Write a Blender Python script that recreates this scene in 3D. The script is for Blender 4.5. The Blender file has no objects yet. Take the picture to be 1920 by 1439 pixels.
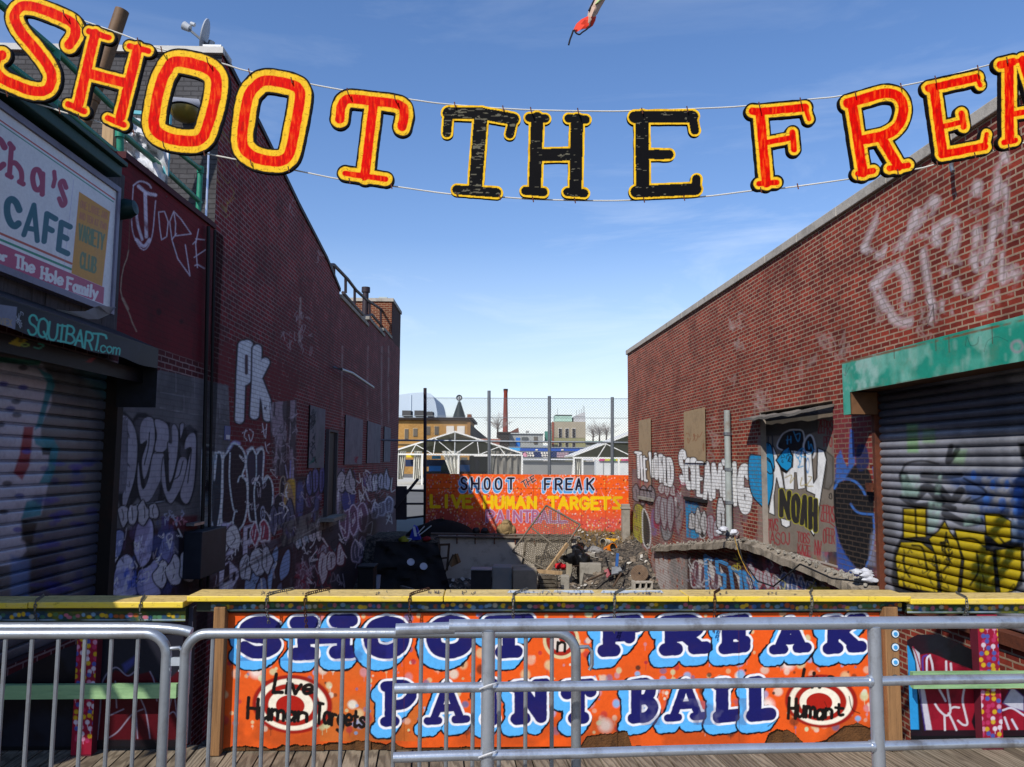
import bpy, math, random
import numpy as np
from mathutils import Vector, Matrix
random.seed(7)
SC = bpy.context.scene
COL = SC.collection
R = math.radians
# ---------------------------------------------------------------- camera
EYE = np.array([0.0, 0.0, 1.7]); FPX = 1500.0; TILT = R(5.58); ROLL = R(0.4)
_m = Matrix.Rotation(R(90) + TILT, 3, 'X') @ Matrix.Rotation(ROLL, 3, 'Z')
CM = np.array(_m)
def proj(P):
    q = (np.asarray(P, float) - EYE) @ CM
    d = -q[..., 2]
    d = np.where(np.abs(d) < 1e-6, 1e-6, d)
    return 960 + FPX * q[..., 0] / d, 719.5 - FPX * q[..., 1] / d
def ray(x, y):
    v = np.array([(x - 960) / FPX, -(y - 719.5) / FPX, -1.0])
    return CM @ v
def at_y(x, y, Y):
    r = ray(x, y); return EYE + r * (Y / r[1])
def at_z(x, y, z):
    r = ray(x, y); return EYE + r * ((z - EYE[2]) / r[2])
class Wall:
    """vertical plane through p with horizontal direction d; n = side normal towards the alley"""
    def __init__(s, p, d, n):
        s.p = np.array([p[0], p[1], 0.0]); d = np.array([d[0], d[1], 0.0]); s.d = d / np.linalg.norm(d)
        s.n = np.array([-s.d[1], s.d[0], 0.0])
        if np.dot(s.n[:2], n) < 0: s.n = -s.n
    def P(s, u, z, off=0.0):
        u = np.asarray(u, float); z = np.asarray(z, float)
        o = np.zeros(np.broadcast(u, z).shape + (3,))
        o[...] = s.p + s.n * off
        o += u[..., None] * s.d
        o[..., 2] += z
        return o
    def hit(s, x, y, off=0.0):
        r = ray(x, y); p0 = s.p + s.n * off
        t = np.dot(p0 - EYE, s.n) / np.dot(r, s.n)
        h = EYE + r * t
        return float(np.dot(h - s.p, s.d)), float(h[2])
    def pt(s, x, y, off=0.0):
        u, z = s.hit(x, y, off); return s.P(u, z, off)
    def u(s, x, y=866, off=0.0): return s.hit(x, y, off)[0]
    def z(s, x, y, off=0.0): return s.hit(x, y, off)[1]
LW = Wall((-3.8, 0), (-.02, 1), (1, 0))
RW = Wall((5.2, 0), (-.0587, 1), (-1, 0))
FP = Wall((-1.82, 4.88), (4.29, .17), (0, -1))      # orange board at the edge of the boardwalk
SG = Wall((-2.8, 26.0), (1, 0.0), (0, -1))          # orange board at the far end of the lot
# ---------------------------------------------------------------- colours
def L(h, k=1.0):
    if isinstance(h, str):
        h = h.lstrip('#'); h = ''.join(c * 2 for c in h) if len(h) == 3 else h; v = [int(h[i:i + 2], 16) / 255 for i in (0, 2, 4)]
        v = [c / 12.92 if c <= .04045 else ((c + .055) / 1.055) ** 2.4 for c in v]
    else: v = list(h)
    return np.array(v) * k
# ---------------------------------------------------------------- numpy noise
_rng = np.random.RandomState(5); _T = _rng.rand(256, 256)
def vnoise(x, y):
    xi = np.floor(x).astype(int); yi = np.floor(y).astype(int); fx = x - xi; fy = y - yi
    fx = fx * fx * (3 - 2 * fx); fy = fy * fy * (3 - 2 * fy)
    g = lambda a, b: _T[a & 255, b & 255]
    return (g(xi, yi) * (1 - fx) + g(xi + 1, yi) * fx) * (1 - fy) + (g(xi, yi + 1) * (1 - fx) + g(xi + 1, yi + 1) * fx) * fy
def fbm(x, y, o=4):
    s = 0; a = .5; t = 0
    for i in range(o):
        s = s + a * vnoise(x * 2 ** i + 17.3 * i, y * 2 ** i + 9.1 * i); t += a; a *= .5
    return s / t
def cat(pts, closed=False, n=8):
    """smooth curve through points"""
    p = [np.array(q, float) for q in pts]
    if len(p) < 3: return [tuple(q) for q in p]
    if closed: p = [p[-1]] + p + [p[0], p[1]]
    else: p = [2 * p[0] - p[1]] + p + [2 * p[-1] - p[-2]]
    out = []
    for i in range(1, len(p) - 2):
        a, b, c, d = p[i - 1:i + 3]
        for k in range(n):
            t = k / n
            out.append(tuple(.5 * (2 * b + (c - a) * t + (2 * a - 5 * b + 4 * c - d) * t * t + (3 * b - a - 3 * c + d) * t ** 3)))
    if not closed: out.append(tuple(p[-2]))
    return out
def C(ox, oy, s):
    """crop coordinates of an enlarged look -> photo pixels"""
    return lambda pts: [(ox + a / s, oy + b / s) for a, b in pts]
# ---------------------------------------------------------------- stroke alphabet (unit boxes, y down)
_O = ('s', [(.5, 0), (.12, .14), (0, .5), (.12, .86), (.5, 1), (.88, .86), (1, .5), (.88, .14), (.5, 0)])
_Cc = ('s', [(1, .2), (.72, .01), (.35, .03), (.05, .3), (.05, .7), (.35, .97), (.72, .99), (1, .8)])
_S = ('s', [(.95, .18), (.7, .01), (.3, .01), (.04, .2), (.2, .43), (.75, .56), (.97, .78), (.72, .98), (.3, 1), (.02, .82)])
F_ = {
 'A': [('l', [(0, 1), (.5, 0), (1, 1)]), ('l', [(.2, .66), (.8, .66)])],
 'B': [('l', [(0, 0), (0, 1)]), ('s', [(0, 0), (.6, .01), (.85, .22), (.6, .45), (0, .47)]), ('s', [(0, .47), (.65, .5), (1, .74), (.65, .98), (0, 1)])],
 'C': [_Cc],
 'D': [('l', [(0, 0), (0, 1)]), ('s', [(0, 0), (.5, .02), (.97, .3), (.97, .7), (.5, .98), (0, 1)])],
 'E': [('l', [(1, 0), (0, 0), (0, 1), (1, 1)]), ('l', [(0, .48), (.75, .48)])],
 'F': [('l', [(1, 0), (0, 0), (0, 1)]), ('l', [(0, .48), (.75, .48)])],
 'G': [_Cc, ('l', [(1, .8), (1, .55), (.6, .55)])],
 'H': [('l', [(0, 0), (0, 1)]), ('l', [(1, 0), (1, 1)]), ('l', [(0, .5), (1, .5)])],
 'I': [('l', [(.5, 0), (.5, 1)])],
 'J': [('s', [(.8, 0), (.8, .75), (.4, 1), (0, .75)])],
 'K': [('l', [(0, 0), (0, 1)]), ('l', [(1, 0), (0, .58)]), ('l', [(.3, .4), (1, 1)])],
 'L': [('l', [(0, 0), (0, 1), (1, 1)])],
 'M': [('l', [(0, 1), (.1, 0), (.5, .7), (.9, 0), (1, 1)])],
 'N': [('l', [(0, 1), (0, 0), (1, 1), (1, 0)])],
 'O': [_O], 'Q': [_O, ('l', [(.6, .7), (1, 1.05)])],
 'P': [('l', [(0, 1), (0, 0)]), ('s', [(0, 0), (.65, .01), (1, .27), (.65, .53), (0, .55)])],
 'R': [('l', [(0, 1), (0, 0)]), ('s', [(0, 0), (.65, .01), (.95, .25), (.65, .48), (0, .52)]), ('l', [(.45, .5), (1, 1)])],
 'S': [_S],
 'T': [('l', [(0, 0), (1, 0)]), ('l', [(.5, 0), (.5, 1)])],
 'U': [('s', [(0, 0), (0, .65), (.2, .95), (.5, 1), (.8, .95), (1, .65), (1, 0)])],
 'V': [('l', [(0, 0), (.5, 1), (1, 0)])],
 'W': [('l', [(0, 0), (.25, 1), (.5, .3), (.75, 1), (1, 0)])],
 'X': [('l', [(0, 0), (1, 1)]), ('l', [(1, 0), (0, 1)])],
 'Y': [('l', [(0, 0), (.5, .5), (1, 0)]), ('l', [(.5, .5), (.5, 1)])],
 'Z': [('l', [(0, 0), (1, 0), (0, 1), (1, 1)])],
 'a': [('s', [(.9, .62), (.6, .42), (.2, .5), (.05, .75), (.25, .98), (.6, .95), (.9, .75)]), ('l', [(.9, .42), (.9, 1)])],
 'c': [('s', [(.95, .52), (.6, .4), (.15, .5), (.05, .72), (.2, .95), (.6, 1), (.95, .88)])],
 'e': [('s', [(.05, .72), (.95, .68), (.8, .45), (.45, .4), (.1, .55), (.05, .78), (.35, 1), (.9, .9)])],
 'f': [('s', [(.9, .08), (.6, 0), (.4, .2), (.4, 1)]), ('l', [(.1, .42), (.8, .42)])],
 'g': [('s', [(.9, .5), (.5, .4), (.1, .6), (.2, .9), (.6, .95), (.9, .75)]), ('s', [(.9, .42), (.9, 1.1), (.6, 1.35), (.1, 1.25)])],
 'h': [('l', [(.05, 0), (.05, 1)]), ('s', [(.05, .6), (.4, .42), (.8, .48), (.92, .7), (.92, 1)])],
 'i': [('l', [(.5, .42), (.5, 1)]), ('l', [(.5, .14), (.5, .19)])],
 'l': [('l', [(.5, 0), (.5, 1)])],
 'm': [('l', [(.02, .42), (.02, 1)]), ('s', [(.02, .58), (.25, .42), (.45, .5), (.5, .7), (.5, 1)]), ('s', [(.5, .58), (.75, .42), (.95, .5), (.98, .7), (.98, 1)])],
 'n': [('l', [(.05, .42), (.05, 1)]), ('s', [(.05, .58), (.45, .42), (.85, .5), (.92, .7), (.92, 1)])],
 'o': [('s', [(.5, .4), (.1, .52), (.05, .75), (.5, 1), (.95, .75), (.9, .52), (.5, .4)])],
 'r': [('l', [(.1, .42), (.1, 1)]), ('s', [(.1, .62), (.45, .44), (.9, .45)])],
 's': [('s', [(.9, .5), (.5, .4), (.1, .54), (.5, .7), (.9, .85), (.5, 1), (.08, .9)])],
 't': [('s', [(.4, .1), (.4, .85), (.6, 1), (.9, .93)]), ('l', [(.05, .4), (.85, .4)])],
 'u': [('s', [(.05, .42), (.08, .85), (.4, 1), (.85, .85)]), ('l', [(.92, .42), (.92, 1)])],
 'v': [('l', [(.05, .42), (.5, 1), (.95, .42)])],
 'y': [('l', [(.05, .42), (.52, .98)]), ('l', [(.95, .42), (.25, 1.35)])],
 '.': [('l', [(.5, .93), (.5, .97)])], "'": [('l', [(.5, 0), (.4, .25)])],
 ' ': [],
}
SERIF = {'H': [(0, 0), (1, 0), (0, 1), (1, 1)], 'T': [(.5, 1)], 'F': [(0, 1), (0, 0)], 'R': [(0, 1), (1, 1), (0, 0)], 'E': [(0, 0), (0, 1)],
         'A': [(0, 1), (1, 1)], 'K': [(0, 0), (0, 1), (1, 0), (1, 1)], 'P': [(0, 0), (0, 1)], 'N': [(0, 0), (0, 1), (1, 0)],
         'I': [(.5, 0), (.5, 1)], 'B': [(0, 0), (0, 1)], 'L': [(0, 0), (0, 1)], 'h': [(.05, 0), (.05, 1), (.92, 1)], 'm': [(.02, 1), (.5, 1), (.98, 1)],
         'l': [(.5, 1)], 'i': [(.5, 1)], 'r': [(.1, 1)], 'n': [(.05, 1), (.92, 1)], 'y': []}
WID = {'I': .35, 'i': .35, 'l': .35, '.': .3, "'": .3, ' ': .55, 'M': 1.25, 'W': 1.3, 'm': 1.3, 't': .75, 'r': .75, 'f': .7, 'J': .8, 'L': .9}
def glyph(ch, serif=0.0, tips=True):
    out = []
    for k, p in F_[ch]:
        out.append(cat(p, n=6) if k == 's' else list(p))
    if serif:
        for (x, y) in SERIF.get(ch, []): out.append([(x - serif, y), (x + serif, y)])
        if tips and ch in 'EFT':
            out.append([(1, 0), (1.02, .2)])
            if ch == 'T': out.append([(0, 0), (-.02, .2)])
            if ch == 'E': out.append([(1, 1), (1.02, .8)])
            if ch in 'EF': out.append([(.75, .4), (.75, .57)])
    return out
def quadmap(q):
    (x0, y0), (x1, y1), (x2, y2), (x3, y3) = q            # tl tr br bl
    def f(u, v):
        return (x0 * (1 - u) * (1 - v) + x1 * u * (1 - v) + x2 * u * v + x3 * (1 - u) * v,
                y0 * (1 - u) * (1 - v) + y1 * u * (1 - v) + y2 * u * v + y3 * (1 - u) * v)
    return f
def box(x0, y0, x1, y1, sk=0): return [(x0 + sk, y0), (x1 + sk, y0), (x1, y1), (x0, y1)]
def glyph_paths(ch, q, serif=0.0, tips=True):
    f = quadmap(q); return [[f(*p) for p in s] for s in glyph(ch, serif, tips)]
def text_paths(txt, q, serif=0.0, gap=.28, jit=0.0):
    w = [WID.get(c, 1.0) for c in txt]; tot = sum(w) + gap * (len(txt) - 1); f = quadmap(q); x = 0; out = []
    for c, ww in zip(txt, w):
        dy = random.uniform(-jit, jit)
        for s in glyph(c, serif, False): out.append([f((x + px * ww) / tot, py + dy) for px, py in s])
        x += ww + gap
    return out
def segs(paths):
    s = []
    for p in paths:
        for a, b in zip(p[:-1], p[1:]): s.append((a[0], a[1], b[0], b[1]))
        if len(p) == 1: s.append((p[0][0], p[0][1], p[0][0], p[0][1]))
    return np.array(s, float)
def sdist(x, y, S):
    d = np.full(x.shape, 1e9)
    for ax, ay, bx, by in S:
        vx, vy = bx - ax, by - ay; l2 = vx * vx + vy * vy
        t = np.clip(((x - ax) * vx + (y - ay) * vy) / (l2 if l2 > 0 else 1), 0, 1)
        np.minimum(d, (x - ax - t * vx) ** 2 + (y - ay - t * vy) ** 2, out=d)
    return np.sqrt(d)
def inside(x, y, pts):
    r = np.zeros(x.shape, bool); n = len(pts)
    for i in range(n):
        x0, y0 = pts[i]; x1, y1 = pts[(i + 1) % n]
        if y0 == y1: continue
        c = ((y0 > y) != (y1 > y)) & (x < (x1 - x0) * (y - y0) / (y1 - y0) + x0)
        r ^= c
    return r
# ---------------------------------------------------------------- painted sheets
class Sheet:
    """a dense grid of vertices standing on a real surface; paint is stored per vertex"""
    def __init__(s, pos, uv, base=None):
        s.shape = pos.shape[:2]; s.pos = pos.reshape(-1, 3); s.uv = uv.reshape(-1, 2)
        s.x, s.y = proj(s.pos); n = len(s.x)
        s.rgb = np.zeros((n, 3)) + (L(base) if base is not None else 0); s.a = np.zeros(n) + (1.0 if base is not None else 0)
        s.cut = None
    def sel(s, x0, y0, x1, y1): return np.nonzero((s.x > x0) & (s.x < x1) & (s.y > y0) & (s.y < y1))[0]
    def blend(s, i, col, al):
        al = np.clip(al, 0, 1); a0 = s.a[i]; an = al + a0 * (1 - al); k = np.where(an > 1e-6, al / np.maximum(an, 1e-6), 0)
        s.rgb[i] = s.rgb[i] * (1 - k)[:, None] + np.asarray(col) * k[:, None]; s.a[i] = an
    def wearf(s, i, wear, sc=6.0):
        if not wear: return 1.0
        n = fbm(s.uv[i, 0] * sc + 3.1, s.uv[i, 1] * sc + 7.7, 4)
        return np.clip((n - .5) * 5 + 1.5 - wear * 2, 0, 1)
    def lay(s, S, layers, soft=1.0, wear=0, sc=6.0, wob=0.0):
        """layers: (half width, colour, alpha) painted in turn around the strokes"""
        S = np.asarray(S)
        if not len(S): return
        m = max(l[0] for l in layers) + soft * 2 + 2
        i = s.sel(min(S[:, 0].min(), S[:, 2].min()) - m, min(S[:, 1].min(), S[:, 3].min()) - m, max(S[:, 0].max(), S[:, 2].max()) + m, max(S[:, 1].max(), S[:, 3].max()) + m)
        if not len(i): return
        d = sdist(s.x[i], s.y[i], S)
        if wob: d = d + (fbm(s.x[i] / 6, s.y[i] / 6, 2) - .5) * 2 * wob
        wf = s.wearf(i, wear, sc)
        for w, c, al in layers:
            s.blend(i, L(c), al * np.clip((w - d) / soft + .5, 0, 1) * wf)
    def stroke(s, pts, w, col, al=1.0, soft=1.0, sm=True, closed=False, wear=0):
        p = cat(pts, closed) if sm else list(pts)
        if closed: p = list(p) + [p[0]]
        s.lay(segs([p]), [(w, col, al)], soft, wear)
    def poly(s, pts, col, al=1.0, soft=1.0, sm=False, wear=0, sc=6.0, edge=None):
        p = cat(pts, True) if sm else list(pts)
        a = np.array(p); m = soft + 2 + (edge[0] if edge else 0)
        i = s.sel(a[:, 0].min() - m, a[:, 1].min() - m, a[:, 0].max() + m, a[:, 1].max() + m)
        if not len(i): return
        d = sdist(s.x[i], s.y[i], segs([p + [p[0]]])); d = np.where(inside(s.x[i], s.y[i], p), -d, d)
        s.blend(i, L(col), al * np.clip(-d / soft + .5, 0, 1) * s.wearf(i, wear, sc))
        if edge: s.blend(i, L(edge[1]), np.clip((edge[0] - np.abs(d)) / max(soft, 1) + .5, 0, 1))
    def ell(s, cx, cy, rx, ry, col, al=1.0, soft=.12, wear=0, ring=None, rot=0):
        m = max(rx, ry) * 1.3 + 3
        i = s.sel(cx - m, cy - m, cx + m, cy + m)
        if not len(i): return
        dx, dy = s.x[i] - cx, s.y[i] - cy; c, n = math.cos(rot), math.sin(rot)
        d = np.sqrt(((dx * c + dy * n) / rx) ** 2 + ((-dx * n + dy * c) / ry) ** 2)
        k = np.clip((1 - d) / soft + .5, 0, 1)
        if ring: k = k * np.clip((d - ring) / soft + .5, 0, 1)
        s.blend(i, L(col), al * k * s.wearf(i, wear))
    def mottle(s, pts, cols, sc=3.0, al=.8, thr=.5, soft=.12, seed=0, stretch=1.0):
        a = np.array(pts); i = s.sel(a[:, 0].min() - 2, a[:, 1].min() - 2, a[:, 0].max() + 2, a[:, 1].max() + 2)
        if not len(i): return
        i = i[inside(s.x[i], s.y[i], pts)]
        for k, c in enumerate(cols):
            n = fbm(s.uv[i, 0] * sc + seed + 13.7 * k, s.uv[i, 1] * sc / stretch + 5.3 * k, 4)
            s.blend(i, L(c), al * np.clip((n - thr) / soft + .5, 0, 1))
    def throw(s, x, y, w, h, fill, out, n=4, seed=0, slope=0.0, ew=1.2):
        """a row of fat overlapping bubble letters"""
        rg = random.Random(seed)
        for k in range(n):
            cx = x + w * (k + .5) / n; cy = y + slope * (cx - x); rx = w / n * rg.uniform(.55, .72); ry = h / 2 * rg.uniform(.82, 1.1)
            pts = [(cx + rx * math.cos(t) * rg.uniform(.62, 1.22), cy + ry * math.sin(t) * rg.uniform(.7, 1.2)) for t in np.linspace(0, 6.28, 9)[:-1]]
            s.poly([(a + 2, b + 2) for a, b in pts], out, .7, 4, True); s.poly(pts, fill, .95, 1.4, True, edge=(ew, out))
            s.stroke([(cx + rx * rg.uniform(-.3, .2), cy - ry * .55), (cx + rx * rg.uniform(-.2, .3), cy), (cx + rx * rg.uniform(-.3, .3), cy + ry * .5)], ew * .8, out, .9, 1)
            if rg.random() < .5: s.stroke([(cx - rx * .5, cy - ry * .5), (cx - rx * .55, cy + ry * .1)], ew * .6, '#d8d6e0', .5, 1.2)
            if rg.random() < .5: s.stroke([(cx + rg.uniform(-1, 1) * rx * .5, cy + ry * .9), (cx, cy + ry * 1.35)], .6, out, .6, 1, False)
    def scrib(s, x0, y0, x1, y1, n, w, col, al=.8, sz=10, soft=.8):
        """loose unreadable marker scribbles"""
        for _ in range(n):
            x, y = random.uniform(x0, x1), random.uniform(y0, y1)
            pts = [(x + random.uniform(-sz, sz) * .6, y + random.uniform(-sz, sz)) for _k in range(4)]
            s.stroke(pts, w, random.choice(col) if isinstance(col, list) else col, al, soft)
    def build(s, name, m, parent=None, smooth=False, gain=1.0):
        s.rgb = np.minimum(s.rgb * gain, np.maximum(s.rgb, .85)); Rr, Cc = s.shape; idx = np.arange(Rr * Cc).reshape(Rr, Cc)
        f = np.stack([idx[:-1, :-1], idx[:-1, 1:], idx[1:, 1:], idx[1:, :-1]], -1).reshape(-1, 4)
        if s.cut is not None:
            ctr = s.uv[f].mean(1); f = f[~s.cut(ctr[:, 0], ctr[:, 1])]
        return raw_mesh(name, s.pos, f, m, parent, uv=s.uv, col=np.concatenate([s.rgb, s.a[:, None]], 1), smooth=smooth)
def raw_mesh(name, verts, quads, m, parent=None, uv=None, col=None, smooth=False):
    me = bpy.data.meshes.new(name); nv, nf = len(verts), len(quads)
    me.vertices.add(nv); me.vertices.foreach_set('co', np.asarray(verts, np.float32).ravel())
    me.loops.add(nf * 4); me.loops.foreach_set('vertex_index', np.asarray(quads, np.int32).ravel())
    me.polygons.add(nf); me.polygons.foreach_set('loop_start', np.arange(0, nf * 4, 4, dtype=np.int32))
    me.update(calc_edges=True)
    if uv is not None:
        l = me.uv_layers.new(name='UVMap'); l.data.foreach_set('uv', np.asarray(uv, np.float32)[np.asarray(quads).ravel()].ravel())
    if col is not None:
        a = me.color_attributes.new('paint', 'FLOAT_COLOR', 'POINT'); a.data.foreach_set('color', np.asarray(col, np.float32).ravel())
    me.polygons.foreach_set('use_smooth', np.full(nf, smooth))
    me.validate()
    o = bpy.data.objects.new(name, me); COL.objects.link(o); me.materials.append(m)
    if parent: o.parent = parent
    return o
def flat_sheet(W, us, zs, off=0.0, base=None):
    """sheet on a wall from arrays of u and z"""
    U, Z = np.meshgrid(us, zs); return Sheet(W.P(U, Z, off), np.stack([U, Z], -1), base)
# ---------------------------------------------------------------- plain mesh builder
class MB:
    def __init__(s): s.v = []; s.f = []; s.uv = None
    def add(s, v, f):
        b = len(s.v); s.v += [tuple(map(float, p)) for p in v]; s.f += [tuple(i + b for i in q) for q in f]; return s
    def box(s, c, d, rz=0.0, rx=0.0, ry=0.0):
        """box by centre and full sizes"""
        M = Matrix.Rotation(rz, 3, 'Z') @ Matrix.Rotation(ry, 3, 'Y') @ Matrix.Rotation(rx, 3, 'X')
        v = [Vector(c) + M @ Vector((x * d[0] / 2, y * d[1] / 2, z * d[2] / 2)) for z in (-1, 1) for x, y in ((-1, -1), (1, -1), (1, 1), (-1, 1))]
        return s.add(v, [(3, 2, 1, 0), (4, 5, 6, 7), (0, 1, 5, 4), (1, 2, 6, 5), (2, 3, 7, 6), (3, 0, 4, 7)])
    def slab(s, W, u0, u1, z0, z1, o0, o1):
        """box on a wall: u range, z range, offset range towards the alley"""
        v = [W.P(u, z, o) for z in (z0, z1) for u, o in ((u0, o0), (u1, o0), (u1, o1), (u0, o1))]
        return s.add(v, [(3, 2, 1, 0), (4, 5, 6, 7), (0, 1, 5, 4), (1, 2, 6, 5), (2, 3, 7, 6), (3, 0, 4, 7)])
    def hexa(s, a, b):
        """solid between two quads of 4 points"""
        return s.add(list(a) + list(b), [(3, 2, 1, 0), (4, 5, 6, 7), (0, 1, 5, 4), (1, 2, 6, 5), (2, 3, 7, 6), (3, 0, 4, 7)])
    def bar(s, a, b, w, h=None):
        a, b = Vector(a), Vector(b); d = (b - a).normalized(); up = Vector((0, 0, 1)) if abs(d.z) < .95 else Vector((0, 1, 0))
        x = d.cross(up).normalized(); y = x.cross(d).normalized(); h = h or w
        q = lambda c: [c + x * w / 2 * i + y * h / 2 * j for i, j in ((-1, -1), (1, -1), (1, 1), (-1, 1))]
        return s.hexa(q(a), q(b))
    def tube(s, pts, r, n=10, caps=True):
        P = [Vector(p) for p in pts]; rs = r if hasattr(r, '__len__') else [r] * len(P); rings = []
        prev = None
        for i, p in enumerate(P):
            d = (P[min(i + 1, len(P) - 1)] - P[max(i - 1, 0)]).normalized()
            if prev is None:
                x = d.cross(Vector((0, 0, 1)) if abs(d.z) < .9 else Vector((0, 1, 0))).normalized()
            else: x = (prev - d * prev.dot(d)).normalized()
            prev = x; y = d.cross(x)
            rings.append([p + (x * math.cos(2 * math.pi * k / n) + y * math.sin(2 * math.pi * k / n)) * rs[i] for k in range(n)])
        v = [q for rg in rings for q in rg]
        f = [(i * n + k, i * n + (k + 1) % n, (i + 1) * n + (k + 1) % n, (i + 1) * n + k) for i in range(len(P) - 1) for k in range(n)]
        if caps: f += [tuple(range(n - 1, -1, -1)), tuple((len(P) - 1) * n + k for k in range(n))]
        return s.add(v, f)
    def lathe(s, prof, c=(0, 0, 0), n=20, M=None):
        """profile of (radius, height) turned round z, then turned by M and moved to c"""
        M = M or Matrix.Identity(3); v = []
        for r, h in prof:
            for k in range(n): v.append(Vector(c) + M @ Vector((r * math.cos(2 * math.pi * k / n), r * math.sin(2 * math.pi * k / n), h)))
        f = [(i * n + k, i * n + (k + 1) % n, (i + 1) * n + (k + 1) % n, (i + 1) * n + k) for i in range(len(prof) - 1) for k in range(n)]
        return s.add(v, f)
    def blob(s, c, r, seed=0, rough=.25, n=9, flat=1.0):
        """lumpy stone or bag"""
        rg = random.Random(seed); ph = [rg.uniform(0, 6.28) for _ in range(6)]; v = []; f = []
        for i in range(n + 1):
            th = math.pi * i / n
            for k in range(2 * n):
                p = math.pi * k / n; k1 = 1 + rough * (math.sin(3 * th + ph[0] + 2 * p) * .4 + math.sin(2 * p + ph[1]) * .4 + math.sin(5 * p + ph[2] + 3 * th) * .3 + rg.uniform(-.2, .2) * (0 if i in (0, n) else 1))
                v.append((c[0] + r[0] * k1 * math.sin(th) * math.cos(p), c[1] + r[1] * k1 * math.sin(th) * math.sin(p), c[2] + r[2] * k1 * math.cos(th)))
        m = 2 * n
        f = [(i * m + k, (i + 1) * m + k, (i + 1) * m + (k + 1) % m, i * m + (k + 1) % m) for i in range(n) for k in range(m)]
        return s.add(v, f)
    def build(s, name, m, parent=None, smooth=False, bevel=0.0, kind=None):
        me = bpy.data.meshes.new(name); me.from_pydata(s.v, [], s.f); me.update()
        if smooth:
            me.polygons.foreach_set('use_smooth', np.full(len(me.polygons), True))
        o = bpy.data.objects.new(name, me); COL.objects.link(o); me.materials.append(m)
        if parent: o.parent = parent
        if bevel:
            b = o.modifiers.new('bevel', 'BEVEL'); b.width = bevel; b.segments = 2; b.limit_method = 'ANGLE'
        if kind: o['kind'] = kind
        if smooth:
            try: me.set_sharp_from_angle(angle=R(40))
            except Exception: pass
        return o
def thing(name, label, cat_, loc=(0, 0, 0), group=None):
    o = bpy.data.objects.new(name, None); COL.objects.link(o); o['label'] = label; o['category'] = cat_
    if group: o['group'] = group
    o.empty_display_size = .2
    return o
def tag(o, label, cat_, group=None):
    o['label'] = label; o['category'] = cat_
    if group: o['group'] = group
    return o
# ---------------------------------------------------------------- materials
class N:
    def __init__(s, name):
        s.m = bpy.data.materials.new(name); s.m.use_nodes = True; s.t = s.m.node_tree; s.t.nodes.clear()
        s.out = s.t.nodes.new('ShaderNodeOutputMaterial'); s.b = s.t.nodes.new('ShaderNodeBsdfPrincipled'); s.t.links.new(s.b.outputs[0], s.out.inputs[0])
    def n(s, k, **kw):
        o = s.t.nodes.new('ShaderNode' + k)
        for a, b in kw.items(): setattr(o, a, b)
        return o
    def l(s, a, b): s.t.links.new(a, b)
    def val(s, sock, v):
        if isinstance(v, bpy.types.NodeSocket): s.l(v, sock)
        else: sock.default_value = v
    def math(s, op, a, b=0.0, clamp=False):
        o = s.n('Math', operation=op, use_clamp=clamp); s.val(o.inputs[0], a); s.val(o.inputs[1], b); return o.outputs[0]
    def mix(s, f, a, b, t='MIX'):
        o = s.n('Mix', data_type='RGBA', blend_type=t)
        s.val(o.inputs[0], f)
        for k, v in ((6, a), (7, b)):
            if isinstance(v, bpy.types.NodeSocket): s.l(v, o.inputs[k])
            else: o.inputs[k].default_value = (*[float(q) for q in v][:3], 1)
        return o.outputs[2]
    def noise(s, vec, sc, det=4, rough=.6):
        o = s.n('TexNoise'); o.inputs['Scale'].default_value = sc; o.inputs['Detail'].default_value = det; o.inputs['Roughness'].default_value = rough
        if vec is not None: s.l(vec, o.inputs['Vector'])
        return o.outputs[0]
    def ramp(s, f, lo, hi):
        o = s.n('MapRange'); s.l(f, o.inputs[0]); o.inputs[1].default_value = lo; o.inputs[2].default_value = hi; return o.outputs[0]
    def objc(s): return s.n('TexCoord').outputs['Object']
    def uv(s): return s.n('UVMap', uv_map='UVMap').outputs[0]
    def bump(s, h, st, dist=.01, nrm=None):
        o = s.n('Bump'); o.inputs['Strength'].default_value = st; o.inputs['Distance'].default_value = dist; s.l(h, o.inputs['Height'])
        if nrm: s.l(nrm, o.inputs['Normal'])
        return o.outputs[0]
    def scale(s, vec, v):
        o = s.n('VectorMath', operation='MULTIPLY'); s.l(vec, o.inputs[0]); o.inputs[1].default_value = v; return o.outputs[0]
_mc = {}
def mat(name, col, rough=.7, metal=0.0, var=.25, sc=6.0, bump=.15, dirt=None, dsc=2.0, damt=.5, stretch=(1, 1, 1), spec=.35):
    if name in _mc: return _mc[name]
    q = N(name); v = q.scale(q.objc(), stretch); col = L(col)
    n1 = q.noise(v, sc, 5); c = q.mix(n1, col * (1 - var), np.minimum(col * (1 + var), 1))
    if dirt is not None:
        n2 = q.ramp(q.noise(v, dsc, 6, .7), .5, .68); c = q.mix(q.math('MULTIPLY', n2, damt), c, L(dirt))
    q.l(c, q.b.inputs['Base Color']); q.b.inputs['Roughness'].default_value = rough; q.b.inputs['Metallic'].default_value = metal
    q.b.inputs['Specular IOR Level'].default_value = spec
    if bump: q.l(q.bump(q.noise(v, sc * 4, 4), bump, .01), q.b.inputs['Normal'])
    _mc[name] = q.m; return q.m
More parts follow.
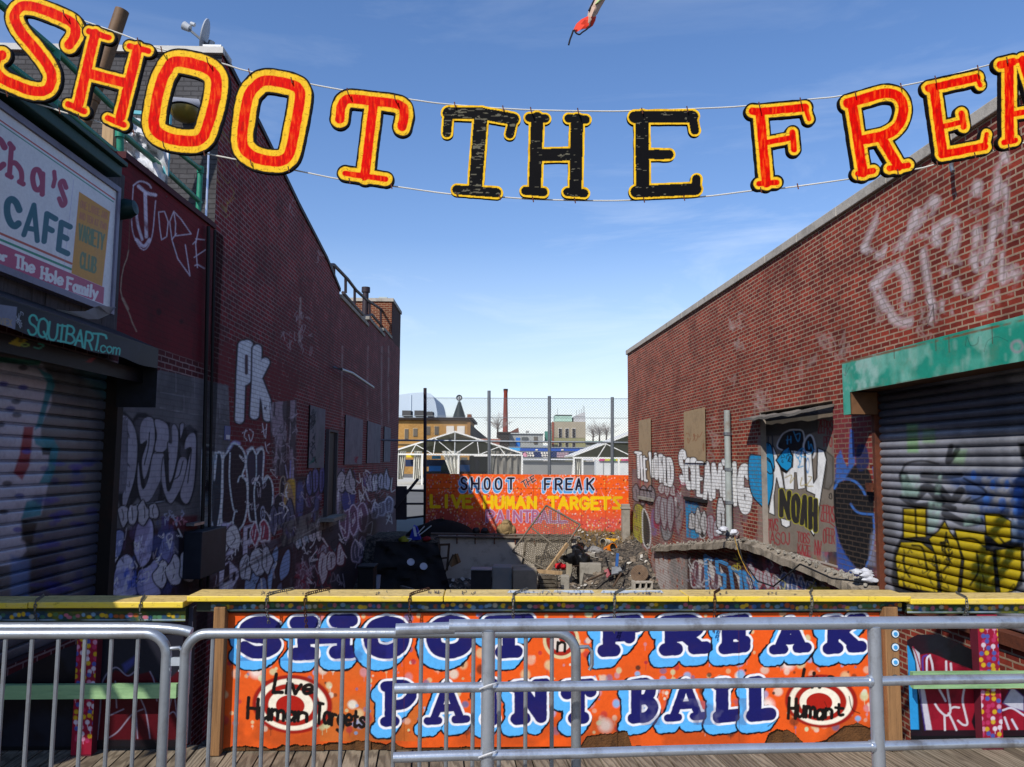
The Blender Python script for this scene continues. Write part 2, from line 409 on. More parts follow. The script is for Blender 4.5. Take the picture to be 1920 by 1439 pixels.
def brick_mat(name, c1, c2, mortar, msize=.010, bw=.205, rh=.0685, dirt='#1a1412', damt=.45, dark=.35, off=(0, 0), vein=0.0, gap=.30, gapd=.35):
    """bricks laid in metres along the wall, with paint (vertex data 'paint') lying over them"""
    q = N(name); uv = q.uv(); vm = q.n('VectorMath', operation='ADD'); q.l(uv, vm.inputs[0]); vm.inputs[1].default_value = (off[0], off[1], 0); uv = vm.outputs[0]
    w = q.n('VectorMath', operation='ADD'); wn = q.n('TexNoise'); wn.inputs['Scale'].default_value = 9; q.l(uv, wn.inputs['Vector'])
    ws = q.scale(wn.outputs[1], (.014, .013, 0)); q.l(uv, w.inputs[0]); q.l(ws, w.inputs[1])
    b = q.n('TexBrick'); q.l(w.outputs[0], b.inputs['Vector']); b.inputs['Scale'].default_value = 1
    b.inputs['Brick Width'].default_value = bw; b.inputs['Row Height'].default_value = rh; b.inputs['Mortar Size'].default_value = msize; b.inputs['Mortar Smooth'].default_value = .15
    b.inputs['Bias'].default_value = -.1
    b.inputs['Color1'].default_value = (*L(c1), 1); b.inputs['Color2'].default_value = (*L(c2), 1); b.inputs['Mortar'].default_value = (*L(mortar), 1)
    n1 = q.noise(uv, 1.3, 6, .65); n2 = q.noise(uv, 14, 5, .7); st = q.scale(uv, (1.6, .12, 1)); n3 = q.noise(st, 2.2, 5, .6)
    c = q.mix(q.math('MULTIPLY', q.ramp(n1, .42, .7), damt), b.outputs[0], L(dirt))
    c = q.mix(q.math('MULTIPLY', q.ramp(n3, .5, .75), dark), c, L(dirt))
    c = q.mix(q.ramp(n2, .2, .8), q.mix(.35, c, (0, 0, 0)), c)
    if vein:
        c = q.mix(q.math('MULTIPLY', q.ramp(q.noise(q.scale(uv, (1.1, .35, 1)), 1.7, 6, .7), .53, .72), vein), c, L('#8d8078'))
    vc = q.n('VertexColor', layer_name='paint')
    n4 = q.noise(uv, 22, 4, .7); keep = q.math('SUBTRACT', 1.0, q.math('MULTIPLY', b.outputs[1], gap)); keep = q.math('MULTIPLY', keep, q.ramp(n4, .05, .33))
    pc = q.mix(q.ramp(q.noise(uv, 5, 5, .7), .3, .75), q.mix(.28, vc.outputs[0], (0.02, .015, .015)), vc.outputs[0])
    pc = q.mix(q.math('MULTIPLY', b.outputs[1], gapd), pc, (0.01, .008, .01))
    c = q.mix(q.math('MULTIPLY', vc.outputs[1], keep), c, pc)
    q.l(c, q.b.inputs['Base Color']); q.b.inputs['Roughness'].default_value = .82; q.b.inputs['Specular IOR Level'].default_value = .2
    h = q.math('ADD', q.math('MULTIPLY', b.outputs[1], -1.0), q.math('MULTIPLY', n2, .5))
    q.l(q.bump(h, .55, .012), q.b.inputs['Normal']); return q.m
def paint_mat(name, rough=.5, base="#777777", dirt="#2b2622", damt=.35, metal=0.0, sc=1.0, bump=.1, spec=.15):
    """hand painted surface: paint from the vertex data over a base colour, with grime"""
    q = N(name); uv = q.uv(); vc = q.n('VertexColor', layer_name='paint')
    c = q.mix(vc.outputs[1], q.mix(q.noise(uv, 8 * sc), L(base, .75), L(base, 1.2)), vc.outputs[0])
    c = q.mix(q.ramp(q.noise(uv, 30 * sc, 4, .7), .2, .8), q.mix(.22, c, (0, 0, 0)), c)
    c = q.mix(q.math('MULTIPLY', q.ramp(q.noise(uv, 3.5 * sc, 6, .7), .48, .75), damt), c, L(dirt))
    q.l(c, q.b.inputs['Base Color']); q.b.inputs['Roughness'].default_value = rough; q.b.inputs['Metallic'].default_value = metal; q.b.inputs['Specular IOR Level'].default_value = spec
    q.l(q.bump(q.noise(uv, 45 * sc, 4), bump, .006), q.b.inputs['Normal']); return q.m
# ================================================================ RIGHT BRICK BUILDING
BRICK_R = brick_mat('brick_right', '#a03e2c', '#6a251d', '#ae937a', msize=.0105, dirt='#3a1812', damt=.5, dark=.35, gap=.14, gapd=.4)
PLY = paint_mat('plywood', .8, '#8f7d68', dirt='#4a3e33', damt=.4)
CONC = mat('old_concrete', '#8f8a80', .9, var=.3, sc=5, bump=.5, dirt='#3d372f', damt=.6, spec=.15)
CONC_L = mat('pale_coping', '#a8a196', .9, var=.2, sc=7, bump=.4, dirt='#5d564c', damt=.5, spec=.15)
RUST = mat('rusty_steel', '#5a2d1a', .8, var=.5, sc=14, bump=.4, dirt='#20120b', damt=.7)
DARK = mat('dark_void', '#0d0c0c', .9, var=.2, bump=0)
ZINC = mat('galvanised', '#8b9094', .42, metal=.75, var=.16, sc=16, bump=.06, dirt='#55585b', dsc=9, damt=.5)
TAR = mat('roof_tar', '#2b2a2a', .9, var=.3, bump=.3)
right = thing('brick_building', 'long red brick building on the right with graffiti and a rolled-down shutter', 'building')
uF = RW.u(1178); zT = RW.z(1178, 664); U0 = 4.3
uS = RW.u(1643, 1000)
zHB = RW.z(1645, 724, .0)                   # underside of the hood at the wall
pL, pR = RW.u(1428, 900), RW.u(1566, 900)   # recessed panel (far, near)
zPt, zPb = RW.z(1500, 762), RW.z(1500, 1047) + .02
us = np.array([U0] + [RW.u(x) for x in np.arange(1990, 1177.5, -1.35)]); us = np.concatenate([np.linspace(U0, us[1], 12)[:-1], us[1:]])
us[-1] = uF
rw = flat_sheet(RW, us, np.linspace(-2.3, zT, 640))
def right_cut(u, z):
    sh = (u < uS) & (z > .1) & (z < zHB)
    pn = (u > pR) & (u < pL) & (z < zPt) & (z > zPb)
    return sh | pn
rw.cut = right_cut
pn = flat_sheet(RW, np.array([RW.u(x, 900, -.1) for x in np.arange(1600, 1405, -1.2)]), np.arange(zPb - .15, zPt + .1, .011), -.1, '#84796d')
b1 = (RW.u(1200), RW.u(1223), RW.z(1211, 918), RW.z(1211, 787)); b2 = (RW.u(1285.5), RW.u(1326), RW.z(1305, 868), RW.z(1305, 768))
bd1 = flat_sheet(RW, np.linspace(b1[0], b1[1], 30), np.linspace(b1[2], b1[3], 110), .03, '#a08a6c')
bd2 = flat_sheet(RW, np.linspace(b2[0], b2[1], 44), np.linspace(b2[2], b2[3], 100), .03, '#a38b6b')
K = '#0c0c0e'; Wh = '#dcdcda'
def paint_right(s):
    g = C(1540, 160, 3.0)
    gh = dict(al=.72, soft=10, wear=.34)
    for pts, w in (([(300, 1130), (400, 1000), (480, 850), (540, 720)], 7), ([(300, 1130), (360, 1250), (430, 1330), (510, 1330), (560, 1280)], 7), ([(540, 720), (560, 850), (590, 1050), (610, 1200), (620, 1330)], 5),
                   ([(640, 650), (600, 720), (600, 820), (650, 880)], 8), ([(640, 820), (740, 760), (760, 850), (700, 1050), (760, 1000)], 7), ([(880, 560), (860, 700), (880, 900), (860, 1000), (900, 1020), (960, 900), (990, 560), (1010, 420)], 7),
                   ([(740, 1050), (780, 1180), (850, 1180), (950, 1050)], 6), ([(620, 1220), (750, 1260), (900, 1260), (1000, 1180), (1060, 1050), (1080, 980)], 8), ([(430, 1000), (480, 1120), (480, 1250)], 8), ([(1160, 980), (1080, 1100), (1060, 1150)], 6),
                   ([(240, 920), (280, 820), (340, 700)], 4), ([(240, 920), (330, 960), (380, 900)], 5), ([(980, 300), (1040, 420), (1030, 700)], 5), ([(1010, 1100), (1030, 760), (1090, 760), (1100, 820)], 4)):
        s.stroke(g(pts), w * 1.25, '#d8caca', **gh); s.stroke([(a + 5, b + 3) for a, b in g(pts)], 1.2, '#1a1214', al=.35, soft=1.5, wear=.4)
    for x0, y0, x1, y1 in ((1372, 590, 1392, 760), (1545, 630, 1590, 670), (1720, 560, 1760, 640), (1640, 560, 1700, 600), (1330, 780, 1372, 880), (1395, 740, 1440, 770)):
        s.scrib(x0, y0, x1, y1, 9, 1.4, '#c9b8b0', .3, 14, 3)
    s.stroke([(1736, 560), (1742, 572), (1750, 574), (1738, 612)], .9, K, .8); s.stroke([(1750, 574), (1752, 604)], .8, K, .8)
    s.scrib(1480, 640, 1560, 760, 6, 2, '#c9b8b0', .22, 20, 5)
    # stained red paint on the brick strip by the panel
    s.poly([(1560, 760), (1645, 770), (1645, 870), (1560, 850)], '#7d3545', .5, 6, wear=.2)
    # low wall: pale render, dark tags and red ground
    s.poly([(1180, 1012), (1232, 1028), (1280, 1045), (1282, 1110), (1235, 1112), (1205, 1075), (1180, 1045)], '#a9a0a0', .55, 5, wear=.25)
    s.poly([(1228, 1035), (1292, 1042), (1296, 1130), (1230, 1130)], '#b7b0ad', .85, 4, wear=.15)
    s.poly([(1254, 1040), (1290, 1042), (1292, 1120), (1258, 1118)], '#5a5a58', .6, 6, wear=.3)
    s.poly([(1288, 1036), (1420, 1036), (1470, 1050), (1600, 1112), (1600, 1190), (1290, 1190)], '#2a1216', .9, 3)
    s.mottle([(1400, 1035), (1650, 1035), (1650, 1190), (1400, 1190)], ['#8f8a92', '#3a4a7a', '#a0505a', '#111113'], 3.0, .7, .5, .1, 3)
    # faded patches on the wall
    s.poly([(1195, 870), (1218, 905), (1214, 950), (1196, 945)], '#a03036', .75, 4, wear=.25)
    s.mottle([(1185, 880), (1420, 900), (1420, 1030), (1185, 1030)], ['#8a7f80', '#6b5a60'], 2.4, .5, .52, .12, 9)
    h = C(1180, 760, 4.11)
    s.poly(h([(45, 770), (100, 780), (135, 860), (130, 1000), (90, 1070), (40, 1030), (20, 900)]), '#a8a23a', .95, 2, True, .1, edge=(.8, K))
    for p in ([(60, 800), (55, 900)], [(75, 790), (80, 900)], [(95, 800), (98, 880)], [(50, 930), (90, 960), (70, 1020)]): s.stroke(h(p), .5, K, .8)
    s.poly(h([(110, 800), (150, 880), (165, 1000), (150, 1100), (110, 1060), (100, 900)]), '#2c2f30', .95, 1.5, True, edge=(1.0, Wh))
    s.poly(h([(180, 800), (230, 800), (240, 900), (225, 990), (175, 1000), (165, 900)]), '#7d6496', .8, 5, True, .15)
    s.poly(h([(200, 840), (230, 840), (235, 920), (205, 950), (185, 900)]), '#a02a44', .9, 3, True)
    s.poly(h([(260, 780), (300, 750), (340, 780), (345, 900), (320, 1020), (270, 1040), (245, 960), (245, 830)]), '#8b8b8d', .95, 2, True, edge=(.9, K))
    for p in ([(280, 790), (285, 870), (310, 880)], [(305, 770), (312, 860)], [(250, 870), (290, 920), (280, 1000)], [(330, 800), (330, 880)]): s.stroke(h(p), .6, K, .9)
    s.poly(h([(345, 690), (400, 690), (420, 760), (415, 880), (380, 1000), (350, 900)]), '#8f8a90', .7, 3, True, .2, edge=(.9, '#6b1a30'))
    s.stroke(h([(330, 760), (360, 870), (400, 800)]), .7, K); s.stroke(h([(350, 690), (375, 640), (385, 690)]), 1.0, '#8a1a30'); s.scrib(1262, 920, 1285, 1000, 10, .5, [K, '#7a1a30', Wh], .8, 8)
    s.stroke(h([(90, 700), (110, 680), (110, 730), (130, 690), (135, 760)]), .8, '#d8b8b8', .8)
    s.poly(h([(432, 735), (520, 745), (545, 800), (535, 1020), (500, 1030), (440, 1020)]), '#1f8fc4', .95, 2, False, .12)
    s.mottle(h([(432, 735), (520, 745), (545, 800), (535, 1020), (440, 1020)]), ['#0f6f9f'], 5, .5, .5)
    s.poly(h([(545, 840), (585, 840), (600, 920), (585, 1010), (550, 1020), (538, 930)]), '#23282c', .95, 1.5, True, edge=(1.0, '#cfd0cf'))
    s.scrib(1250, 880, 1275, 1000, 6, .6, [K, Wh, '#8a1a30'], .7, 12)
    for i_, (x, y, w, hh_, fc, oc_, n) in enumerate(((1186, 925, 40, 36, '#8a8286', K, 3), (1228, 955, 36, 60, '#9a9498', '#5a1a30', 3), (1292, 975, 34, 50, '#c8c6c4', K, 3), (1326, 985, 26, 50, '#a8a0a6', '#7a1a30', 2), (1236, 915, 30, 24, '#b8b0ae', '#6a2030', 3), (1296, 1075, 50, 50, '#5a3040', '#c8c2c6', 3), (1400, 1078, 62, 44, '#b0acb4', '#8a1d35', 4), (1462, 1092, 64, 40, '#3b5a90', '#d8d4d8', 4), (1520, 1108, 60, 36, '#8f8a92', '#101012', 4))): s.throw(x, y, w, hh_, fc, oc_, n, 50 + i_, .22, .9)
    # white letters
    HW = {'THE WORLD': 0}
    a = [('T', 1192, 849, 1201, 896, 2.0), ('H', 1202, 856, 1207.5, 900, 1.6), ('E', 1207.5, 860, 1212, 902, 1.5), ('W', 1218.5, 850, 1229, 895, 1.9), ('O', 1227, 855, 1232, 898, 1.7), ('R', 1236.5, 854, 1243.5, 904, 2.0), ('L', 1245, 858, 1251.5, 909, 2.0), ('D', 1252.5, 860, 1260, 911, 2.2),
         ('S', 1275.5, 847, 1284, 906, 3.0), ('C', 1286, 862, 1294, 916, 2.7), ('R', 1297.5, 862, 1305, 916, 2.7), ('E', 1307.5, 868, 1316, 930, 2.7), ('A', 1320, 869, 1332, 936, 3.0), ('M', 1336, 871, 1353, 933, 3.0), ('N', 1363, 869, 1377, 946, 3.5), ('G', 1387, 876, 1403, 958, 5.2)]
    for ch, x0, y0, x1, y1, w in a:
        S = segs(glyph_paths(ch, [(x0, y0), (x1, y0 + 1), (x1 + 1, y1), (x0 + 2, y1 - 1)]))
        s.lay(S, [(w + 2.8, '#3a3638', .55)], 2.5)
    for ch, x0, y0, x1, y1, w in a:
        S = segs(glyph_paths(ch, [(x0, y0), (x1, y0 + 1), (x1 + 1, y1), (x0 + 2, y1 - 1)]))
        s.lay(S, [(w * 1.2 + 1.1, K, 1), (w * 1.2, '#f4f4f2', 1)], .8, wob=.4)
    for S in ([(1357, 885), (1358.5, 936)], [(1356.5, 864), (1357.5, 870)]): s.lay(segs([S]), [(4.6, K, 1), (3.4, '#f4f4f2', 1)], .8)
    s.poly(h([(685, 715), (715, 710), (740, 800), (735, 850), (745, 1000), (700, 1000), (670, 920), (672, 800)]), '#d9d9d9', 1, 1, False, edge=(1.1, K)); s.stroke(h([(705, 830), (712, 860), (708, 930)]), 1.2, K)
    s.scrib(1272, 900, 1285, 915, 4, .6, '#b01a4a', .9, 5)
    s.scrib(1290, 815, 1322, 842, 7, .7, '#8a5030', .6, 8)
    # canopy board's shadow painted over the panel top, then dirty grey around the figure
    k = C(1360, 760, 4.11)
    s.poly(k([(255, 60), (560, 20), (715, 0), (715, 200), (620, 230), (300, 240)]), '#3b3936', .85, 3)
    s.poly(k([(560, 60), (700, 80), (705, 200), (560, 220)]), '#5a5750', .7, 6)
    s.poly(k([(250, 235), (300, 240), (300, 1060), (250, 1050)]), '#a49b90', .5, 3)
    s.poly(k([(770, 350), (830, 400), (830, 600), (800, 650), (760, 640), (780, 480)]), '#6a6864', .7, 4, edge=(.7, K))
    s.poly(k([(300, 1100), (860, 1200), (860, 1300), (500, 1200)]), '#7a6a3a', .45, 14)
    # dark domes, white blades
    s.poly(k([(405, 330), (430, 240), (480, 200), (540, 190), (600, 210), (605, 350), (540, 360)]), '#15161d', 1, 1.5, True, edge=(1.2, Wh))
    s.poly(k([(605, 340), (615, 270), (655, 230), (685, 280), (690, 370), (660, 410)]), '#15161d', 1, 1.5, True, edge=(1.6, '#e6e6e6'))
    s.poly(k([(365, 305), (400, 390), (440, 560), (452, 640), (415, 640), (395, 560), (375, 700), (380, 850), (335, 830), (340, 780), (365, 640)]), '#f2f2f0', 1, 1, edge=(.9, K))
    s.poly(k([(440, 480), (520, 480), (525, 350), (605, 360), (615, 640), (560, 650), (548, 520), (532, 520), (530, 650), (460, 650)]), '#f2f2f0', 1, 1, edge=(.7, K))
    s.poly(k([(618, 350), (665, 360), (680, 600), (705, 560), (712, 330), (760, 350), (780, 420), (745, 650), (725, 780), (700, 940), (682, 1010), (650, 960), (690, 690), (625, 660)]), '#f4f4f2', 1, 1, edge=(1.1, K))
    s.poly(k([(425, 870), (500, 890), (500, 930), (470, 945), (435, 925)]), '#f4f4f2', 1, 1, edge=(1, K))
    for q in ([(480, 240), (478, 300)], [(470, 270), (505, 265)], [(505, 240), (505, 290)], [(525, 200), (560, 280), (575, 220), (540, 230)], [(640, 280), (645, 340), (660, 300), (675, 350)], [(540, 380), (560, 410), (590, 360), (580, 440)], [(600, 330), (640, 380), (690, 340)], [(545, 370), (600, 330), (580, 390), (620, 400)]):
        s.stroke(k(q), .9, '#2f9fd8', .9)
    s.ell(1360 + 635 / 4.11, 760 + 465 / 4.11, 3.2, 15, '#3f8fd0', 1, .25, ring=.75)
    s.stroke(k([(560, 400), (575, 450), (560, 480), (600, 470)]), .9, '#2f9fd8'); s.stroke(k([(460, 560), (510, 540), (500, 600), (530, 560)]), 1.0, '#b09a50', .8); s.stroke(k([(590, 560), (580, 620), (625, 610)]), 1.0, '#b09a50', .8); s.stroke(k([(640, 550), (665, 560), (630, 620), (675, 625)]), 1.0, '#b09a50', .8)
    # blue figure
    s.poly(k([(300, 310), (330, 290), (360, 330), (378, 470), (360, 525), (325, 520), (340, 450), (310, 410)]), '#1f8fc4', 1, 1, True, edge=(1, K))
    s.poly(k([(185, 395), (240, 385), (310, 400), (350, 440), (370, 540), (360, 660), (320, 800), (270, 770), (205, 690), (178, 550)]), '#1795cf', 1, 1, True, edge=(1.2, K))
    s.mottle(k([(185, 395), (310, 400), (370, 540), (320, 800), (205, 690)]), ['#2f7f9f'], 6, .4, .52)
    s.stroke(k([(310, 500), (345, 530), (375, 510), (380, 470)]), 1, K); s.stroke(k([(300, 400), (345, 440)]), 1, K)
    for q in ([(290, 240), (292, 300), (300, 320)], [(330, 245), (330, 310)], [(362, 240), (365, 320)]): s.stroke(k(q), 1.4, '#1c2b3a', .8)
    s.poly(k([(390, 425), (450, 345), (490, 320), (520, 400), (510, 480), (475, 510), (430, 480)]), '#1795cf', 1, 1, edge=(1.3, K))
    s.poly(k([(395, 440), (430, 480), (475, 512), (500, 500), (470, 530), (430, 505)]), K, 1, 1)
    s.scrib(1465, 848, 1482, 872, 8, .6, K, .9, 7)
    # name in grey with yellow outline
    for ch, x0, y0, x1, y1 in (('N', 432, 660, 492, 870), ('O', 522, 690, 566, 905), ('A', 590, 700, 632, 930), ('H', 655, 720, 695, 965)):
        S = segs(glyph_paths(ch, k([(x0, y0), (x1, y0 + 15), (x1, y1), (x0, y1 - 20)])))
        s.lay(S, [(5.6, '#b9b030', 1), (4.4, '#2e2c2a', 1)], .8)
    for t, q in (('JAVS', (315, 870, 405, 960)), ('JASOJ', (312, 975, 498, 1065)), ('TOBS', (555, 980, 648, 1055)), ('KAZE', (560, 1072, 655, 1150)), ('ZEPRS', (715, 115, 828, 215)), ('PFO', (760, 240, 822, 315)), ('ZEPRS', (735, 770, 842, 885)), ('OFER', (755, 950, 840, 1060)), ('NV', (690, 1040, 740, 1150))):
        q = k([(q[0], q[1]), (q[2], q[1] + 10), (q[2], q[3] + 12), (q[0], q[3])]); s.lay(segs(text_paths(t, q, 0, .2, .06)), [(1.0, '#96202c', .9)], 1.0)
    s.stroke(k([(740, 895), (800, 905), (845, 940)]), .8, '#96202c'); s.stroke(k([(310, 880), (360, 890)]), 1, '#96202c')
    s.stroke(k([(800, 690), (815, 680), (820, 720), (800, 715), (805, 690)]), .8, K)
    # black and blue figure by the shutter
    s.poly(k([(838, 600), (900, 585), (1000, 585), (1075, 660), (1135, 700), (1145, 820), (1138, 1100), (1080, 1240), (1000, 1240), (900, 1110), (845, 900)]), '#0f1014', 1, 2, True)
    s.poly(k([(910, 480), (1060, 470), (1120, 540), (1140, 720), (1000, 600), (920, 570)]), '#121218', 1, 3, True)
    s.poly(k([(848, 940), (880, 1060), (930, 1160), (1010, 1262), (1090, 1285), (1010, 1312), (865, 1262)]), '#2f57a8', .95, 4)
    s.poly(k([(845, 590), (855, 400), (890, 345), (915, 430), (945, 485), (955, 300), (962, 180), (985, 200), (1000, 450), (965, 500), (920, 570)]), '#3767b4', .95, 3)
    s.poly(k([(1005, 420), (1020, 310), (1085, 320), (1108, 450), (1060, 505), (1020, 495)]), '#172a5a', .95, 3, True)
    for q, w in (([(842, 640), (870, 590), (930, 568), (1000, 590), (1050, 640), (1078, 690)], 2.2), ([(968, 765), (1000, 810), (1050, 835), (1140, 842)], 2.0), ([(1140, 480), (1150, 560), (1160, 640)], 1.6), ([(1142, 860), (1146, 1000), (1120, 1150), (1085, 1240)], 1.6)):
        s.stroke(k(q), w, '#4277c6', .95, 2.2)
    s.poly(k([(1120, 1000), (1150, 960), (1160, 1240), (1100, 1240)]), '#8f93a8', .6, 5)
    # letters on the low wall
    for q in (C(1180, 760, 4.11)([(585, 1160), (600, 1425)]), h([(585, 1165), (635, 1190)]), h([(590, 1290), (640, 1340)]), h([(670, 1190), (750, 1225)]), h([(672, 1190), (680, 1290), (735, 1310), (735, 1400), (690, 1425)]), h([(770, 1250), (850, 1290)]), h([(775, 1250), (800, 1425)]), h([(850, 1280), (865, 1425)]), h([(880, 1285), (905, 1425)]), h([(885, 1290), (985, 1360)]), h([(960, 1330), (985, 1425)])):
        s.stroke(q, 3.2, '#3b8cc9', 1, 1, False)
    for q in (h([(612, 1200), (640, 1230), (660, 1290), (640, 1400), (620, 1300)]), h([(700, 1240), (725, 1290), (705, 1300)]), h([(810, 1290), (850, 1320), (850, 1420), (830, 1330)]), h([(930, 1330), (960, 1400), (930, 1420)]), h([(700, 1310), (715, 1400), (690, 1390)]), h([(530, 1180), (570, 1200), (540, 1300)])):
        s.poly(q, '#cfcac6', .95, 1.5)
    s.scrib(1290, 1045, 1345, 1110, 14, 1.0, ['#7a1626', '#8f8790', '#c8c8c8'], .8, 14); s.scrib(1380, 1050, 1560, 1140, 40, .9, ['#8a1d35', '#cfcbcf', '#3b6ab0', '#101012', '#c9c24a'], .8, 12)
    s.scrib(1360, 1045, 1390, 1065, 5, .8, '#c9b83a', .9, 8)
    s.poly(k([(640, 1400), (800, 1400), (820, 1470), (600, 1470)]), '#c9b424', .9, 3)
for s in (rw, pn, bd1, bd2): paint_right(s)
rw.build('graffiti_wall', BRICK_R, right); pn.build('recessed_panel', PLY, right); bd1.build('window_board', PLY, right); bd2.build('window_board', PLY, right)
m = MB()
m.slab(RW, U0, uF, -2.3, zT - .12, -9, -.55)
m.slab(RW, U0, uF, zT - .5, zT - .02, -.56, -.02); m.slab(RW, uF - .3, uF - .004, -2.3, zT - .03, -.6, -.01)
m.build('roof', TAR, right)
m = MB(); n_ = 16; e = np.linspace(U0 - .05, uF + .06, n_ + 1)
for i in range(n_): m.slab(RW, e[i] + .004, e[i + 1] - .004, zT - .01, zT + .13, -.32, .05)
m.build('coping', CONC_L, right, bevel=.01)
# recess jambs and lintel
m = MB(); m.slab(RW, pL, pL + .1, zPb - .1, zPt + .05, -.3, -.003); m.slab(RW, pR - .1, pR, zPb - .1, zPt + .05, -.3, -.003); m.slab(RW, pR - .1, pL + .1, zPt, zPt + .1, -.3, -.003); m.slab(RW, pR - .1, pL + .1, zPb - .1, zPb, -.3, -.004)
m.build('recess_frame', mat('jamb_render', '#8a8178', .9, dirt='#4a423c'), right)
m = MB(); a = [RW.hit(1411, 783, .02), RW.hit(1562, 762, .02)]
xs = np.linspace(a[0][0], a[1][0], 14); zz = np.linspace(a[0][1], a[1][1], 14) + np.array([random.uniform(-.02, .03) for _ in range(14)])
for i in range(13): m.hexa([RW.P(xs[i], zz[i] - .03, 0.004), RW.P(xs[i + 1], zz[i + 1] - .03, .004), RW.P(xs[i + 1], zz[i + 1] + .01, .004), RW.P(xs[i], zz[i] + .01, .004)], [RW.P(xs[i], zz[i] - .09, .27), RW.P(xs[i + 1], zz[i + 1] - .09, .27), RW.P(xs[i + 1], zz[i + 1] - .05, .27), RW.P(xs[i], zz[i] - .05, .27)])
m.build('canopy_board', mat('weathered_board', '#6a655e', .9, var=.4, dirt='#221f1c'), right)
# window sills
m = MB(); m.slab(RW, b1[1] - .1, b1[0] + .1, b1[2] - .3, b1[2] - .22, -.05, .07); m.build('window_sill', CONC, right)
m = MB(); m.slab(RW, RW.u(1326), RW.u(1285), RW.z(1305, 940), RW.z(1305, 934), -.05, .06); m.build('window_sill', DARK, right)
# ledge at the foot of the wall
TOPI = [(1229, 1024), (1300, 1018), (1380, 1012), (1422, 1015), (1490, 1040), (1566, 1068), (1606, 1083), (1650, 1100)]
ii = [RW.hit(x, y, 0) for x, y in TOPI]; m = MB(); rg = random.Random(3)
pt = []
for k in range(len(ii) - 1):
    for t in np.linspace(0, 1, 9)[:-1]: pt.append((ii[k][0] * (1 - t) + ii[k + 1][0] * t, ii[k][1] * (1 - t) + ii[k + 1][1] * t))
pt.append(ii[-1]); q = []
for u, z in pt:
    o = (.2 if u < 15.5 else .14) + rg.uniform(-.025, .02); th = .13 + rg.uniform(-.015, .015); jz = rg.uniform(-.015, .015)
    q.append([RW.P(u, z - th, .003), RW.P(u, z - th - .03, o), RW.P(u, z + jz - .05, o + rg.uniform(-.03, .02)), RW.P(u, z + jz, o * .55), RW.P(u, z, .003)])
for a_, b_ in zip(q[:-1], q[1:]):
    m.add(a_ + b_, [(0, 1, 6, 5), (1, 2, 7, 6), (2, 3, 8, 7), (3, 4, 9, 8)])
m.add(q[0], [(0, 1, 2, 3, 4)]); m.add(q[-1], [(4, 3, 2, 1, 0)])
m.build('ledge', mat('broken_concrete', '#8a8072', .95, var=.55, sc=16, bump=1.0, dirt='#2e2820', dsc=4, damt=.8, spec=.1), right)
m = MB()
for k in range(160):
    u, z = pt[rg.randrange(len(pt))]; m.blob(RW.P(u + rg.uniform(-.2, .2), z + .01, rg.uniform(.02, .17)), [rg.uniform(.012, .04) for _ in range(3)], k, .4, 3)
m.build('crumbled_edge', CONC, right, kind='stuff')
# drain pipe
m = MB(); u_ = RW.u(1373.5); zt_, zb_ = RW.z(1373, 768, .08), RW.z(1377, 1020, .08)
m.tube([RW.P(u_, zb_, .09), RW.P(u_, zb_ + .5, .09), RW.P(u_, zt_, .09)], .062, 10)
p_ = m.build('drain_pipe', mat('pipe_grey', '#8f9693', .6, dirt='#6b5a4a', damt=.6), right, True)
for t in (.06, .3, .55, .82):
    m = MB(); m.tube([RW.P(u_, zb_ + (zt_ - zb_) * t - .03, .09), RW.P(u_, zb_ + (zt_ - zb_) * t + .03, .09)], .078, 10); m.slab(RW, u_ - .02, u_ + .02, zb_ + (zt_ - zb_) * t - .02, zb_ + (zt_ - zb_) * t + .02, 0, .06)
    m.build('pipe_collar', ZINC, p_)
# green hood over the shutter
HO = .34; fl = RW.hit(1579, 680, HO); hr = RW.hit(1920, 600, HO); hb = RW.hit(1920, 678, HO); lb = RW.hit(1594, 777, HO); l0 = RW.u(1594, 734, HO)
zt2, zb2 = fl[1], RW.z(1594, 735, HO)
GRN = paint_mat('green_hood_paint', .5, '#2a9880', dirt='#8a5a3a', damt=.25)
hd = flat_sheet(RW, np.array([U0] + [RW.u(x, 700, HO) for x in np.arange(1960, 1578, -1.5)] + [fl[0]]), np.linspace(lb[1], zt2, 120), HO, '#2a9880')
hd.cut = lambda u, z: (z < zb2) & (u < l0)
hd.mottle([(1570, 660), (1960, 560), (1960, 720), (1570, 800)], ['#1a8a72', '#62b49e', '#8cc4b2'], 2.2, .55, .54)
hd.poly([(1575, 675), (1650, 660), (1640, 725), (1575, 745)], '#9fc4b8', .75, 10, wear=.45, sc=8)
for k in range(60):
    x = random.uniform(1580, 1925); y = 680 - (x - 1578) * .2325 + random.uniform(0, 70); hd.stroke([(x, y), (x + .5, y + random.uniform(6, 22))], random.uniform(1, 4), random.choice(['#b9cfc6', '#0d6a58', '#a8c0b4']), random.uniform(.1, .35), 6, False)
hd.stroke([(1578, 681), (1750, 641), (1925, 599)], 2.2, '#7a4a2a', .85, 2, False, wear=.25); hd.stroke([(1598, 733), (1925, 677)], 1.2, '#6a4a38', .6, 2, False, wear=.4)
for x in (1676, 1754, 1779, 1860): hd.stroke([(x, 680 - (x - 1578) * .2325 - 2), (x + 1, 680 - (x - 1578) * .2325 + random.uniform(12, 34))], .8, '#5a2f18', .8, 1.2, False)
hd.ell(1907, 650, 13, 13, '#9f8f98', .7, .3, ring=.6); hd.stroke([(1810, 650), (1813, 632), (1820, 648), (1832, 645), (1835, 632)], .7, '#1a3a38', .6); hd.stroke([(1845, 660), (1852, 640), (1870, 632), (1890, 640)], .7, '#1a3a38', .5); hd.stroke([(1588, 684), (1584, 705), (1592, 690)], .7, '#222', .6)
ho = hd.build('hood', GRN, right)
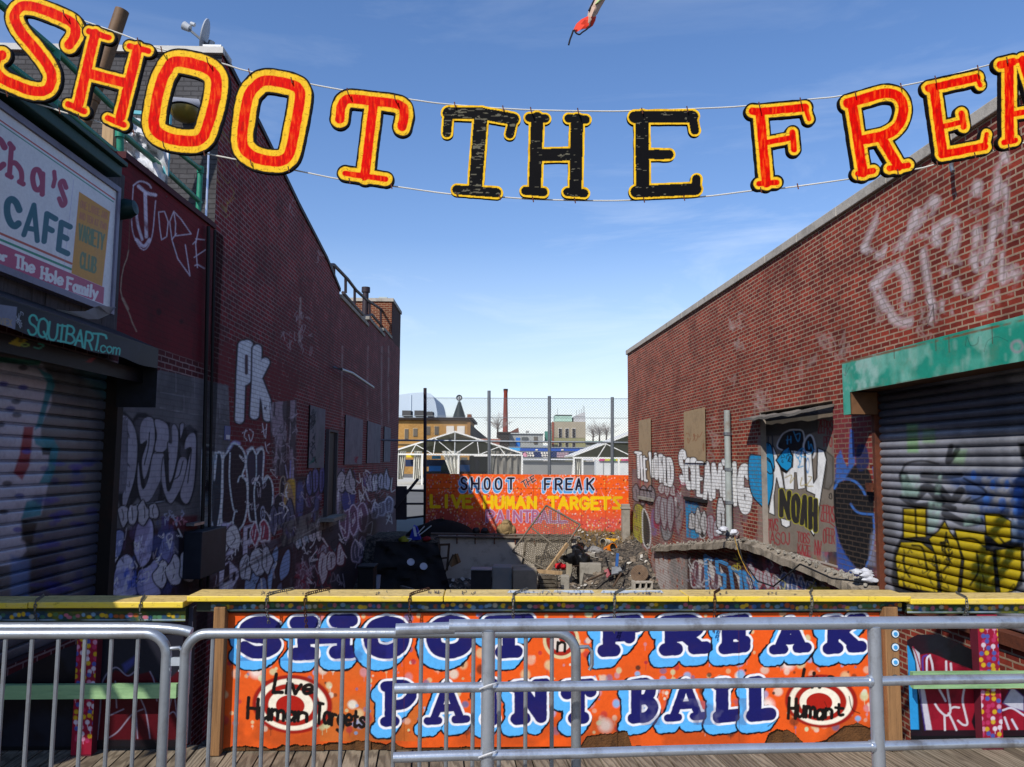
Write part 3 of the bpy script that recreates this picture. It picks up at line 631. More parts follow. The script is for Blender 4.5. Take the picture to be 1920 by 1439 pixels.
m = MB(); m.slab(RW, U0, fl[0], zt2 - .02, zt2 - .002, .004, HO - .003); m.slab(RW, U0, fl[0] - .02, zb2 + .01, zb2 + .03, -.1, HO - .004)
m.slab(RW, l0 - .02, l0 + .004, lb[1], zb2 - .002, .004, HO - .004); m.slab(RW, l0 + .006, fl[0], lb[1], lb[1] + .02, .004, HO - .004); m.slab(RW, fl[0] - .014, fl[0] - .001, lb[1], zt2, .004, HO - .003)
m.build('hood_lining', mat('hood_rust', '#6a4a30', .8, dirt='#2a1a10', damt=.6), ho)
# shutter with curved slats
def shutter(W, us, z0, z1, off, pitch, depth, rows, base, ex=.42):
    zs = []; of = []
    k = int((z1 - z0) / pitch)
    for i in range(k):
        for j in range(rows):
            t = j / rows; zs.append(z0 + (i + t) * pitch); of.append(off + depth * (math.sin(math.pi * min(1, t / .84)) ** ex if t < .84 else -.35))
    U, Z = np.meshgrid(us, zs); O = np.repeat(np.array(of)[:, None], len(us), 1)
    return Sheet(W.P(U, Z, 0) + W.n * O[..., None], np.stack([U, Z], -1), base)
SHUT_R = paint_mat('shutter_metal_right', .42, '#8d8f93', dirt='#241a14', damt=.4, metal=.3, sc=.8)
sh = shutter(RW, np.array([U0] + [RW.u(x, 900, -.07) for x in np.arange(1990, 1641, -1.3)]), .13, zHB + .35, -.075, .098, .03, 12, '#9c9da2')
def paint_shutter_right(s):
    e = C(1640, 700, 3.346)
    s.mottle([(1640, 640), (2000, 640), (2000, 1200), (1640, 1200)], ['#5e6068', '#a4a4ac'], 2, .5, .5, .15, 4, 3)
    s.poly(e([(0, 60), (1200, 60), (1200, 330), (0, 350)]), '#3a3c48', .75, 12)  # hood's cast shadow painted as a dark band across the top slats
    s.poly(e([(420, 640), (640, 620), (1200, 640), (1200, 900), (880, 900), (640, 960), (600, 800)]), '#2c4f86', .8, 14, wear=.2)
    for x, y, r in ((740, 700, 30), (830, 700, 26), (700, 800, 36), (800, 820, 40), (900, 760, 50), (900, 860, 50), (620, 640, 30)): s.ell(1640 + x / 3.346, 700 + y / 3.346, r / 3.346 * .6, r / 3.346, '#3a6fc0', .75, .5)
    s.poly(e([(200, 320), (270, 320), (275, 500), (205, 500)]), '#7fae6a', .7, 5); s.poly(e([(300, 350), (380, 350), (380, 440), (300, 440)]), '#86b072', .55, 5); s.poly(e([(500, 480), (580, 480), (560, 580), (490, 570)]), '#8fb580', .6, 6)
    for q, w in (([(160, 640), (200, 570), (300, 550), (400, 570)], 2), ([(480, 460), (460, 560), (520, 480)], 5), ([(560, 660), (700, 750), (560, 820), (600, 780)], 2), ([(180, 650), (240, 780), (330, 720), (420, 800)], 9), ([(300, 640), (420, 650), (540, 640)], 5), ([(400, 720), (480, 800), (540, 740)], 8), ([(170, 780), (260, 830), (400, 820), (500, 850)], 5), ([(440, 880), (560, 940), (660, 930)], 7)):
        s.stroke(e(q), w, '#101216', .8, 3)
    for q in ([(170, 640), (170, 780), (280, 780), (280, 640)], [(340, 800), (420, 820), (400, 940), (360, 1010), (330, 1000)], [(560, 820), (640, 830), (670, 940), (560, 960)], [(380, 620), (420, 640), (410, 760), (380, 760)]): s.poly(e(q), '#aac9b8', .6, 5, wear=.15)
    Y = '#c9ae1e'
    s.poly(e([(165, 840), (175, 850), (175, 1000), (120, 1120), (100, 1300), (130, 1380), (800, 1420), (930, 1330), (940, 1060), (860, 900), (860, 1000), (690, 990), (690, 1040), (500, 990), (470, 1060), (440, 900), (390, 1000), (330, 1010), (330, 850)]), '#0e0e0e', .9, 5)
    for q in ([(180, 850), (322, 850), (322, 1030), (250, 1030), (180, 1040)], [(165, 1060), (290, 1060), (380, 1130), (400, 1380), (150, 1340), (130, 1160)], [(400, 990), (440, 930), (475, 1000), (520, 1060), (545, 1160), (520, 1380), (420, 1380), (385, 1150), (340, 1040)], [(500, 975), (690, 1010), (700, 1110), (745, 1120), (760, 1380), (540, 1390), (560, 1170), (530, 1080)], [(690, 885), (780, 885), (855, 930), (855, 1050), (780, 1080), (700, 1010)], [(755, 1110), (920, 1090), (920, 1260), (880, 1360), (790, 1390)]):
        s.poly(e(q), Y, 1, 2, edge=(1.2, '#14120a'))
    for q in ([(255, 850), (262, 1030)], [(235, 1080), (300, 1100), (330, 1240)], [(450, 1000), (440, 1110), (470, 1180), (430, 1240)], [(640, 1120), (650, 1240), (600, 1330)], [(780, 1030), (840, 1090), (900, 1080)], [(180, 1150), (190, 1230), (220, 1280)], [(540, 1040), (620, 1040), (690, 1090)], [(750, 1180), (760, 1290)]): s.stroke(e(q), 2, '#14120a', .9, 2)
    s.scrib(1680, 1040, 1900, 1110, 30, 1.2, '#1a1a14', .75, 12, 1.5); s.scrib(1765, 1010, 1785, 1060, 14, 1.0, '#1a1a14', .9, 7)
    s.poly(e([(860, 920), (940, 930), (940, 1060), (860, 1060)]), '#7f96b4', .6, 5); s.poly(e([(900, 440), (960, 440), (960, 560), (920, 540)]), '#0e0e10', .9, 5)
    s.poly(e([(0, 780), (130, 880), (110, 1300), (20, 1250)]), '#555', .35, 10)
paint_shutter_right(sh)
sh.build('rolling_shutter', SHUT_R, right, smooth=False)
m = MB(); m.slab(RW, uS - .075, uS, .1, zHB, -.3, .012); m.build('shutter_rail', RUST, right, bevel=.005)
m = MB(); m.slab(RW, uS + .02, uS + .12, RW.z(1635, 916), RW.z(1635, 906), .0, .06); m.slab(RW, uS - .08, uS + .04, RW.z(1638, 922), RW.z(1638, 910), .06, .09); m.build('latch', RUST, right)
m = MB(); m.slab(RW, U0, uS - .1, .0, .12, -.5, .06); m.build('shutter_sill', RUST, right)
m = MB(); m.slab(RW, U0, uS, zHB + .0, zHB + .25, -.5, -.01); m.build('shutter_lintel', DARK, right)
# white plastic rubbish on the ledge
def white_bags(name, label, c, n, r, sd):
    rg = random.Random(sd); m = MB()
    for k in range(n): m.blob([c[0] + rg.uniform(-r, r), c[1] + rg.uniform(-r, r), c[2] + rg.uniform(0, r * .8)], [rg.uniform(.5, .8) * r, rg.uniform(.4, .6) * r, rg.uniform(.25, .4) * r], k + sd, .35, 6)
    tag(m.build(name, mat('white_plastic', '#b9bcc4', .45, var=.15, dirt='#6a6a70'), None, True), label, 'bag')
c0 = RW.pt(1622, 1086, .12); white_bags('plastic_bag', 'crumpled white plastic bags on the ledge at the foot of the rusty shutter post', c0, 5, .12, 5)
c0 = RW.pt(1366, 1002, .2); white_bags('plastic_bag', 'crumpled white plastic bag at the foot of the grey drain pipe', c0, 4, .13, 25)
m = MB()
cab = [(1383, 1015, .35), (1392, 1050, .5), (1420, 1090, .55), (1450, 1100, .55), (1480, 1075, .5), (1500, 1058, .4), (1560, 1085, .35), (1620, 1092, .3)]
m.tube([tuple(RW.pt(x, y, o)) for x, y, o in cab], .012, 6)
tag(m.build('loose_cable', mat('black_rubber', '#141414', .6, bump=0)), 'thin black cable hanging in a loop over the broken ledge on the right', 'cable')
m = MB(); m.tube([tuple(RW.pt(x, y, o)) for x, y, o in ((1377, 1008, .3), (1386, 1040, .5), (1400, 1070, .5), (1415, 1090, .5))], .007, 6)
tag(m.build('cord', mat('yellow_cord', '#9a7a2a', .7)), 'yellowish cord trailing down from the corner of the broken ledge', 'cord')
m = MB(); w_ = RW.pt(1784, 312, .0); m.tube([RW.pt(1784, 300, .02), RW.pt(1784, 314, .12), RW.pt(1787, 322, .14)], .02, 6); m.build('wall_bracket', ZINC, right)
# ================================================================ LEFT: CAFE AND WAREHOUSE
BRICK_L = brick_mat('brick_left', '#8a121c', '#580a12', '#987c7e', msize=.0085, damt=.5, dark=.4, dirt='#2c060b', gap=.1, gapd=.3)
BRICK_C = brick_mat('brick_cafe', '#641521', '#4a0f19', '#a08482', msize=.0085, damt=.45, dark=.35, dirt='#22070b', gap=.0, gapd=.16)
BRICK_G = brick_mat('brick_grey_paint', '#5b5a5c', '#4f4e50', '#3f3e40', msize=.008, damt=.4, dark=.3)
BRICK_O = brick_mat('brick_orange', '#7c3a22', '#5c2616', '#9a7a60', msize=.012, damt=.2, dark=.2)
GREENP = mat('green_rail_paint', '#1d7a60', .45, var=.2, sc=9, bump=.1, dirt='#0d3a30', dsc=6, damt=.5)
cafe = thing('cafe_building', 'low dark red cafe building at the near left with a rolled-down shutter', 'building')
ware = thing('warehouse', 'tall maroon brick warehouse behind the cafe on the left, roofline sloping down, windows boarded', 'building')
uJ = LW.u(402, 430); uA = 2.4; uFar = LW.u(746)
zB = -2.3
# roof outline of the warehouse (u, z)
RO = [(uJ, LW.z(424, 112) if False else LW.hit(424, 112)[1])] + [LW.hit(x, y) for x, y in ((485, 233), (527, 318), (559, 384), (612, 485), (637, 545))]
RO[0] = (uJ, LW.hit(418, 103)[1]); RO = [(LW.hit(418, 103)[0], LW.hit(418, 103)[1])] + RO[1:]
STEP = [LW.hit(640, 561), LW.hit(690, 614), LW.hit(690.5, 601), LW.hit(720, 631), LW.hit(720.5, 621), LW.hit(736, 639)]
RO2 = [(STEP[0][0], (STEP[0][1] + STEP[1][1]) / 2), (STEP[1][0], (STEP[0][1] + STEP[1][1]) / 2)]
zl1, zl2, zl3 = [(STEP[k][1] + STEP[k + 1][1]) / 2 for k in (0, 2, 4)]
uC1, uC2, uC3 = LW.u(637, 550), LW.u(690, 610), LW.u(720, 630)
def roof_z(u):
    u = np.asarray(u, float)
    z = np.interp(u, [p[0] for p in RO], [p[1] for p in RO])
    z = np.where(u > RO[-1][0], zl1, z); z = np.where(u > uC2, zl2, z); return np.where(u > uC3, zl3, z)
us = np.concatenate([[uJ], [LW.u(x) for x in np.arange(404, 746, .85)], [uFar]])
zc = roof_z(us); tt = np.linspace(0, 1, 520); ZZ = zB + (zc[None, :] - zB) * tt[:, None]; UU = np.repeat(us[None, :], 520, 0)
lw = Sheet(LW.P(UU, ZZ), np.stack([UU, ZZ], -1))
# cafe wall: parapet line
p0, p1 = LW.hit(240, 304), LW.hit(400, 429); zPar = (p0[1] + p1[1]) / 2
par = lambda u: p0[1] + (np.asarray(u) - p0[0]) * (p1[1] - p0[1]) / (p1[0] - p0[0])
uSh = LW.u(211, 1000); uFa = LW.u(222, 450)
us2 = np.concatenate([[uA], np.linspace(uA, LW.u(195), 30)[1:], [LW.u(x) for x in np.arange(196, 402, 1.05)], [uJ]])
zc2 = par(us2); ZZ = zB + (zc2[None, :] - zB) * np.linspace(0, 1, 560)[:, None]; UU = np.repeat(us2[None, :], 560, 0)
cw = Sheet(LW.P(UU, ZZ), np.stack([UU, ZZ], -1))
zShT, zShB = LW.z(205, 690), LW.z(0, 1255)
cw.cut = lambda u, z: (u < uSh) & (z > zShB) & (z < zShT)
RED = '#4f0712'
def paint_left(s):
    # red painted zones
    s.poly([(200, 250), (402, 425), (402, 690), (300, 655), (200, 640)], RED, 1, 3); s.mottle([(200, 250), (402, 425), (402, 690), (300, 655), (200, 640)], ['#430610', '#5a0a16'], 1.6, .6, .5)
    s.poly([(398, 640), (470, 640), (560, 700), (560, 730), (500, 850), (500, 960), (430, 1040), (390, 900), (428, 830), (428, 725), (398, 715)], RED, .85, 5, wear=.12)
    s.poly([(560, 500), (745, 640), (745, 800), (640, 770), (540, 720), (500, 640)], '#3a0a12', .5, 14, wear=.25)
    # block work and render
    s.poly([(200, 745), (300, 694), (428, 723), (432, 830), (418, 905), (395, 1000), (200, 1000)], '#4d4d50', .97, 2)
    s.mottle([(200, 745), (300, 694), (428, 723), (432, 830), (395, 1000), (200, 1000)], ['#3f3f42', '#5d5c60'], 2.2, .6, .5)
    for q in ([(300, 735), (428, 760)], [(300, 765), (430, 790)], [(250, 800), (430, 820)], [(330, 700), (330, 735)], [(365, 708), (365, 745)], [(400, 716), (400, 754)], [(345, 740), (345, 770)], [(382, 750), (382, 780)], [(412, 757), (412, 786)]): s.stroke(q, .5, '#78787c', .6, .8, False)
    s.poly([(200, 1000), (395, 985), (470, 1030), (640, 960), (650, 1010), (660, 1200), (200, 1200)], '#2c2026', .85, 8)
    s.mottle([(200, 1000), (395, 985), (470, 1030), (640, 960), (660, 1110), (200, 1110)], ['#181216', '#4c4650', '#2a1a20'], 2.4, .65, .5, .1, 2)
    s.poly([(640, 960), (746, 925), (746, 1060), (700, 1080), (650, 1110)], '#2c1c22', .8, 10)
    # crack and small holes on the red wall
    s.stroke([(241, 470), (238, 485), (232, 500), (228, 520), (226, 545), (230, 562), (236, 575), (243, 590), (248, 605), (256, 622)], 1.0, '#8a7a6a', .85, 1, False)
    s.stroke([(244, 380), (243, 430), (241, 470)], .8, '#5a4538', .6, 1.2, False); s.stroke([(230, 560), (240, 580)], 2.2, '#8a7a6a', .7, 1.2, False); s.ell(298, 585, 5, 7, '#1c0306', .7, .4); s.ell(340, 603, 4, 5, '#1c0306', .6, .4)
    for k in range(16): s.stroke([(random.uniform(225, 398), random.uniform(420, 640)), ] * 2, random.uniform(3, 9), '#1c0306', .25, 7)
    # white outline tags
    g = C(200, 280, 3.597); Wt = '#b4abba'
    for q, w in (([(180, 245), (168, 480), (190, 600), (250, 680), (305, 590), (330, 350)], .9), ([(180, 245), (225, 217), (280, 235), (300, 262)], 1.3), ([(260, 300), (268, 590)], 3.2), ([(197, 380), (208, 500), (240, 610)], 2.4), ([(215, 250), (270, 295), (330, 310)], 3), ([(200, 610), (250, 655), (290, 610)], 3.0)): s.stroke(g(q), w, Wt, .85, 1.5, wear=.08)
    for q in ([(350, 430), (358, 530), (370, 612), (405, 590), (415, 490), (390, 420), (350, 425)], [(452, 420), (425, 490), (440, 610), (470, 570)], [(452, 420), (465, 500), (462, 585), (570, 572), (500, 470), (452, 420)], [(440, 610), (480, 740), (562, 855), (545, 740), (530, 645)], [(620, 540), (600, 640), (612, 800)], [(600, 605), (660, 612)], [(582, 640), (605, 615)], [(590, 730), (665, 680)], [(595, 785), (615, 778), (660, 805)]): s.stroke(g(q), .85, Wt, .9, 1.2, False)
    for k in range(14):
        x, y = random.uniform(405, 440), random.uniform(180, 420); s.stroke([(x, y), (x + random.uniform(-6, 10), y + 12), (x + random.uniform(-8, 6), y + random.uniform(18, 34)), (x + 8, y + 20)], .7, '#8a7a3a', .55, 1)
    for x0, y0, x1, y1, n in ((515, 600, 545, 650, 5), (555, 585, 582, 660, 14), (540, 370, 560, 400, 5), (595, 470, 605, 490, 3)): s.scrib(x0, y0, x1, y1, n, .6, '#94878c', .5, 9, 1.2)
    for x in (642, 690, 716, 729): s.stroke([(x, 650), (x - 1, 720), (x, 800)], 1.6, '#857674', .4, 2, False, wear=.3)
    s.stroke([(563, 560), (562, 640)], 2, '#94857f', .6, 2, False, wear=.2)
    # big white letters
    for S in (segs([[(455, 648), (452, 700), (449, 786)], cat([(455, 648), (466, 648), (470, 668), (469, 700), (462, 712), (454, 716)])]), segs([[(482, 655), (481, 710), (477, 778)], [(481, 712), (497, 680)], [(485, 716), (499, 752), (502, 782)]])):
        s.lay(S, [(11.5, '#0d0b0d', .95), (8.2, '#a9acb8', 1)], 2.0)
    s.stroke([(462, 668), (462, 700)], 3.0, '#2a0a10', .95, 1.5, False); s.scrib(494, 762, 500, 770, 3, .7, '#222', .9, 4)
    for q in ([(461, 806), (458, 818), (463, 826)], [(455, 812), (463, 808)], [(468, 806), (475, 812), (470, 828), (466, 815)], [(492, 795), (496, 820)], [(491, 810), (499, 805)], [(500, 796), (498, 822)], [(497, 830), (500, 845), (504, 850)], [(501, 836), (506, 832)]): s.stroke(q, .8, '#b0b0ba', .9, .9)
    # scrawled block between letters and window
    s.poly([(512, 770), (552, 760), (556, 890), (545, 915), (510, 880)], '#3a2a30', .7, 6); s.mottle([(505, 755), (556, 750), (556, 900), (510, 890)], ['#7d727a', '#1c1216'], 3, .8, .5, .06, 3, 2.5)
    s.scrib(510, 770, 554, 880, 34, .8, ['#8d848c', '#17110f', '#6a5a62'], .7, 12)
    # grey bubble letters
    k = C(200, 760, 4.114); GB = '#83818c'
    s.poly(k([(75, 60), (140, 50), (200, 110), (235, 60), (300, 60), (360, 100), (470, 130), (520, 140), (560, 190), (640, 150), (700, 200), (700, 460), (680, 640), (640, 770), (590, 780), (520, 740), (500, 770), (450, 750), (300, 780), (240, 720), (130, 840), (70, 700)]), '#121218', .95, 4)
    for q in ([(90, 90), (130, 75), (180, 110), (225, 200), (240, 350), (220, 550), (170, 720), (130, 830), (120, 700), (150, 600), (160, 300), (155, 150), (110, 110)], [(255, 180), (280, 110), (325, 90), (365, 120), (375, 250), (360, 350), (310, 540), (280, 560), (270, 420), (310, 280), (260, 300)],
              [(245, 430), (275, 640), (320, 560), (360, 370), (440, 375), (435, 520), (390, 640), (330, 740), (270, 740), (235, 600)], [(370, 110), (470, 150), (480, 290), (440, 360), (370, 350), (385, 230)], [(500, 170), (530, 150), (555, 220), (545, 400), (510, 560), (480, 590), (475, 400), (470, 290), (500, 290)],
              [(440, 400), (470, 660), (520, 560), (560, 410), (620, 420), (610, 560), (570, 650), (500, 760), (450, 700), (420, 560)], [(600, 340), (610, 260), (650, 215), (690, 240), (690, 420), (675, 620), (640, 740), (600, 760), (565, 690), (600, 560), (630, 420), (650, 330)], [(565, 150), (600, 150), (570, 260)]):
        s.poly(k(q), GB, 1, 1.5, True, edge=(1.0, '#0e0e12'))
    s.mottle(k([(90, 75), (690, 150), (690, 620), (130, 830)]), ['#65636c'], 5, .3, .55, .2, 4)
    for q in ([(330, 210), (320, 330), (290, 460)], [(655, 340), (640, 480), (625, 600)], [(590, 430), (560, 540), (525, 570)], [(360, 370), (480, 370)], [(470, 380), (480, 420)]): s.stroke(k(q), 1.1, '#101014', .9)
    s.scrib(222, 782, 240, 920, 42, .7, '#1c141c', .85, 9)
    s.poly(k([(75, 60), (160, 90), (160, 680), (60, 680)]), '#9a98a8', .25, 4); s.stroke(k([(200, 770), (330, 760), (450, 735)]), .8, '#8a93a0', .7); s.poly(k([(260, 790), (310, 790), (270, 850)]), '#9fb4c8', .9, 1.5)
    # underneath: white and mauve bubbles
    s.poly(k([(30, 960), (700, 930), (700, 1100), (560, 1460), (0, 1460)]), '#2a1820', .85, 8); s.poly(k([(420, 860), (700, 850), (700, 960), (430, 960)]), '#430a14', .9, 5)
    for q, c in (([(205, 1100), (230, 930), (300, 865), (350, 890), (365, 980), (350, 1150), (310, 1230), (260, 1250), (225, 1180)], '#9a97b4'), ([(70, 1250), (100, 1180), (160, 1150), (210, 1200), (220, 1300), (235, 1460), (40, 1460)], '#a6a6c4'), ([(240, 1290), (320, 1240), (370, 1190), (425, 1220), (420, 1320), (380, 1360), (420, 1460), (245, 1460)], '#9694b4'), ([(390, 1200), (420, 1050), (470, 980), (550, 980), (560, 1120), (540, 1300), (480, 1360), (440, 1290)], '#8a8bac'), ([(60, 990), (100, 960), (140, 1000), (110, 1150), (70, 1180), (20, 1130)], '#6a7296'), ([(0, 1180), (60, 1200), (40, 1300), (0, 1400)], '#9c9cba')):
        s.poly(k(q), c, 1, 2, True, edge=(1.6, '#15101a'))
    s.mottle(k([(0, 860), (560, 860), (560, 1460), (0, 1460)]), ['#3c4a80', '#4a3558'], 4, .5, .56, .08, 8); s.scrib(235, 1060, 275, 1100, 10, 2.2, '#3a4fa0', .7, 9); s.scrib(215, 1010, 345, 1100, 26, .6, ['#c0bfd0', '#15101a'], .6, 12)
    s.scrib(295, 955, 345, 985, 12, .9, '#8d92a6', .8, 8); s.scrib(325, 965, 350, 985, 6, .7, '#a06a78', .8, 6)
    s.poly(k([(520, 960), (560, 960), (620, 1100), (640, 1460), (540, 1460), (510, 1300)]), '#0f0c12', .8, 5)
    # dark bubble letters with pale outline
    d = C(400, 820, 4.962); PO = '#bcd2e2'; DKb = '#181820'
    s.poly(C(380, 740, 3.79)([(0, 400), (60, 400), (80, 440), (135, 420), (150, 470), (130, 900), (60, 1020), (0, 1000)]), DKb, .95, 2, True, edge=(1.4, PO)); s.stroke(C(380, 740, 3.79)([(45, 500), (20, 650)]), .8, PO, .9); s.stroke(C(380, 740, 3.79)([(0, 750), (70, 650), (130, 690), (140, 760)]), 1.2, '#8aa4b8', .8, 2)
    for q, c in (([(5, 200), (30, 150), (70, 150), (85, 250), (80, 420), (70, 640), (20, 900), (-20, 700)], '#20262e'), ([(90, 220), (130, 140), (180, 60), (240, 80), (290, 150), (300, 260), (270, 360), (310, 420), (320, 600), (290, 780), (240, 860), (190, 850), (180, 790), (130, 810), (75, 780), (85, 500)], '#1d1219'), ([(305, 240), (330, 130), (370, 110), (400, 160), (440, 110), (470, 150), (460, 400), (500, 360), (545, 420), (555, 560), (530, 740), (470, 900), (410, 960), (395, 800), (340, 770), (320, 600), (320, 420)], '#1b161e')):
        s.poly(d(q), c, .96, 1.5, True, edge=(1.4, PO))
    for q in ([(155, 150), (150, 400), (185, 660), (220, 690)], [(228, 420), (245, 370), (290, 360)], [(180, 790), (200, 690)], [(400, 160), (400, 350), (380, 500), (385, 640), (400, 800)], [(460, 430), (490, 400), (510, 360)], [(30, 170), (10, 400)], [(300, 380), (325, 480)]): s.stroke(d(q), 1.1, PO, .9, 1.6)
    s.stroke(d([(140, 120), (190, 50), (240, 60)]), 3, '#8d92c0', .6, 3); s.stroke(d([(320, 130), (360, 100)]), 3, PO, .5, 3); s.stroke(d([(410, 120), (450, 100)]), 3, PO, .5, 3)
    s.poly(d([(310, 170), (385, 150), (395, 420), (330, 440)]), '#332a3a', .8, 3); s.poly(d([(405, 170), (462, 140), (450, 420), (400, 430)]), '#332a3a', .8, 3)
    s.ell(400 + 460 / 4.962, 820 + 710 / 4.962, 4.6, 14, '#8e93a4', .9, .2, ring=.72); s.ell(400 + 460 / 4.962, 820 + 710 / 4.962, 1.6, 6, '#8e93a4', .9, .3, ring=.4)
    # pale block letters
    for q in ([(60, 890), (190, 850), (190, 1090), (110, 1110), (100, 1180), (150, 1150), (240, 1240), (240, 1300), (160, 1440), (50, 1440)], [(280, 830), (395, 800), (390, 980), (320, 1010), (320, 1100), (290, 1400), (270, 1180)]): s.poly(d(q), '#aaa6b8', .95, 1.5, edge=(.5, '#1a141a'))
    for q in ([(105, 930), (145, 910), (140, 1040), (98, 1055)], [(318, 850), (350, 835), (345, 940), (312, 960)], [(105, 1200), (150, 1160), (150, 1340), (90, 1360)], [(180, 1260), (210, 1250), (205, 1330), (175, 1340)]): s.poly(d(q), '#241219', 1, 1.5)
    s.poly(d([(70, 790), (180, 810), (250, 870), (70, 880)]), '#9a93b0', .8, 4)
    # maroon and white loops
    s.poly(d([(280, 1120), (720, 1010), (720, 1440), (260, 1440)]), '#2e1a1c', .7, 6)
    for q, c in (([(290, 1440), (310, 1240), (350, 1140), (400, 1150), (430, 1240), (420, 1440)], '#7688a4'), ([(400, 1440), (420, 1340), (470, 1300), (510, 1360), (520, 1440)], '#6c7894'), ([(500, 1300), (530, 1120), (580, 1010), (610, 1040), (600, 1160), (560, 1300), (540, 1440), (510, 1440)], '#7c92b0'), ([(610, 1240), (640, 1120), (690, 1040), (720, 1080), (710, 1250), (650, 1330), (620, 1330)], '#7486a6'), ([(440, 1110), (510, 1090), (500, 1190), (440, 1210)], '#2c4a62'), ([(580, 1440), (600, 1370), (640, 1350), (640, 1440)], '#555a70')):
        s.poly(d(q), c, .95, 2, True, edge=(1.7, '#2a0e12'))
    s.stroke(d([(260, 1320), (450, 1220), (620, 1140)]), 1.2, '#15151a', .9, 1, False)
    # yellow oval in blue, blue ovals
    s.poly(d([(575, 560), (640, 540), (650, 800), (600, 860), (560, 820), (560, 660)]), '#16141b', .95, 2, True, edge=(.7, '#8a7a8a')); s.poly(d([(625, 400), (660, 370), (665, 500), (620, 540)]), '#181018', .95, 2, True, edge=(.8, '#8f8270'))
    s.poly(d([(690, 420), (760, 390), (770, 600), (750, 880), (700, 950), (650, 860), (640, 700), (660, 520)]), '#33336e', .95, 4, True); s.poly(d([(690, 410), (755, 390), (765, 550), (750, 800), (720, 890), (680, 800), (655, 640), (665, 500)]), '#a3852a', 1, 3, True); s.mottle(d([(690, 410), (755, 390), (765, 550), (750, 800), (720, 890), (655, 640)]), ['#8a5e2c', '#6b5a6a'], 6, .5, .55, .08)
    s.stroke(d([(670, 260), (690, 380)]), 1.2, '#8f8aa4', .7); s.stroke(d([(720, 220), (715, 380)]), 1.2, '#7a76b0', .7); s.stroke(d([(745, 280), (740, 390)]), 1.0, '#8f8aa4', .7); s.ell(400 + 730 / 4.962, 820 + 720 / 4.962, 1, 4, '#111', .9)
    for q, c in (([(780, 430), (830, 410), (850, 600), (820, 780), (790, 800), (770, 650)], '#3c4670'), ([(940, 500), (980, 480), (985, 640), (950, 780), (925, 740)], '#3a4468'), ([(860, 400), (930, 390), (930, 700), (850, 760)], '#241a2a')): s.poly(d(q), c, .85, 4, True, edge=(.7, '#120d12'))
    s.scrib(560, 895, 605, 975, 40, .7, ['#58507a', '#15111a', '#7a7488', '#5a2f4a'], .7, 9)
    s.poly(d([(760, 350), (1000, 360), (990, 420), (770, 430)]), '#120c10', .7, 8)
    # strip by the door, blue ovals beyond it
    s.poly(d([(1125, 100), (1150, 100), (1145, 260), (1120, 260)]), '#a09ab0', .7, 2, wear=.3); s.poly(d([(1120, 280), (1220, 280), (1200, 760), (1130, 780)]), '#4a4150', .8, 4); s.scrib(624, 878, 644, 975, 40, .6, ['#9a92a8', '#17121a', '#5a5480'], .8, 7)
    s.poly(d([(1140, 510), (1180, 500), (1190, 640), (1160, 730), (1130, 680)]), '#85808f', .9, 2, True, edge=(.7, '#18141a'))
    q7 = C(380, 740, 3.79)
    s.poly(q7([(1010, 660), (1060, 640), (1085, 720), (1060, 850), (1030, 980), (1000, 900), (990, 760)]), '#2f3a70', .9, 4, True); s.scrib(664, 880, 700, 950, 34, .6, ['#8d8494', '#4a4480', '#1a1218'], .6, 8)
    s.poly(q7([(1075, 760), (1110, 820), (1105, 1060), (1070, 1120)]), '#55606c', .6, 6, wear=.2); s.poly(q7([(1100, 680), (1160, 660), (1160, 820), (1110, 860)]), '#3f2d26', .7, 8)
    s.poly(q7([(870, 860), (960, 880), (960, 1380), (860, 1380)]), '#2b2a30', .8, 8); s.poly(q7([(970, 980), (1100, 1100), (1090, 1380), (960, 1380)]), '#141319', .9, 10); s.poly(q7([(1010, 1260), (1090, 1180), (1080, 1380), (1000, 1380)]), '#17161c', .9, 8)
    # red and white drips low down
    s.poly(d([(770, 1180), (860, 1150), (920, 1250), (880, 1440), (760, 1440)]), '#6c4a56', .8, 5); s.scrib(555, 1055, 590, 1108, 40, .8, ['#7a1c2c', '#8d7c88', '#2a1218'], .8, 9); s.scrib(592, 1030, 630, 1100, 40, .8, ['#77707e', '#7a1c2c', '#1f1a20', '#4a5f6a'], .7, 10)
    s.poly(d([(960, 1190), (1000, 1020), (1060, 1000), (1090, 1100), (1060, 1300), (980, 1300)]), '#5c4a52', .7, 4, True, edge=(.9, '#5a1622')); s.ell(607, 1033, 5, 11, '#8d8a96', .9, .2, ring=.5)
    s.scrib(545, 1000, 580, 1030, 8, 1.0, ['#8a95a0', '#2a3038'], .7, 8)
    for i_, (x, y, w, hh_, fc, oc_, n) in enumerate(((505, 975, 46, 56, '#4a4a60', '#0d0b10', 3), (552, 1012, 52, 44, '#a9a6a8', '#120e12', 4), (634, 908, 30, 46, '#8d8a90', '#120e14', 2), (688, 908, 42, 36, '#8d8696', '#1a1216', 4), (640, 985, 46, 56, '#5a3a50', '#a8a0b0', 3), (596, 1068, 50, 54, '#a8a2a6', '#4a1420', 3), (452, 1072, 60, 60, '#a4a6ac', '#1a1014', 3), (404, 1020, 44, 56, '#bcb8bc', '#15101a', 2), (696, 962, 40, 34, '#4a4a66', '#a8a4b8', 3), (222, 968, 74, 44, '#96939a', '#0f0c12', 4), (292, 1082, 70, 56, '#b4b2ba', '#15101a', 3), (470, 1005, 34, 46, '#7a1c30', '#c0b8c4', 2), (575, 905, 34, 60, '#4c4c78', '#0f0c12', 3), (660, 1040, 40, 44, '#3c3c48', '#8a8494', 3))): s.throw(x, y, w, hh_, fc, oc_, n, 20 + i_, (866 - y) / (930 - x), 1.1)
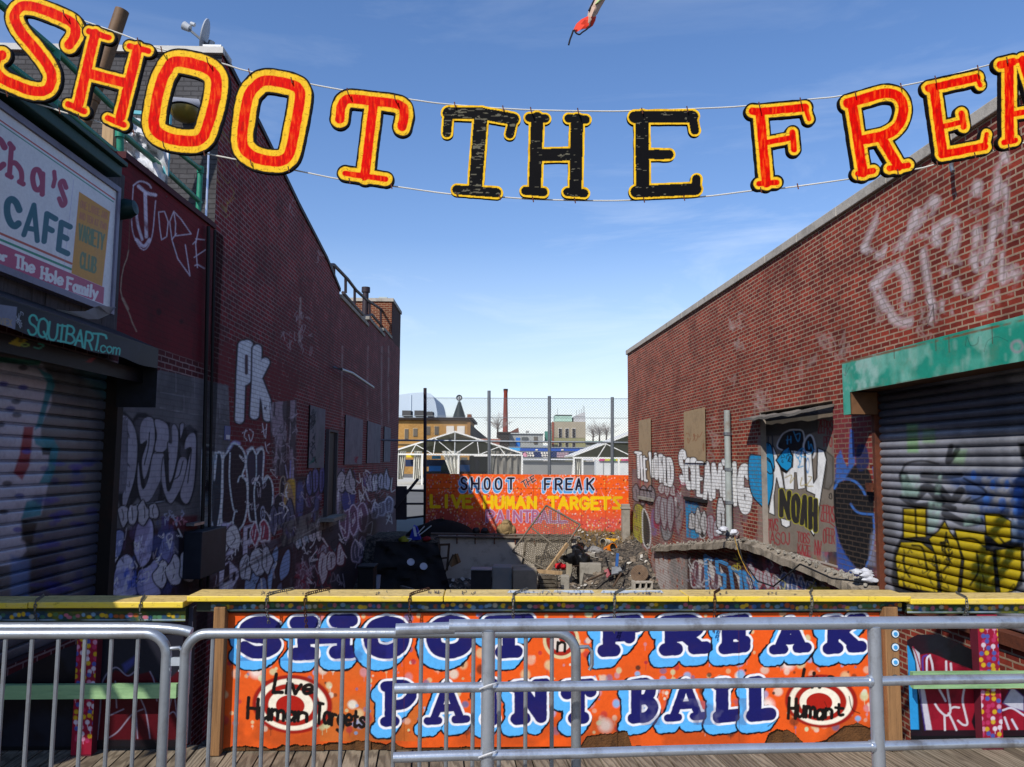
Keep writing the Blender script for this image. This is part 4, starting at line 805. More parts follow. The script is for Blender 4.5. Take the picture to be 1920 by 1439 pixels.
    for x0, y0, x1, y1, n_ in ((215, 1000, 340, 1100, 26), (400, 1000, 520, 1100, 24), (500, 900, 570, 1000, 18), (560, 990, 650, 1090, 26), (625, 880, 740, 970, 30), (440, 860, 520, 960, 10), (650, 960, 735, 1040, 16)): s.scrib(x0, y0, x1, y1, n_, .8, ['#d8d6da', '#d8d6da', '#0d0b0d', '#8f8a94'], .75, 13, 1)
    # ledge line, a brown stroke with a darker one below
    s.stroke([(400, 1102), (470, 1052), (545, 1012), (600, 985), (640, 965)], 1.6, '#5a4c48', .8, 1.5, False, wear=.2); s.stroke([(400, 1108), (470, 1059), (545, 1018), (640, 972)], 2.4, '#151014', .7, 2, False)
    s.mottle([(520, 985), (640, 940), (650, 975), (530, 1025)], ['#4c4440', '#1e1a1c', '#63605c'], 4, .7, .5)
    s.stroke([(555, 1012), (600, 985)], .7, '#8d8a86', .6, 1, False); s.scrib(560, 1005, 580, 1025, 4, 1.5, '#7f8c96', .7, 7)
    s.poly(q7([(1230, 780), (1370, 740), (1370, 1000), (1240, 1050)]), '#4a3a46', .6, 10); s.poly(q7([(1120, 880), (1240, 820), (1230, 1000), (1130, 1040)]), '#2c1b16', .8, 5)
    s.scrib(706, 905, 732, 930, 10, .5, '#8d8088', .6, 8)
for s in (lw, cw): paint_left(s)
lw.build('graffiti_wall', BRICK_L, ware, gain=2.0); cw.build('graffiti_wall', BRICK_C, cafe, gain=1.75)
# bodies
m = MB(); xs_ = np.linspace(uJ, RO[-1][0], 12)
q = [[LW.P(u, zB, -.03), LW.P(u, zB, -8), LW.P(u, float(roof_z(u - 1e-3)) - .04, -8), LW.P(u, float(roof_z(u - 1e-3)) - .04, -.03)] for u in xs_]
for a_, b_ in zip(q[:-1], q[1:]): m.add(a_ + b_, [(0, 1, 5, 4), (1, 2, 6, 5), (2, 3, 7, 6), (3, 0, 4, 7)])
m.add(q[-1], [(0, 1, 2, 3)])
for a_, b_, z_ in ((RO[-1][0], uC2, zl1), (uC2, uC3, zl2), (uC3, uFar - .01, zl3)): m.slab(LW, a_ + .002, b_ - .002, zB, z_ - .25, -9, -.02); m.slab(LW, a_ + .002, b_ - .002, z_ - .25, z_ - .004, -.3, -.02)
m.build('roof', TAR, ware)
# sloping coping and step caps
m = MB()
for (u0, z0), (u1, z1) in zip(RO[:-1], RO[1:]): m.hexa([LW.P(u0, z0 - .03, -.3), LW.P(u1, z1 - .03, -.3), LW.P(u1, z1 - .03, .03), LW.P(u0, z0 - .03, .03)], [LW.P(u0, z0 + .05, -.3), LW.P(u1, z1 + .05, -.3), LW.P(u1, z1 + .05, .03), LW.P(u0, z0 + .05, .03)])
m.build('roof_edge', mat('dark_flashing', '#2a2426', .7, var=.3), ware)
for a_, b_, z_ in ((RO[-1][0] + .1, uC2, zl1), (uC2, uC3, zl2), (uC3, uFar - 2.7, zl3)):
    m = MB(); m.slab(LW, a_ + .01, b_ - .01, z_ - .0, z_ + .1, -.35, .04); m.build('parapet_cap', CONC, ware, bevel=.01)
# grey painted front of the warehouse above the cafe
FW = Wall(LW.P(uJ, 0)[:2], (-1, -.02), (0, -1))
zf = LW.hit(418, 103)[1]
fw = flat_sheet(FW, np.linspace(0, 9, 160), np.linspace(2.0, zf - .02, 160)); fw.scrib(250, 120, 400, 400, 12, .8, '#777', .2, 12); fw.build('front_wall', BRICK_G, ware)
m = MB(); m.slab(FW, -.03, 9, zf - .02, zf + .07, -.3, .06); m.build('front_coping', mat('white_coping', '#b9b7b2', .7), ware)
# dark corner strip of the brick side seen past the front
# far end parapet wall, orange brick
EW = Wall(LW.P(uFar - 2.6, 0)[:2], (-1, -.02), (0, -1)); zE = at_y(736, 566, LW.P(uFar - 2.6, 0)[1])[2]
ew = flat_sheet(EW, np.linspace(0.02, 8.5, 60), np.linspace(zl3 - .5, zE, 60)); ew.build('end_parapet', BRICK_O, ware)
m = MB(); m.slab(EW, 0.02, 8.5, zl3 - 1, zE - .01, -2.59, -.01)
m.slab(LW, uFar - 2.58, uFar, zl3 - .1, zE - .02, -.5, -.005); m.slab(LW, uFar - .2, uFar + .002, zB, zl3 - .11, -.5, -.03); m.build('end_wall', mat('dark_brick_plain', '#3a1a18', .9, var=.3), ware)
m = MB(); m.slab(EW, -.04, 8.5, zE, zE + .12, -2.6, .05); m.build('end_coping', CONC_L, ware)
# boards and doorway
BOARD = paint_mat('grey_board', .85, '#6a666a', dirt='#2d292b', damt=.35)
for (x0, yt0, yb0, x1, yt1, yb1) in ((576, 759, 879, 605, 767, 877), (644, 777, 874, 677, 788, 869), (686, 790, 871, 711, 796, 867), (718, 799, 866.5, 730, 803, 866)):
    u0, u1 = LW.u(x0), LW.u(x1); zt = (LW.z(x0, yt0) + LW.z(x1, yt1)) / 2; zb = (LW.z(x0, yb0) + LW.z(x1, yb1)) / 2
    b = flat_sheet(LW, np.linspace(u0, u1, 34), np.linspace(zb, zt, 90), .03, '#77737a')
    if x0 < 600:
        b.mottle([(590, 755), (608, 760), (606, 880), (590, 880)], ['#5f6a64'], 3, .5, .45); b.scrib(582, 770, 590, 872, 26, .9, ['#24262c', '#3a3f48'], .9, 6); b.scrib(578, 862, 588, 870, 4, 1, '#2f6a62', .8, 4)
    else: b.mottle([(640, 770), (735, 790), (735, 880), (640, 880)], ['#6a666e', '#847f86'], 4, .5, .5); b.scrib(662, 860, 672, 868, 6 if x0 < 650 else 0, .6, '#8a2a40', .8, 5)
    ob = b.build('window_board', BOARD, ware)
    mm = MB(); mm.slab(LW, u0, u1, zb, zt, .002, .029); mm.build('board_backing', DARK, ob)
m = MB(); ud0, ud1 = LW.u(611), LW.u(625); m.slab(LW, ud0, ud1, LW.z(617, 966), LW.z(617, 811), .003, .02); dr = m.build('door', mat('dark_door', '#15191b', .7, dirt='#1f3038'), ware)
m = MB(); m.slab(LW, ud0 - .12, ud0 - .01, LW.z(617, 966), LW.z(617, 806), .002, .08); m.slab(LW, ud1 + .01, ud1 + .12, LW.z(617, 966), LW.z(617, 806), .002, .08); m.slab(LW, ud0 - .01, ud1 + .01, LW.z(617, 811) + .01, LW.z(617, 806), .002, .08); m.build('frame', mat('frame_wood', '#4a4446', .8), dr)
m = MB(); m.slab(LW, LW.u(603), LW.u(629), LW.z(617, 973), LW.z(617, 967), 0, .3); m.build('door_step', CONC, ware)
m = MB(); m.tube([LW.pt(626, 689, .03), LW.pt(640, 693, .22), LW.pt(660, 700, .25), LW.pt(700, 727, .25)], .035, 8); m.build('wall_bracket', ZINC, ware)
# conduits
for nm, pp, r_ in (('conduit', [(391, 425), (386, 700), (377, 1100)], .025), ('cable_run', [(403, 432), (399, 620), (394, 900), (390, 1100)], .02)):
    m = MB(); m.tube([tuple(LW.pt(x, y, .05)) for x, y in pp], r_, 8); m.build(nm, mat('black_conduit', '#0d0b0d', .6, bump=0), cafe)
m = MB(); m.slab(LW, LW.u(345, 1000), LW.u(394, 1000), LW.z(370, 1076), LW.z(370, 992), .0, .22); bx_ = m.build('meter_box', mat('dark_blue_box', '#161a26', .6, var=.3, dirt='#2a2f3a'), cafe, bevel=.01)
m = MB(); m.slab(LW, LW.u(348, 1000), LW.u(368, 1000), LW.z(358, 985), LW.z(358, 980), .0, .1); m.build('bracket', ZINC, bx_)
m = MB(); m.slab(LW, LW.u(420, 810), LW.u(431, 810), LW.z(425, 826), LW.z(425, 799), .004, .008); po = m.build('poster', mat('poster_blue', '#3c4a82', .6), ware)
m = MB(); m.slab(LW, LW.u(423, 810), LW.u(430, 810), LW.z(427, 824), LW.z(427, 816), .009, .011); m.build('poster_figure', mat('poster_white', '#b9bac4', .6), po)
# ---- cafe front: fascia, cornice, shutter, awning
zCor = LW.hit(228, 331)[1]; zAw = LW.z(100, 575)
m = MB(); rg = random.Random(2); u_ = uA
while u_ < uFa - .02:
    w_ = min(.19, uFa - u_); m.slab(LW, u_ + .004, u_ + w_ - .004, LW.z(200, 640), zCor, .002, .03 + rg.uniform(0, .012)); u_ += w_
fa = m.build('plank_fascia', mat('grey_planks', '#4a464a', .9, var=.5, sc=5, stretch=(6, 6, .6), bump=.5, dirt='#1d1a1c', damt=.6), cafe)
ct, cb = LW.hit(228, 312, .22), LW.hit(228, 333, .22)
c0t, c0b = LW.hit(0, 168, .22), LW.hit(0, 212, .22)
m = MB(); u1_ = LW.u(229, 325, .22); m.slab(LW, uA, u1_, cb[1], ct[1], .0, .22); m.slab(LW, uA, u1_ + .03, ct[1] + .002, ct[1] + .05, -.1, .26)
m.build('cornice', mat('dark_green_paint', '#0c3a30', .55, var=.3, dirt='#061a16'), cafe, bevel=.01)
m = MB(); m.slab(LW, uA, uJ - .01, zB, 2.0, -8, -.35); m.slab(LW, uA, uJ - .01, 2.0, min(zc2) - .35, -8, -.352); m.slab(LW, uA + .004, uJ - .012, zShT + .004, min(zc2) - .352, -.351, -.02); m.slab(LW, uSh + .01, uJ - .01, zB, zShT, -.349, -.02); m.slab(LW, uFa, uJ - .01, min(zc2) - .36, min(zc2) - .02, -.25, -.01)
m.slab(LW, uA + .002, uSh, zB, zShB, -.36, -.01)
m.build('cafe_body', mat('cafe_render', '#3b2022', .9), cafe)
m = MB()
q = [(u, float(par(u))) for u in (uFa, uJ - .01)]; m.hexa([LW.P(q[0][0], q[0][1], -.25), LW.P(q[1][0], q[1][1], -.25), LW.P(q[1][0], q[1][1], .03), LW.P(q[0][0], q[0][1], .03)], [LW.P(q[0][0], q[0][1] + .07, -.25), LW.P(q[1][0], q[1][1] + .07, -.25), LW.P(q[1][0], q[1][1] + .07, .03), LW.P(q[0][0], q[0][1] + .07, .03)])
m.build('parapet_cap', mat('red_cap', '#43121a', .8, var=.3), cafe)
SHUT_L = paint_mat('shutter_metal_left', .45, '#5c5e66', dirt='#17171b', damt=.4, metal=.3, sc=.8)
ls = shutter(LW, np.concatenate([[uA], np.linspace(uA, LW.u(-60, 900, -.1), 10), [LW.u(x, 900, -.1) for x in np.arange(-58, 213, 1.3)]]), zShB, zShT + .02, -.10, .1, .02, 11, '#56575d', .13)
def paint_shutter_left(s):
    e = C(0, 640, 2.998)
    s.mottle([(-80, 600), (220, 600), (220, 1300), (-80, 1300)], ['#44464d', '#65676e'], 2, .5, .5, .15, 4, 3)
    s.poly(e([(-200, 100), (240, 130), (290, 230), (290, 350), (230, 480), (230, 540), (270, 620), (290, 720), (250, 900), (230, 980), (120, 1000), (150, 1180), (90, 1250), (-200, 1300)]), '#9c9cab', .95, 4)
    for q in ([(210, 150), (290, 190), (310, 250), (270, 350), (240, 470), (195, 500), (240, 350), (265, 230)], [(190, 540), (300, 545), (330, 600), (310, 720), (280, 800), (220, 800), (270, 700), (280, 620), (200, 580)], [(150, 900), (240, 880), (230, 980), (120, 1000)]): s.poly(e(q), '#0f6f80', .9, 4)
    s.poly(e([(-100, 80), (230, 110), (220, 140), (-100, 110)]), '#0f6f60', .8, 3); s.poly(e([(400, 110), (640, 170), (640, 380), (560, 300), (420, 160)]), '#0f5f66', .55, 14)
    s.poly(e([(135, 480), (190, 480), (180, 560), (165, 700), (125, 780), (75, 740), (110, 640)]), '#7a1524', .9, 4); s.poly(e([(230, 600), (290, 600), (280, 640), (240, 640)]), '#111318', .9, 3)
    for x, y in ((20, 240), (90, 340), (60, 380), (0, 470), (150, 620), (40, 800), (110, 870), (20, 960), (100, 1060), (130, 260), (130, 150), (95, 415)): s.ell(x / 2.998, 640 + y / 2.998, 9, 5, random.choice(['#23232b', '#2c3f80', '#3a3f90']), .75, .5)
    s.poly(e([(120, 1010), (210, 1020), (180, 1150), (120, 1120)]), '#11141a', .9, 5); s.poly(e([(150, 1180), (350, 1170), (340, 1400), (200, 1440), (120, 1440)]), '#0f1118', .7, 14)
    s.poly(e([(60, 1200), (170, 1230), (160, 1440), (60, 1440)]), '#4f6a9a', .7, 8)
    for k_ in range(42): s.ell(random.uniform(60, 195), random.uniform(860, 1140), random.uniform(7, 16), random.uniform(4, 8), random.choice(['#27308a', '#2d2a80', '#1c2f66']), random.uniform(.3, .75), .6)
    s.poly([(70, 1000), (195, 960), (190, 1120), (60, 1130)], '#1a2450', .35, 20)
paint_shutter_left(ls); ls.build('rolling_shutter', SHUT_L, cafe, gain=1.35)
m = MB(); m.slab(LW, uSh - .12, uSh, zB, zShT, -.3, .04); m.build('shutter_rail', mat('brown_steel', '#1f1714', .8, var=.4, dirt='#3a2014'), cafe)
# awning
AW = .43; AWM = paint_mat('awning_fabric', .5, '#151722', dirt='#2a2e3c', damt=.3)
a0, a1 = uA, LW.u(297, 660, AW); zvt = LW.z(150, 608, AW); zvb = LW.z(150, 655, AW); zk = LW.z(295, 765, AW); zwt = LW.z(150, 600, 0.04)
aw = thing('_', '', ''); bpy.data.objects.remove(aw)
va = flat_sheet(LW, np.concatenate([np.linspace(a0, LW.u(-10, 640, AW), 8), [LW.u(x, 640, AW) for x in np.arange(-8, 296, 1.0)], [a1]]), np.linspace(zvb, zvt, 70), AW, '#14161f')
va.mottle([(-50, 520), (300, 640), (300, 700), (-50, 640)], ['#1c2030', '#10121a'], 3, .6, .5)
aq = C(0, 520, 5.534)
va.poly([(-80, 560), (32, 576), (28, 624), (-80, 590)], '#666c7e', .95, 1.5); va.poly([(33, 577), (50, 582), (45, 622), (28, 621)], '#171a20', 1, 1)
va.scrib(32, 590, 42, 618, 8, .6, '#8a93a0', .8, 6); va.lay(segs(text_paths('VIEX', [(0, 596), (22, 600), (22, 612), (0, 608)], 0)), [(.9, '#8a7a5a', .8)], 1)
letters = [('S', 295, 385, 385, 595), ('Q', 395, 415, 495, 620), ('U', 505, 465, 590, 650), ('I', 600, 485, 675, 670), ('B', 690, 500, 775, 685), ('A', 785, 540, 865, 715), ('R', 885, 565, 960, 745), ]
for ch, x0, y0, x1, y1 in letters:
    sk = (y1 - y0) * -.12; va.lay(segs(glyph_paths(ch, aq([(x0 + 12, y0), (x1 + 10, y0 + (x1 - x0) * .3), (x1 - 6, y1 + (x1 - x0) * .12), (x0 - 8, y1 - 8)]))), [(1.9, '#3fa296', 1)], 1.0)
va.lay(segs([aq([(965, 585), (1050, 590), (1095, 605), (1105, 635)]), aq([(1022, 592), (1012, 680), (995, 755)])]), [(1.9, '#3fa296', 1)], 1)
va.lay(segs([aq([(605, 500), (690, 510)]), aq([(600, 660), (665, 672)])]), [(1.7, '#3fa296', 1)], 1)
va.lay(segs(text_paths('.com', aq([(1022, 655), (1255, 690), (1240, 805), (1012, 770)]), 0, .2)), [(1.2, '#3fa296', 1)], 1)
va.cut = lambda u, z: z < zvb + .012 + .018 * np.sin(u * 5.1) * np.sin(u * 2.3 + 1)
vo = va.build('awning', AWM, cafe, gain=1.6)
m = MB(); m.hexa([LW.P(a0, zvt - .004, AW), LW.P(a1, zvt - .004, AW), LW.P(a1, zwt, .035), LW.P(a0, zwt, .035)], [LW.P(a0, zvt + .012, AW), LW.P(a1, zvt + .012, AW), LW.P(a1, zwt + .02, .035), LW.P(a0, zwt + .02, .035)])
m.add([LW.P(a1, zvb, AW), LW.P(a1, zvt, AW), LW.P(a1, zwt, .04), LW.P(a1, zk, .04), LW.P(a1, zk, AW)], [(0, 1, 2, 3, 4)]); m.build('awning_top', mat('awning_dark', '#12141c', .55, var=.25, dirt='#2b3144'), vo)
lp = flat_sheet(LW, np.linspace(a0, a1, 200), np.linspace(LW.z(100, 682, AW - .14), zvb, 30), AW - .14, '#0d0e13')
lp.poly(aq([(90, 690), (200, 615), (290, 645), (200, 720)]), '#a08a1a', 1, 1.5); lp.scrib(25, 636, 44, 648, 7, .7, '#2a2408', .9, 4); lp.stroke(aq([(360, 730), (410, 740), (455, 700), (400, 690), (440, 640)]), 1.5, '#2f8a7c', 1); lp.ell(47, 647, 8, 4, '#8aa84a', .8, .3, ring=.5); lp.poly(aq([(890, 880), (940, 840), (1000, 835), (940, 890)]), '#7a1a24', 1, 1.5)
lp.build('awning_flap', AWM, vo)
# torn white metal sheet on the awning
m = MB(); pp = [(105, 580, .5), (130, 584, .6), (160, 584, .72), (178, 576, .8), (186, 574, .9), (218, 576, .95)]; qq = [(107, 582, .5), (140, 592, .62), (166, 599, .72), (185, 599, .8), (205, 590, .9), (213, 580, .95)]
A_ = [LW.pt(*p) for p in pp]; B_ = [LW.pt(*p) for p in qq]
m.add(A_ + B_, [(i, i + 1, i + 7, i + 6) for i in range(5)]); m.build('torn_flashing', mat('white_sheet_metal', '#9aa0b4', .45, var=.1), vo)
# cafe sign
sign = thing('cafe_sign', 'large white cafe sign with red and green lettering fixed above the awning', 'sign')
so_ = .11; uL, uR = uA + .1, LW.u(212, 450, so_); tR, bR = LW.hit(214, 366, so_), LW.hit(204, 571, so_); zt_, zb_ = LW.hit(221, 362, so_)[1], LW.hit(203, 577, so_)[1]
uR = LW.u(212, 470, so_)
sg = flat_sheet(LW, np.concatenate([[uL], np.linspace(uL, LW.u(-12, 400, so_), 6)[1:], [LW.u(x, 400, so_) for x in np.arange(-10, 213, .75)], [uR]]), np.linspace(zb_, zt_, 380), so_, '#b4b2c4')
SP = paint_mat('sign_enamel', .35, '#cccccc', dirt='#6a6674', damt=.15)
v = C(0, 190, 3.691)
PK, TL, OR, GR_ = '#7c2440', '#0f4652', '#8a3a28', '#1f6a50'
sg.stroke(v([(-400, -145), (790, 678)]), 1.3, OR, 1, .8, False); sg.stroke(v([(-400, -120), (785, 698)]), 1.0, GR_, 1, .8, False)
sg.stroke(v([(-400, 745), (495, 1125)]), 2.2, OR, 1, .8, False); sg.stroke(v([(-400, 790), (495, 1165)]), 2.2, GR_, 1, .8, False)
sg.poly(v([(-400, 840), (0, 985), (492, 1192), (722, 1290), (715, 1405), (0, 1135), (-400, 990)]), '#863250', 1, 1)
sg.poly(v([(547, 625), (763, 765), (708, 1283), (494, 1192)]), '#9a6a12', 1, 1); sg.stroke(v([(510, 545), (440, 1180)]), .35, '#6a6876', .8, .8, False)
for ch, q, w in (('C', [(-90, 235), (35, 280), (20, 480), (-110, 440)], 6.0), ('h', [(75, 305), (165, 420), (155, 570), (60, 515)], 5.0), ('a', [(230, 340), (305, 410), (300, 650), (220, 590)], 5.2), ('s', [(415, 420), (470, 460), (455, 745), (405, 700)], 4.6)):
    sg.lay(segs(glyph_paths(ch, v(q), .14 if ch == 'h' else 0)), [(w, PK, 1)], 1)
sg.lay(segs([v([(375, 490), (380, 540), (368, 590)])]), [(4.2, PK, 1)], 1)
for ch, q, w in (('C', [(50, 650), (135, 720), (125, 880), (45, 830)], 6.5), ('A', [(175, 900), (235, 730), (262, 790), (255, 950)], 5.0), ('F', [(325, 780), (385, 815), (365, 1000), (305, 970)], 5.4), ('E', [(425, 840), (485, 870), (468, 1055), (405, 1025)], 5.4)):
    gp = glyph_paths(ch, v(q)) if ch != 'A' else [v([(165, 925), (235, 720), (258, 965)]), v([(195, 880), (250, 890)])]
    sg.lay(segs(gp), [(w, TL, 1)], 1)
for t_, q, w, c_ in (('or', [(-20, 1040), (45, 1050), (45, 1105), (-25, 1090)], 2.4, '#c9c6d2'), ('The', [(110, 1065), (240, 1110), (236, 1190), (106, 1145)], 2.3, '#c9c6d2'), ('Hole', [(292, 1150), (437, 1195), (432, 1275), (287, 1225)], 2.3, '#c9c6d2'), ('Family', [(470, 1220), (680, 1290), (672, 1365), (464, 1300)], 2.2, '#c9c6d2'), ('VARIETY', [(550, 850), (722, 925), (714, 1030), (544, 955)], 1.8, '#4a5a38'), ('CLUB', [(562, 1045), (668, 1090), (660, 1190), (555, 1150)], 1.9, '#4a5a38')):
    sg.lay(segs(text_paths(t_, v(q), .13 if c_ == '#c9c6d2' else 0, .3 if c_ != '#4a5a38' else .35)), [(w, c_, 1)], .9)
sg.lay(segs(text_paths('ONE LARGE JAR', v([(560, 685), (745, 775), (742, 820), (556, 735)]), 0, .4)), [(.9, '#8a4a2a', .8)], 1); sg.lay(segs(text_paths('AND TEN AT TWO', v([(553, 765), (738, 850), (734, 890), (549, 810)]), 0, .4)), [(.9, '#8a4a2a', .8)], 1)
sf = sg.build('sign_face', SP, sign, gain=2.1)
m = MB(); e_ = .055
m.slab(LW, uL - e_, uR + e_, zt_ + .002, zt_ + e_, .02, so_ + .02); m.slab(LW, uL - e_, uR + e_, zb_ - e_, zb_ - .002, .02, so_ + .02); m.slab(LW, uR + .002, uR + e_, zb_, zt_, .02, so_ + .02); m.slab(LW, uL, uR, zb_, zt_, .05, so_ - .01)
m.build('frame', mat('sign_frame_grey', '#77758a', .5, var=.15, dirt='#3c3a44'), sign)
# wall speaker by the sign
m = MB(); c_ = LW.pt(237, 392, .12); m.lathe([(0, .1), (.07, .09), (.1, .02), (.1, -.1), (.05, -.14), (0, -.14)], c_, 14, Matrix.Rotation(R(80), 3, 'Y')); m.build('wall_lamp', mat('dark_teal_lamp', '#0b2f2c', .5), cafe, True)
# ---- rooftop things on the left
rail = thing('roof_railing', 'green painted pipe railing running along the cafe roof edge', 'railing')
def railpt(x, y, o=-.12): return tuple(LW.pt(x, y, o))
for nm, pp in (('rail', [(-60, -38), (0, 8), (110, 101), (207, 197), (310, 266), (376, 318)]), ('rail', [(-60, 70), (15, 121), (62, 156), (150, 231), (219, 288)]), ('rail', [(226, 248), (310, 319), (376, 380)])):
    m = MB(); m.tube([railpt(*p) for p in pp], .032, 10); m.build(nm, GREENP, rail, True)
for x0, y0, x1, y1 in ((225, 246, 226, 306), (309, 262, 306, 372), (376, 316, 371, 414), (103, 98, 100, 222)):
    m = MB(); m.tube([railpt(x0, y0), railpt(x1, y1)], .036, 10); p_ = m.build('post', GREENP, rail, True)
    m = MB(); a_, b_ = Vector(railpt(x0, y0)), Vector(railpt(x1, y1)); m.tube([a_ + Vector((0, 0, .02)), a_ - Vector((0, 0, .07))], .046, 10); m.build('collar', GREENP, p_, True)
m = MB(); m.tube([railpt(392, 270, .0), railpt(386, 412, .0)], .014, 8); tag(m.build('metal_rod', mat('bright_steel', '#c4c8d4', .3, metal=.6, bump=0), None, True), 'thin shiny vertical rod rising from the red parapet beside the green railing', 'rod')
# pole, timber post
m = MB(); a_, b_ = at_y(229, 20, 9.3), at_y(147, 262, 9.3); m.tube([tuple(b_), tuple(a_)], .082, 14); m.tube([tuple(b_ + (a_ - b_) * .3), tuple(b_ + (a_ - b_) * .33)], .092, 14)
tag(m.build('stack_pipe', mat('burnt_pipe', '#6b5138', .65, var=.5, sc=5, dirt='#1c1512', damt=.7), None, True), 'rusty leaning metal stack pipe on the cafe roof behind the hanging letter H', 'pipe')
m = MB(); a_, b_ = at_y(208, 236, 9.0), at_y(203, 330, 9.0); m.bar(b_, a_, .13, .13)
tag(m.build('timber_post', mat('pale_timber', '#a68a66', .85, var=.4, sc=3, stretch=(8, 8, .5), dirt='#3a2a1e', damt=.7)), 'split pale timber post standing behind the green roof railing', 'post')
# white tarpaulin
g_ = 26; us_ = np.linspace(0, 1, g_); V_ = []
f_ = quadmap([(233, 216), (318, 236), (313, 372), (240, 312)])
for j in range(g_):
    for i in range(g_):
        x, y = f_(us_[i], us_[j]); d_ = 8.6 + .5 * float(fbm(np.array(i * .16 + 3), np.array(j * .16), 4)); V_.append(at_y(x, y, d_))
m = MB(); m.add(V_, [(j * g_ + i, j * g_ + i + 1, (j + 1) * g_ + i + 1, (j + 1) * g_ + i) for j in range(g_ - 1) for i in range(g_ - 1)])
tag(m.build('tarpaulin', mat('white_tarp', '#b4b6ba', .5, var=.12, sc=3, dirt='#5a5c62', dsc=2, damt=.5), None, True), 'wrinkled white tarpaulin hung behind the green roof railing', 'tarpaulin')
m = MB(); m.bar(at_y(317, 216, 8.9), at_y(311, 330, 8.9), .05); m.bar(at_y(238, 210, 8.9), at_y(318, 218, 8.9), .04)
tag(m.build('tarp_frame', mat('cyan_paint', '#4aa0ac', .5)), 'pale blue frame pole beside the white tarpaulin', 'frame')
# flood light on the grey wall
fl_ = thing('flood_light', 'grey tubular flood light with a yellowish bowl on the grey brick wall', 'lamp')
Yw = LW.P(uJ, 0)[1] - .25
m = MB(); m.tube([tuple(at_y(322, 195, Yw)), tuple(at_y(372, 199, Yw + .2))], .09, 14); m.build('housing', mat('lamp_grey', '#8d8f98', .5), fl_, True)
m = MB(); m.lathe([(.19, .06), (.18, 0), (.14, -.07), (.06, -.11), (0, -.12)], tuple(at_y(347, 214, Yw - .05)), 18); m.build('bowl', mat('lamp_bowl', '#6b5c22', .3), fl_, True)
m = MB(); m.lathe([(.0, .1), (.16, .09), (.2, .065)], tuple(at_y(345, 212, Yw - .05)), 18); m.build('lamp_hood', mat('lamp_hood_dark', '#2a2a2e', .5), fl_, True)
# satellite dish
di = thing('satellite_dish', 'pale grey satellite dish with receiver arm on top of the grey wall', 'satellite dish')
Yd = 11.2; cdish = Vector(at_y(383, 66, Yd)); ax = Vector((-.95, -.22, .22)).normalized(); Mq = ax.to_track_quat('Z', 'Y').to_matrix()
m = MB(); pr = [(r_, .16 * r_ * r_ / .05) for r_ in np.linspace(.001, .24, 8)]; m.lathe([(r_, .55 * r_ * r_ - .03) for r_ in np.linspace(.002, .235, 9)] + [(r_, .55 * r_ * r_ - .045) for r_ in np.linspace(.235, .002, 9)], cdish, 26, Mq); m.build('dish', mat('dish_grey', '#a9aeb4', .5, var=.08, bump=.02), di, True)
tip = Vector(at_y(351, 52, Yd - .05)); base_ = Vector(at_y(393, 88, Yd))
m = MB(); m.bar(base_, tip + Vector((.03, 0, -.03)), .03); m.build('arm', mat('arm_grey', '#5a6068', .5), di)
m = MB(); m.tube([tip + Vector((-.05, 0, .03)), tip + Vector((.04, 0, -.02))], [.065, .05], 12); m.tube([tip + Vector((.05, 0, .06)), tip + Vector((.11, 0, .04))], .03, 10); m.build('receiver', _mc['dish_grey'], di, True)
m = MB(); m.tube([tuple(at_y(398, 112, Yd)), tuple(at_y(396, 92, Yd)), tuple(base_)], .022, 8); m.tube([base_ + Vector((-.0, 0, -.02)), base_ + Vector((.03, 0, .08))], .05, 8); m.build('mast', ZINC, di, True)
m = MB(); m.slab(FW, 0, .25, zf + .05, zf + .1, -.2, .05); m.build('bracket', ZINC, di)
# handrail on the low warehouse roof
hr_ = thing('roof_handrail', 'dark steel handrail on the low roof at the far end of the warehouse', 'railing')
def hp(x, y, o=-.35): return tuple(LW.pt(x, y, o))
STEEL = mat('dark_steel', '#2d2228', .6, var=.2, bump=.05)
for pp in ([(616, 497), (626, 497), (652, 524), (668, 545), (687, 562), (714, 580), (734, 604)], [(643, 549), (662, 571), (684, 594), (697, 590), (716, 612), (733, 634)]):
    m = MB(); m.tube([hp(*p) for p in pp], .045, 8); m.build('rail', STEEL, hr_, True)
for x0, y0, y1 in ((626, 496, 520), (648, 522, 550), (665, 543, 570), (693, 566, 600), (714, 578, 615), (728, 598, 624)):
    m = MB(); m.tube([hp(x0, y0), hp(x0, y1)], .04, 8); m.build('post', STEEL, hr_, True)
m = MB(); a_, b_ = LW.pt(686, 542, -.5), LW.pt(684, 598, -.5); m.tube([tuple(b_), tuple(a_)], .1, 12); m.tube([tuple(a_ - np.array([0, 0, .12])), tuple(a_ + np.array([0, 0, .05]))], .14, 12)
tag(m.build('vent_pipe', STEEL, None, True), 'dark vent pipe with a cap standing at the roof handrail of the warehouse', 'pipe')
m = MB(); a_, b_ = LW.pt(719, 568, -.9), LW.pt(716, 618, -.9); m.tube([tuple(b_), tuple(a_)], .15, 12); m.box(tuple(a_ + np.array([0, 0, .1])), (.34, .34, .22))
tag(m.build('flue', mat('white_flue', '#a9b4b4', .5, dirt='#3f7a70', damt=.3), None, True), 'pale roof flue with a green cap near the far end of the warehouse roof', 'flue')
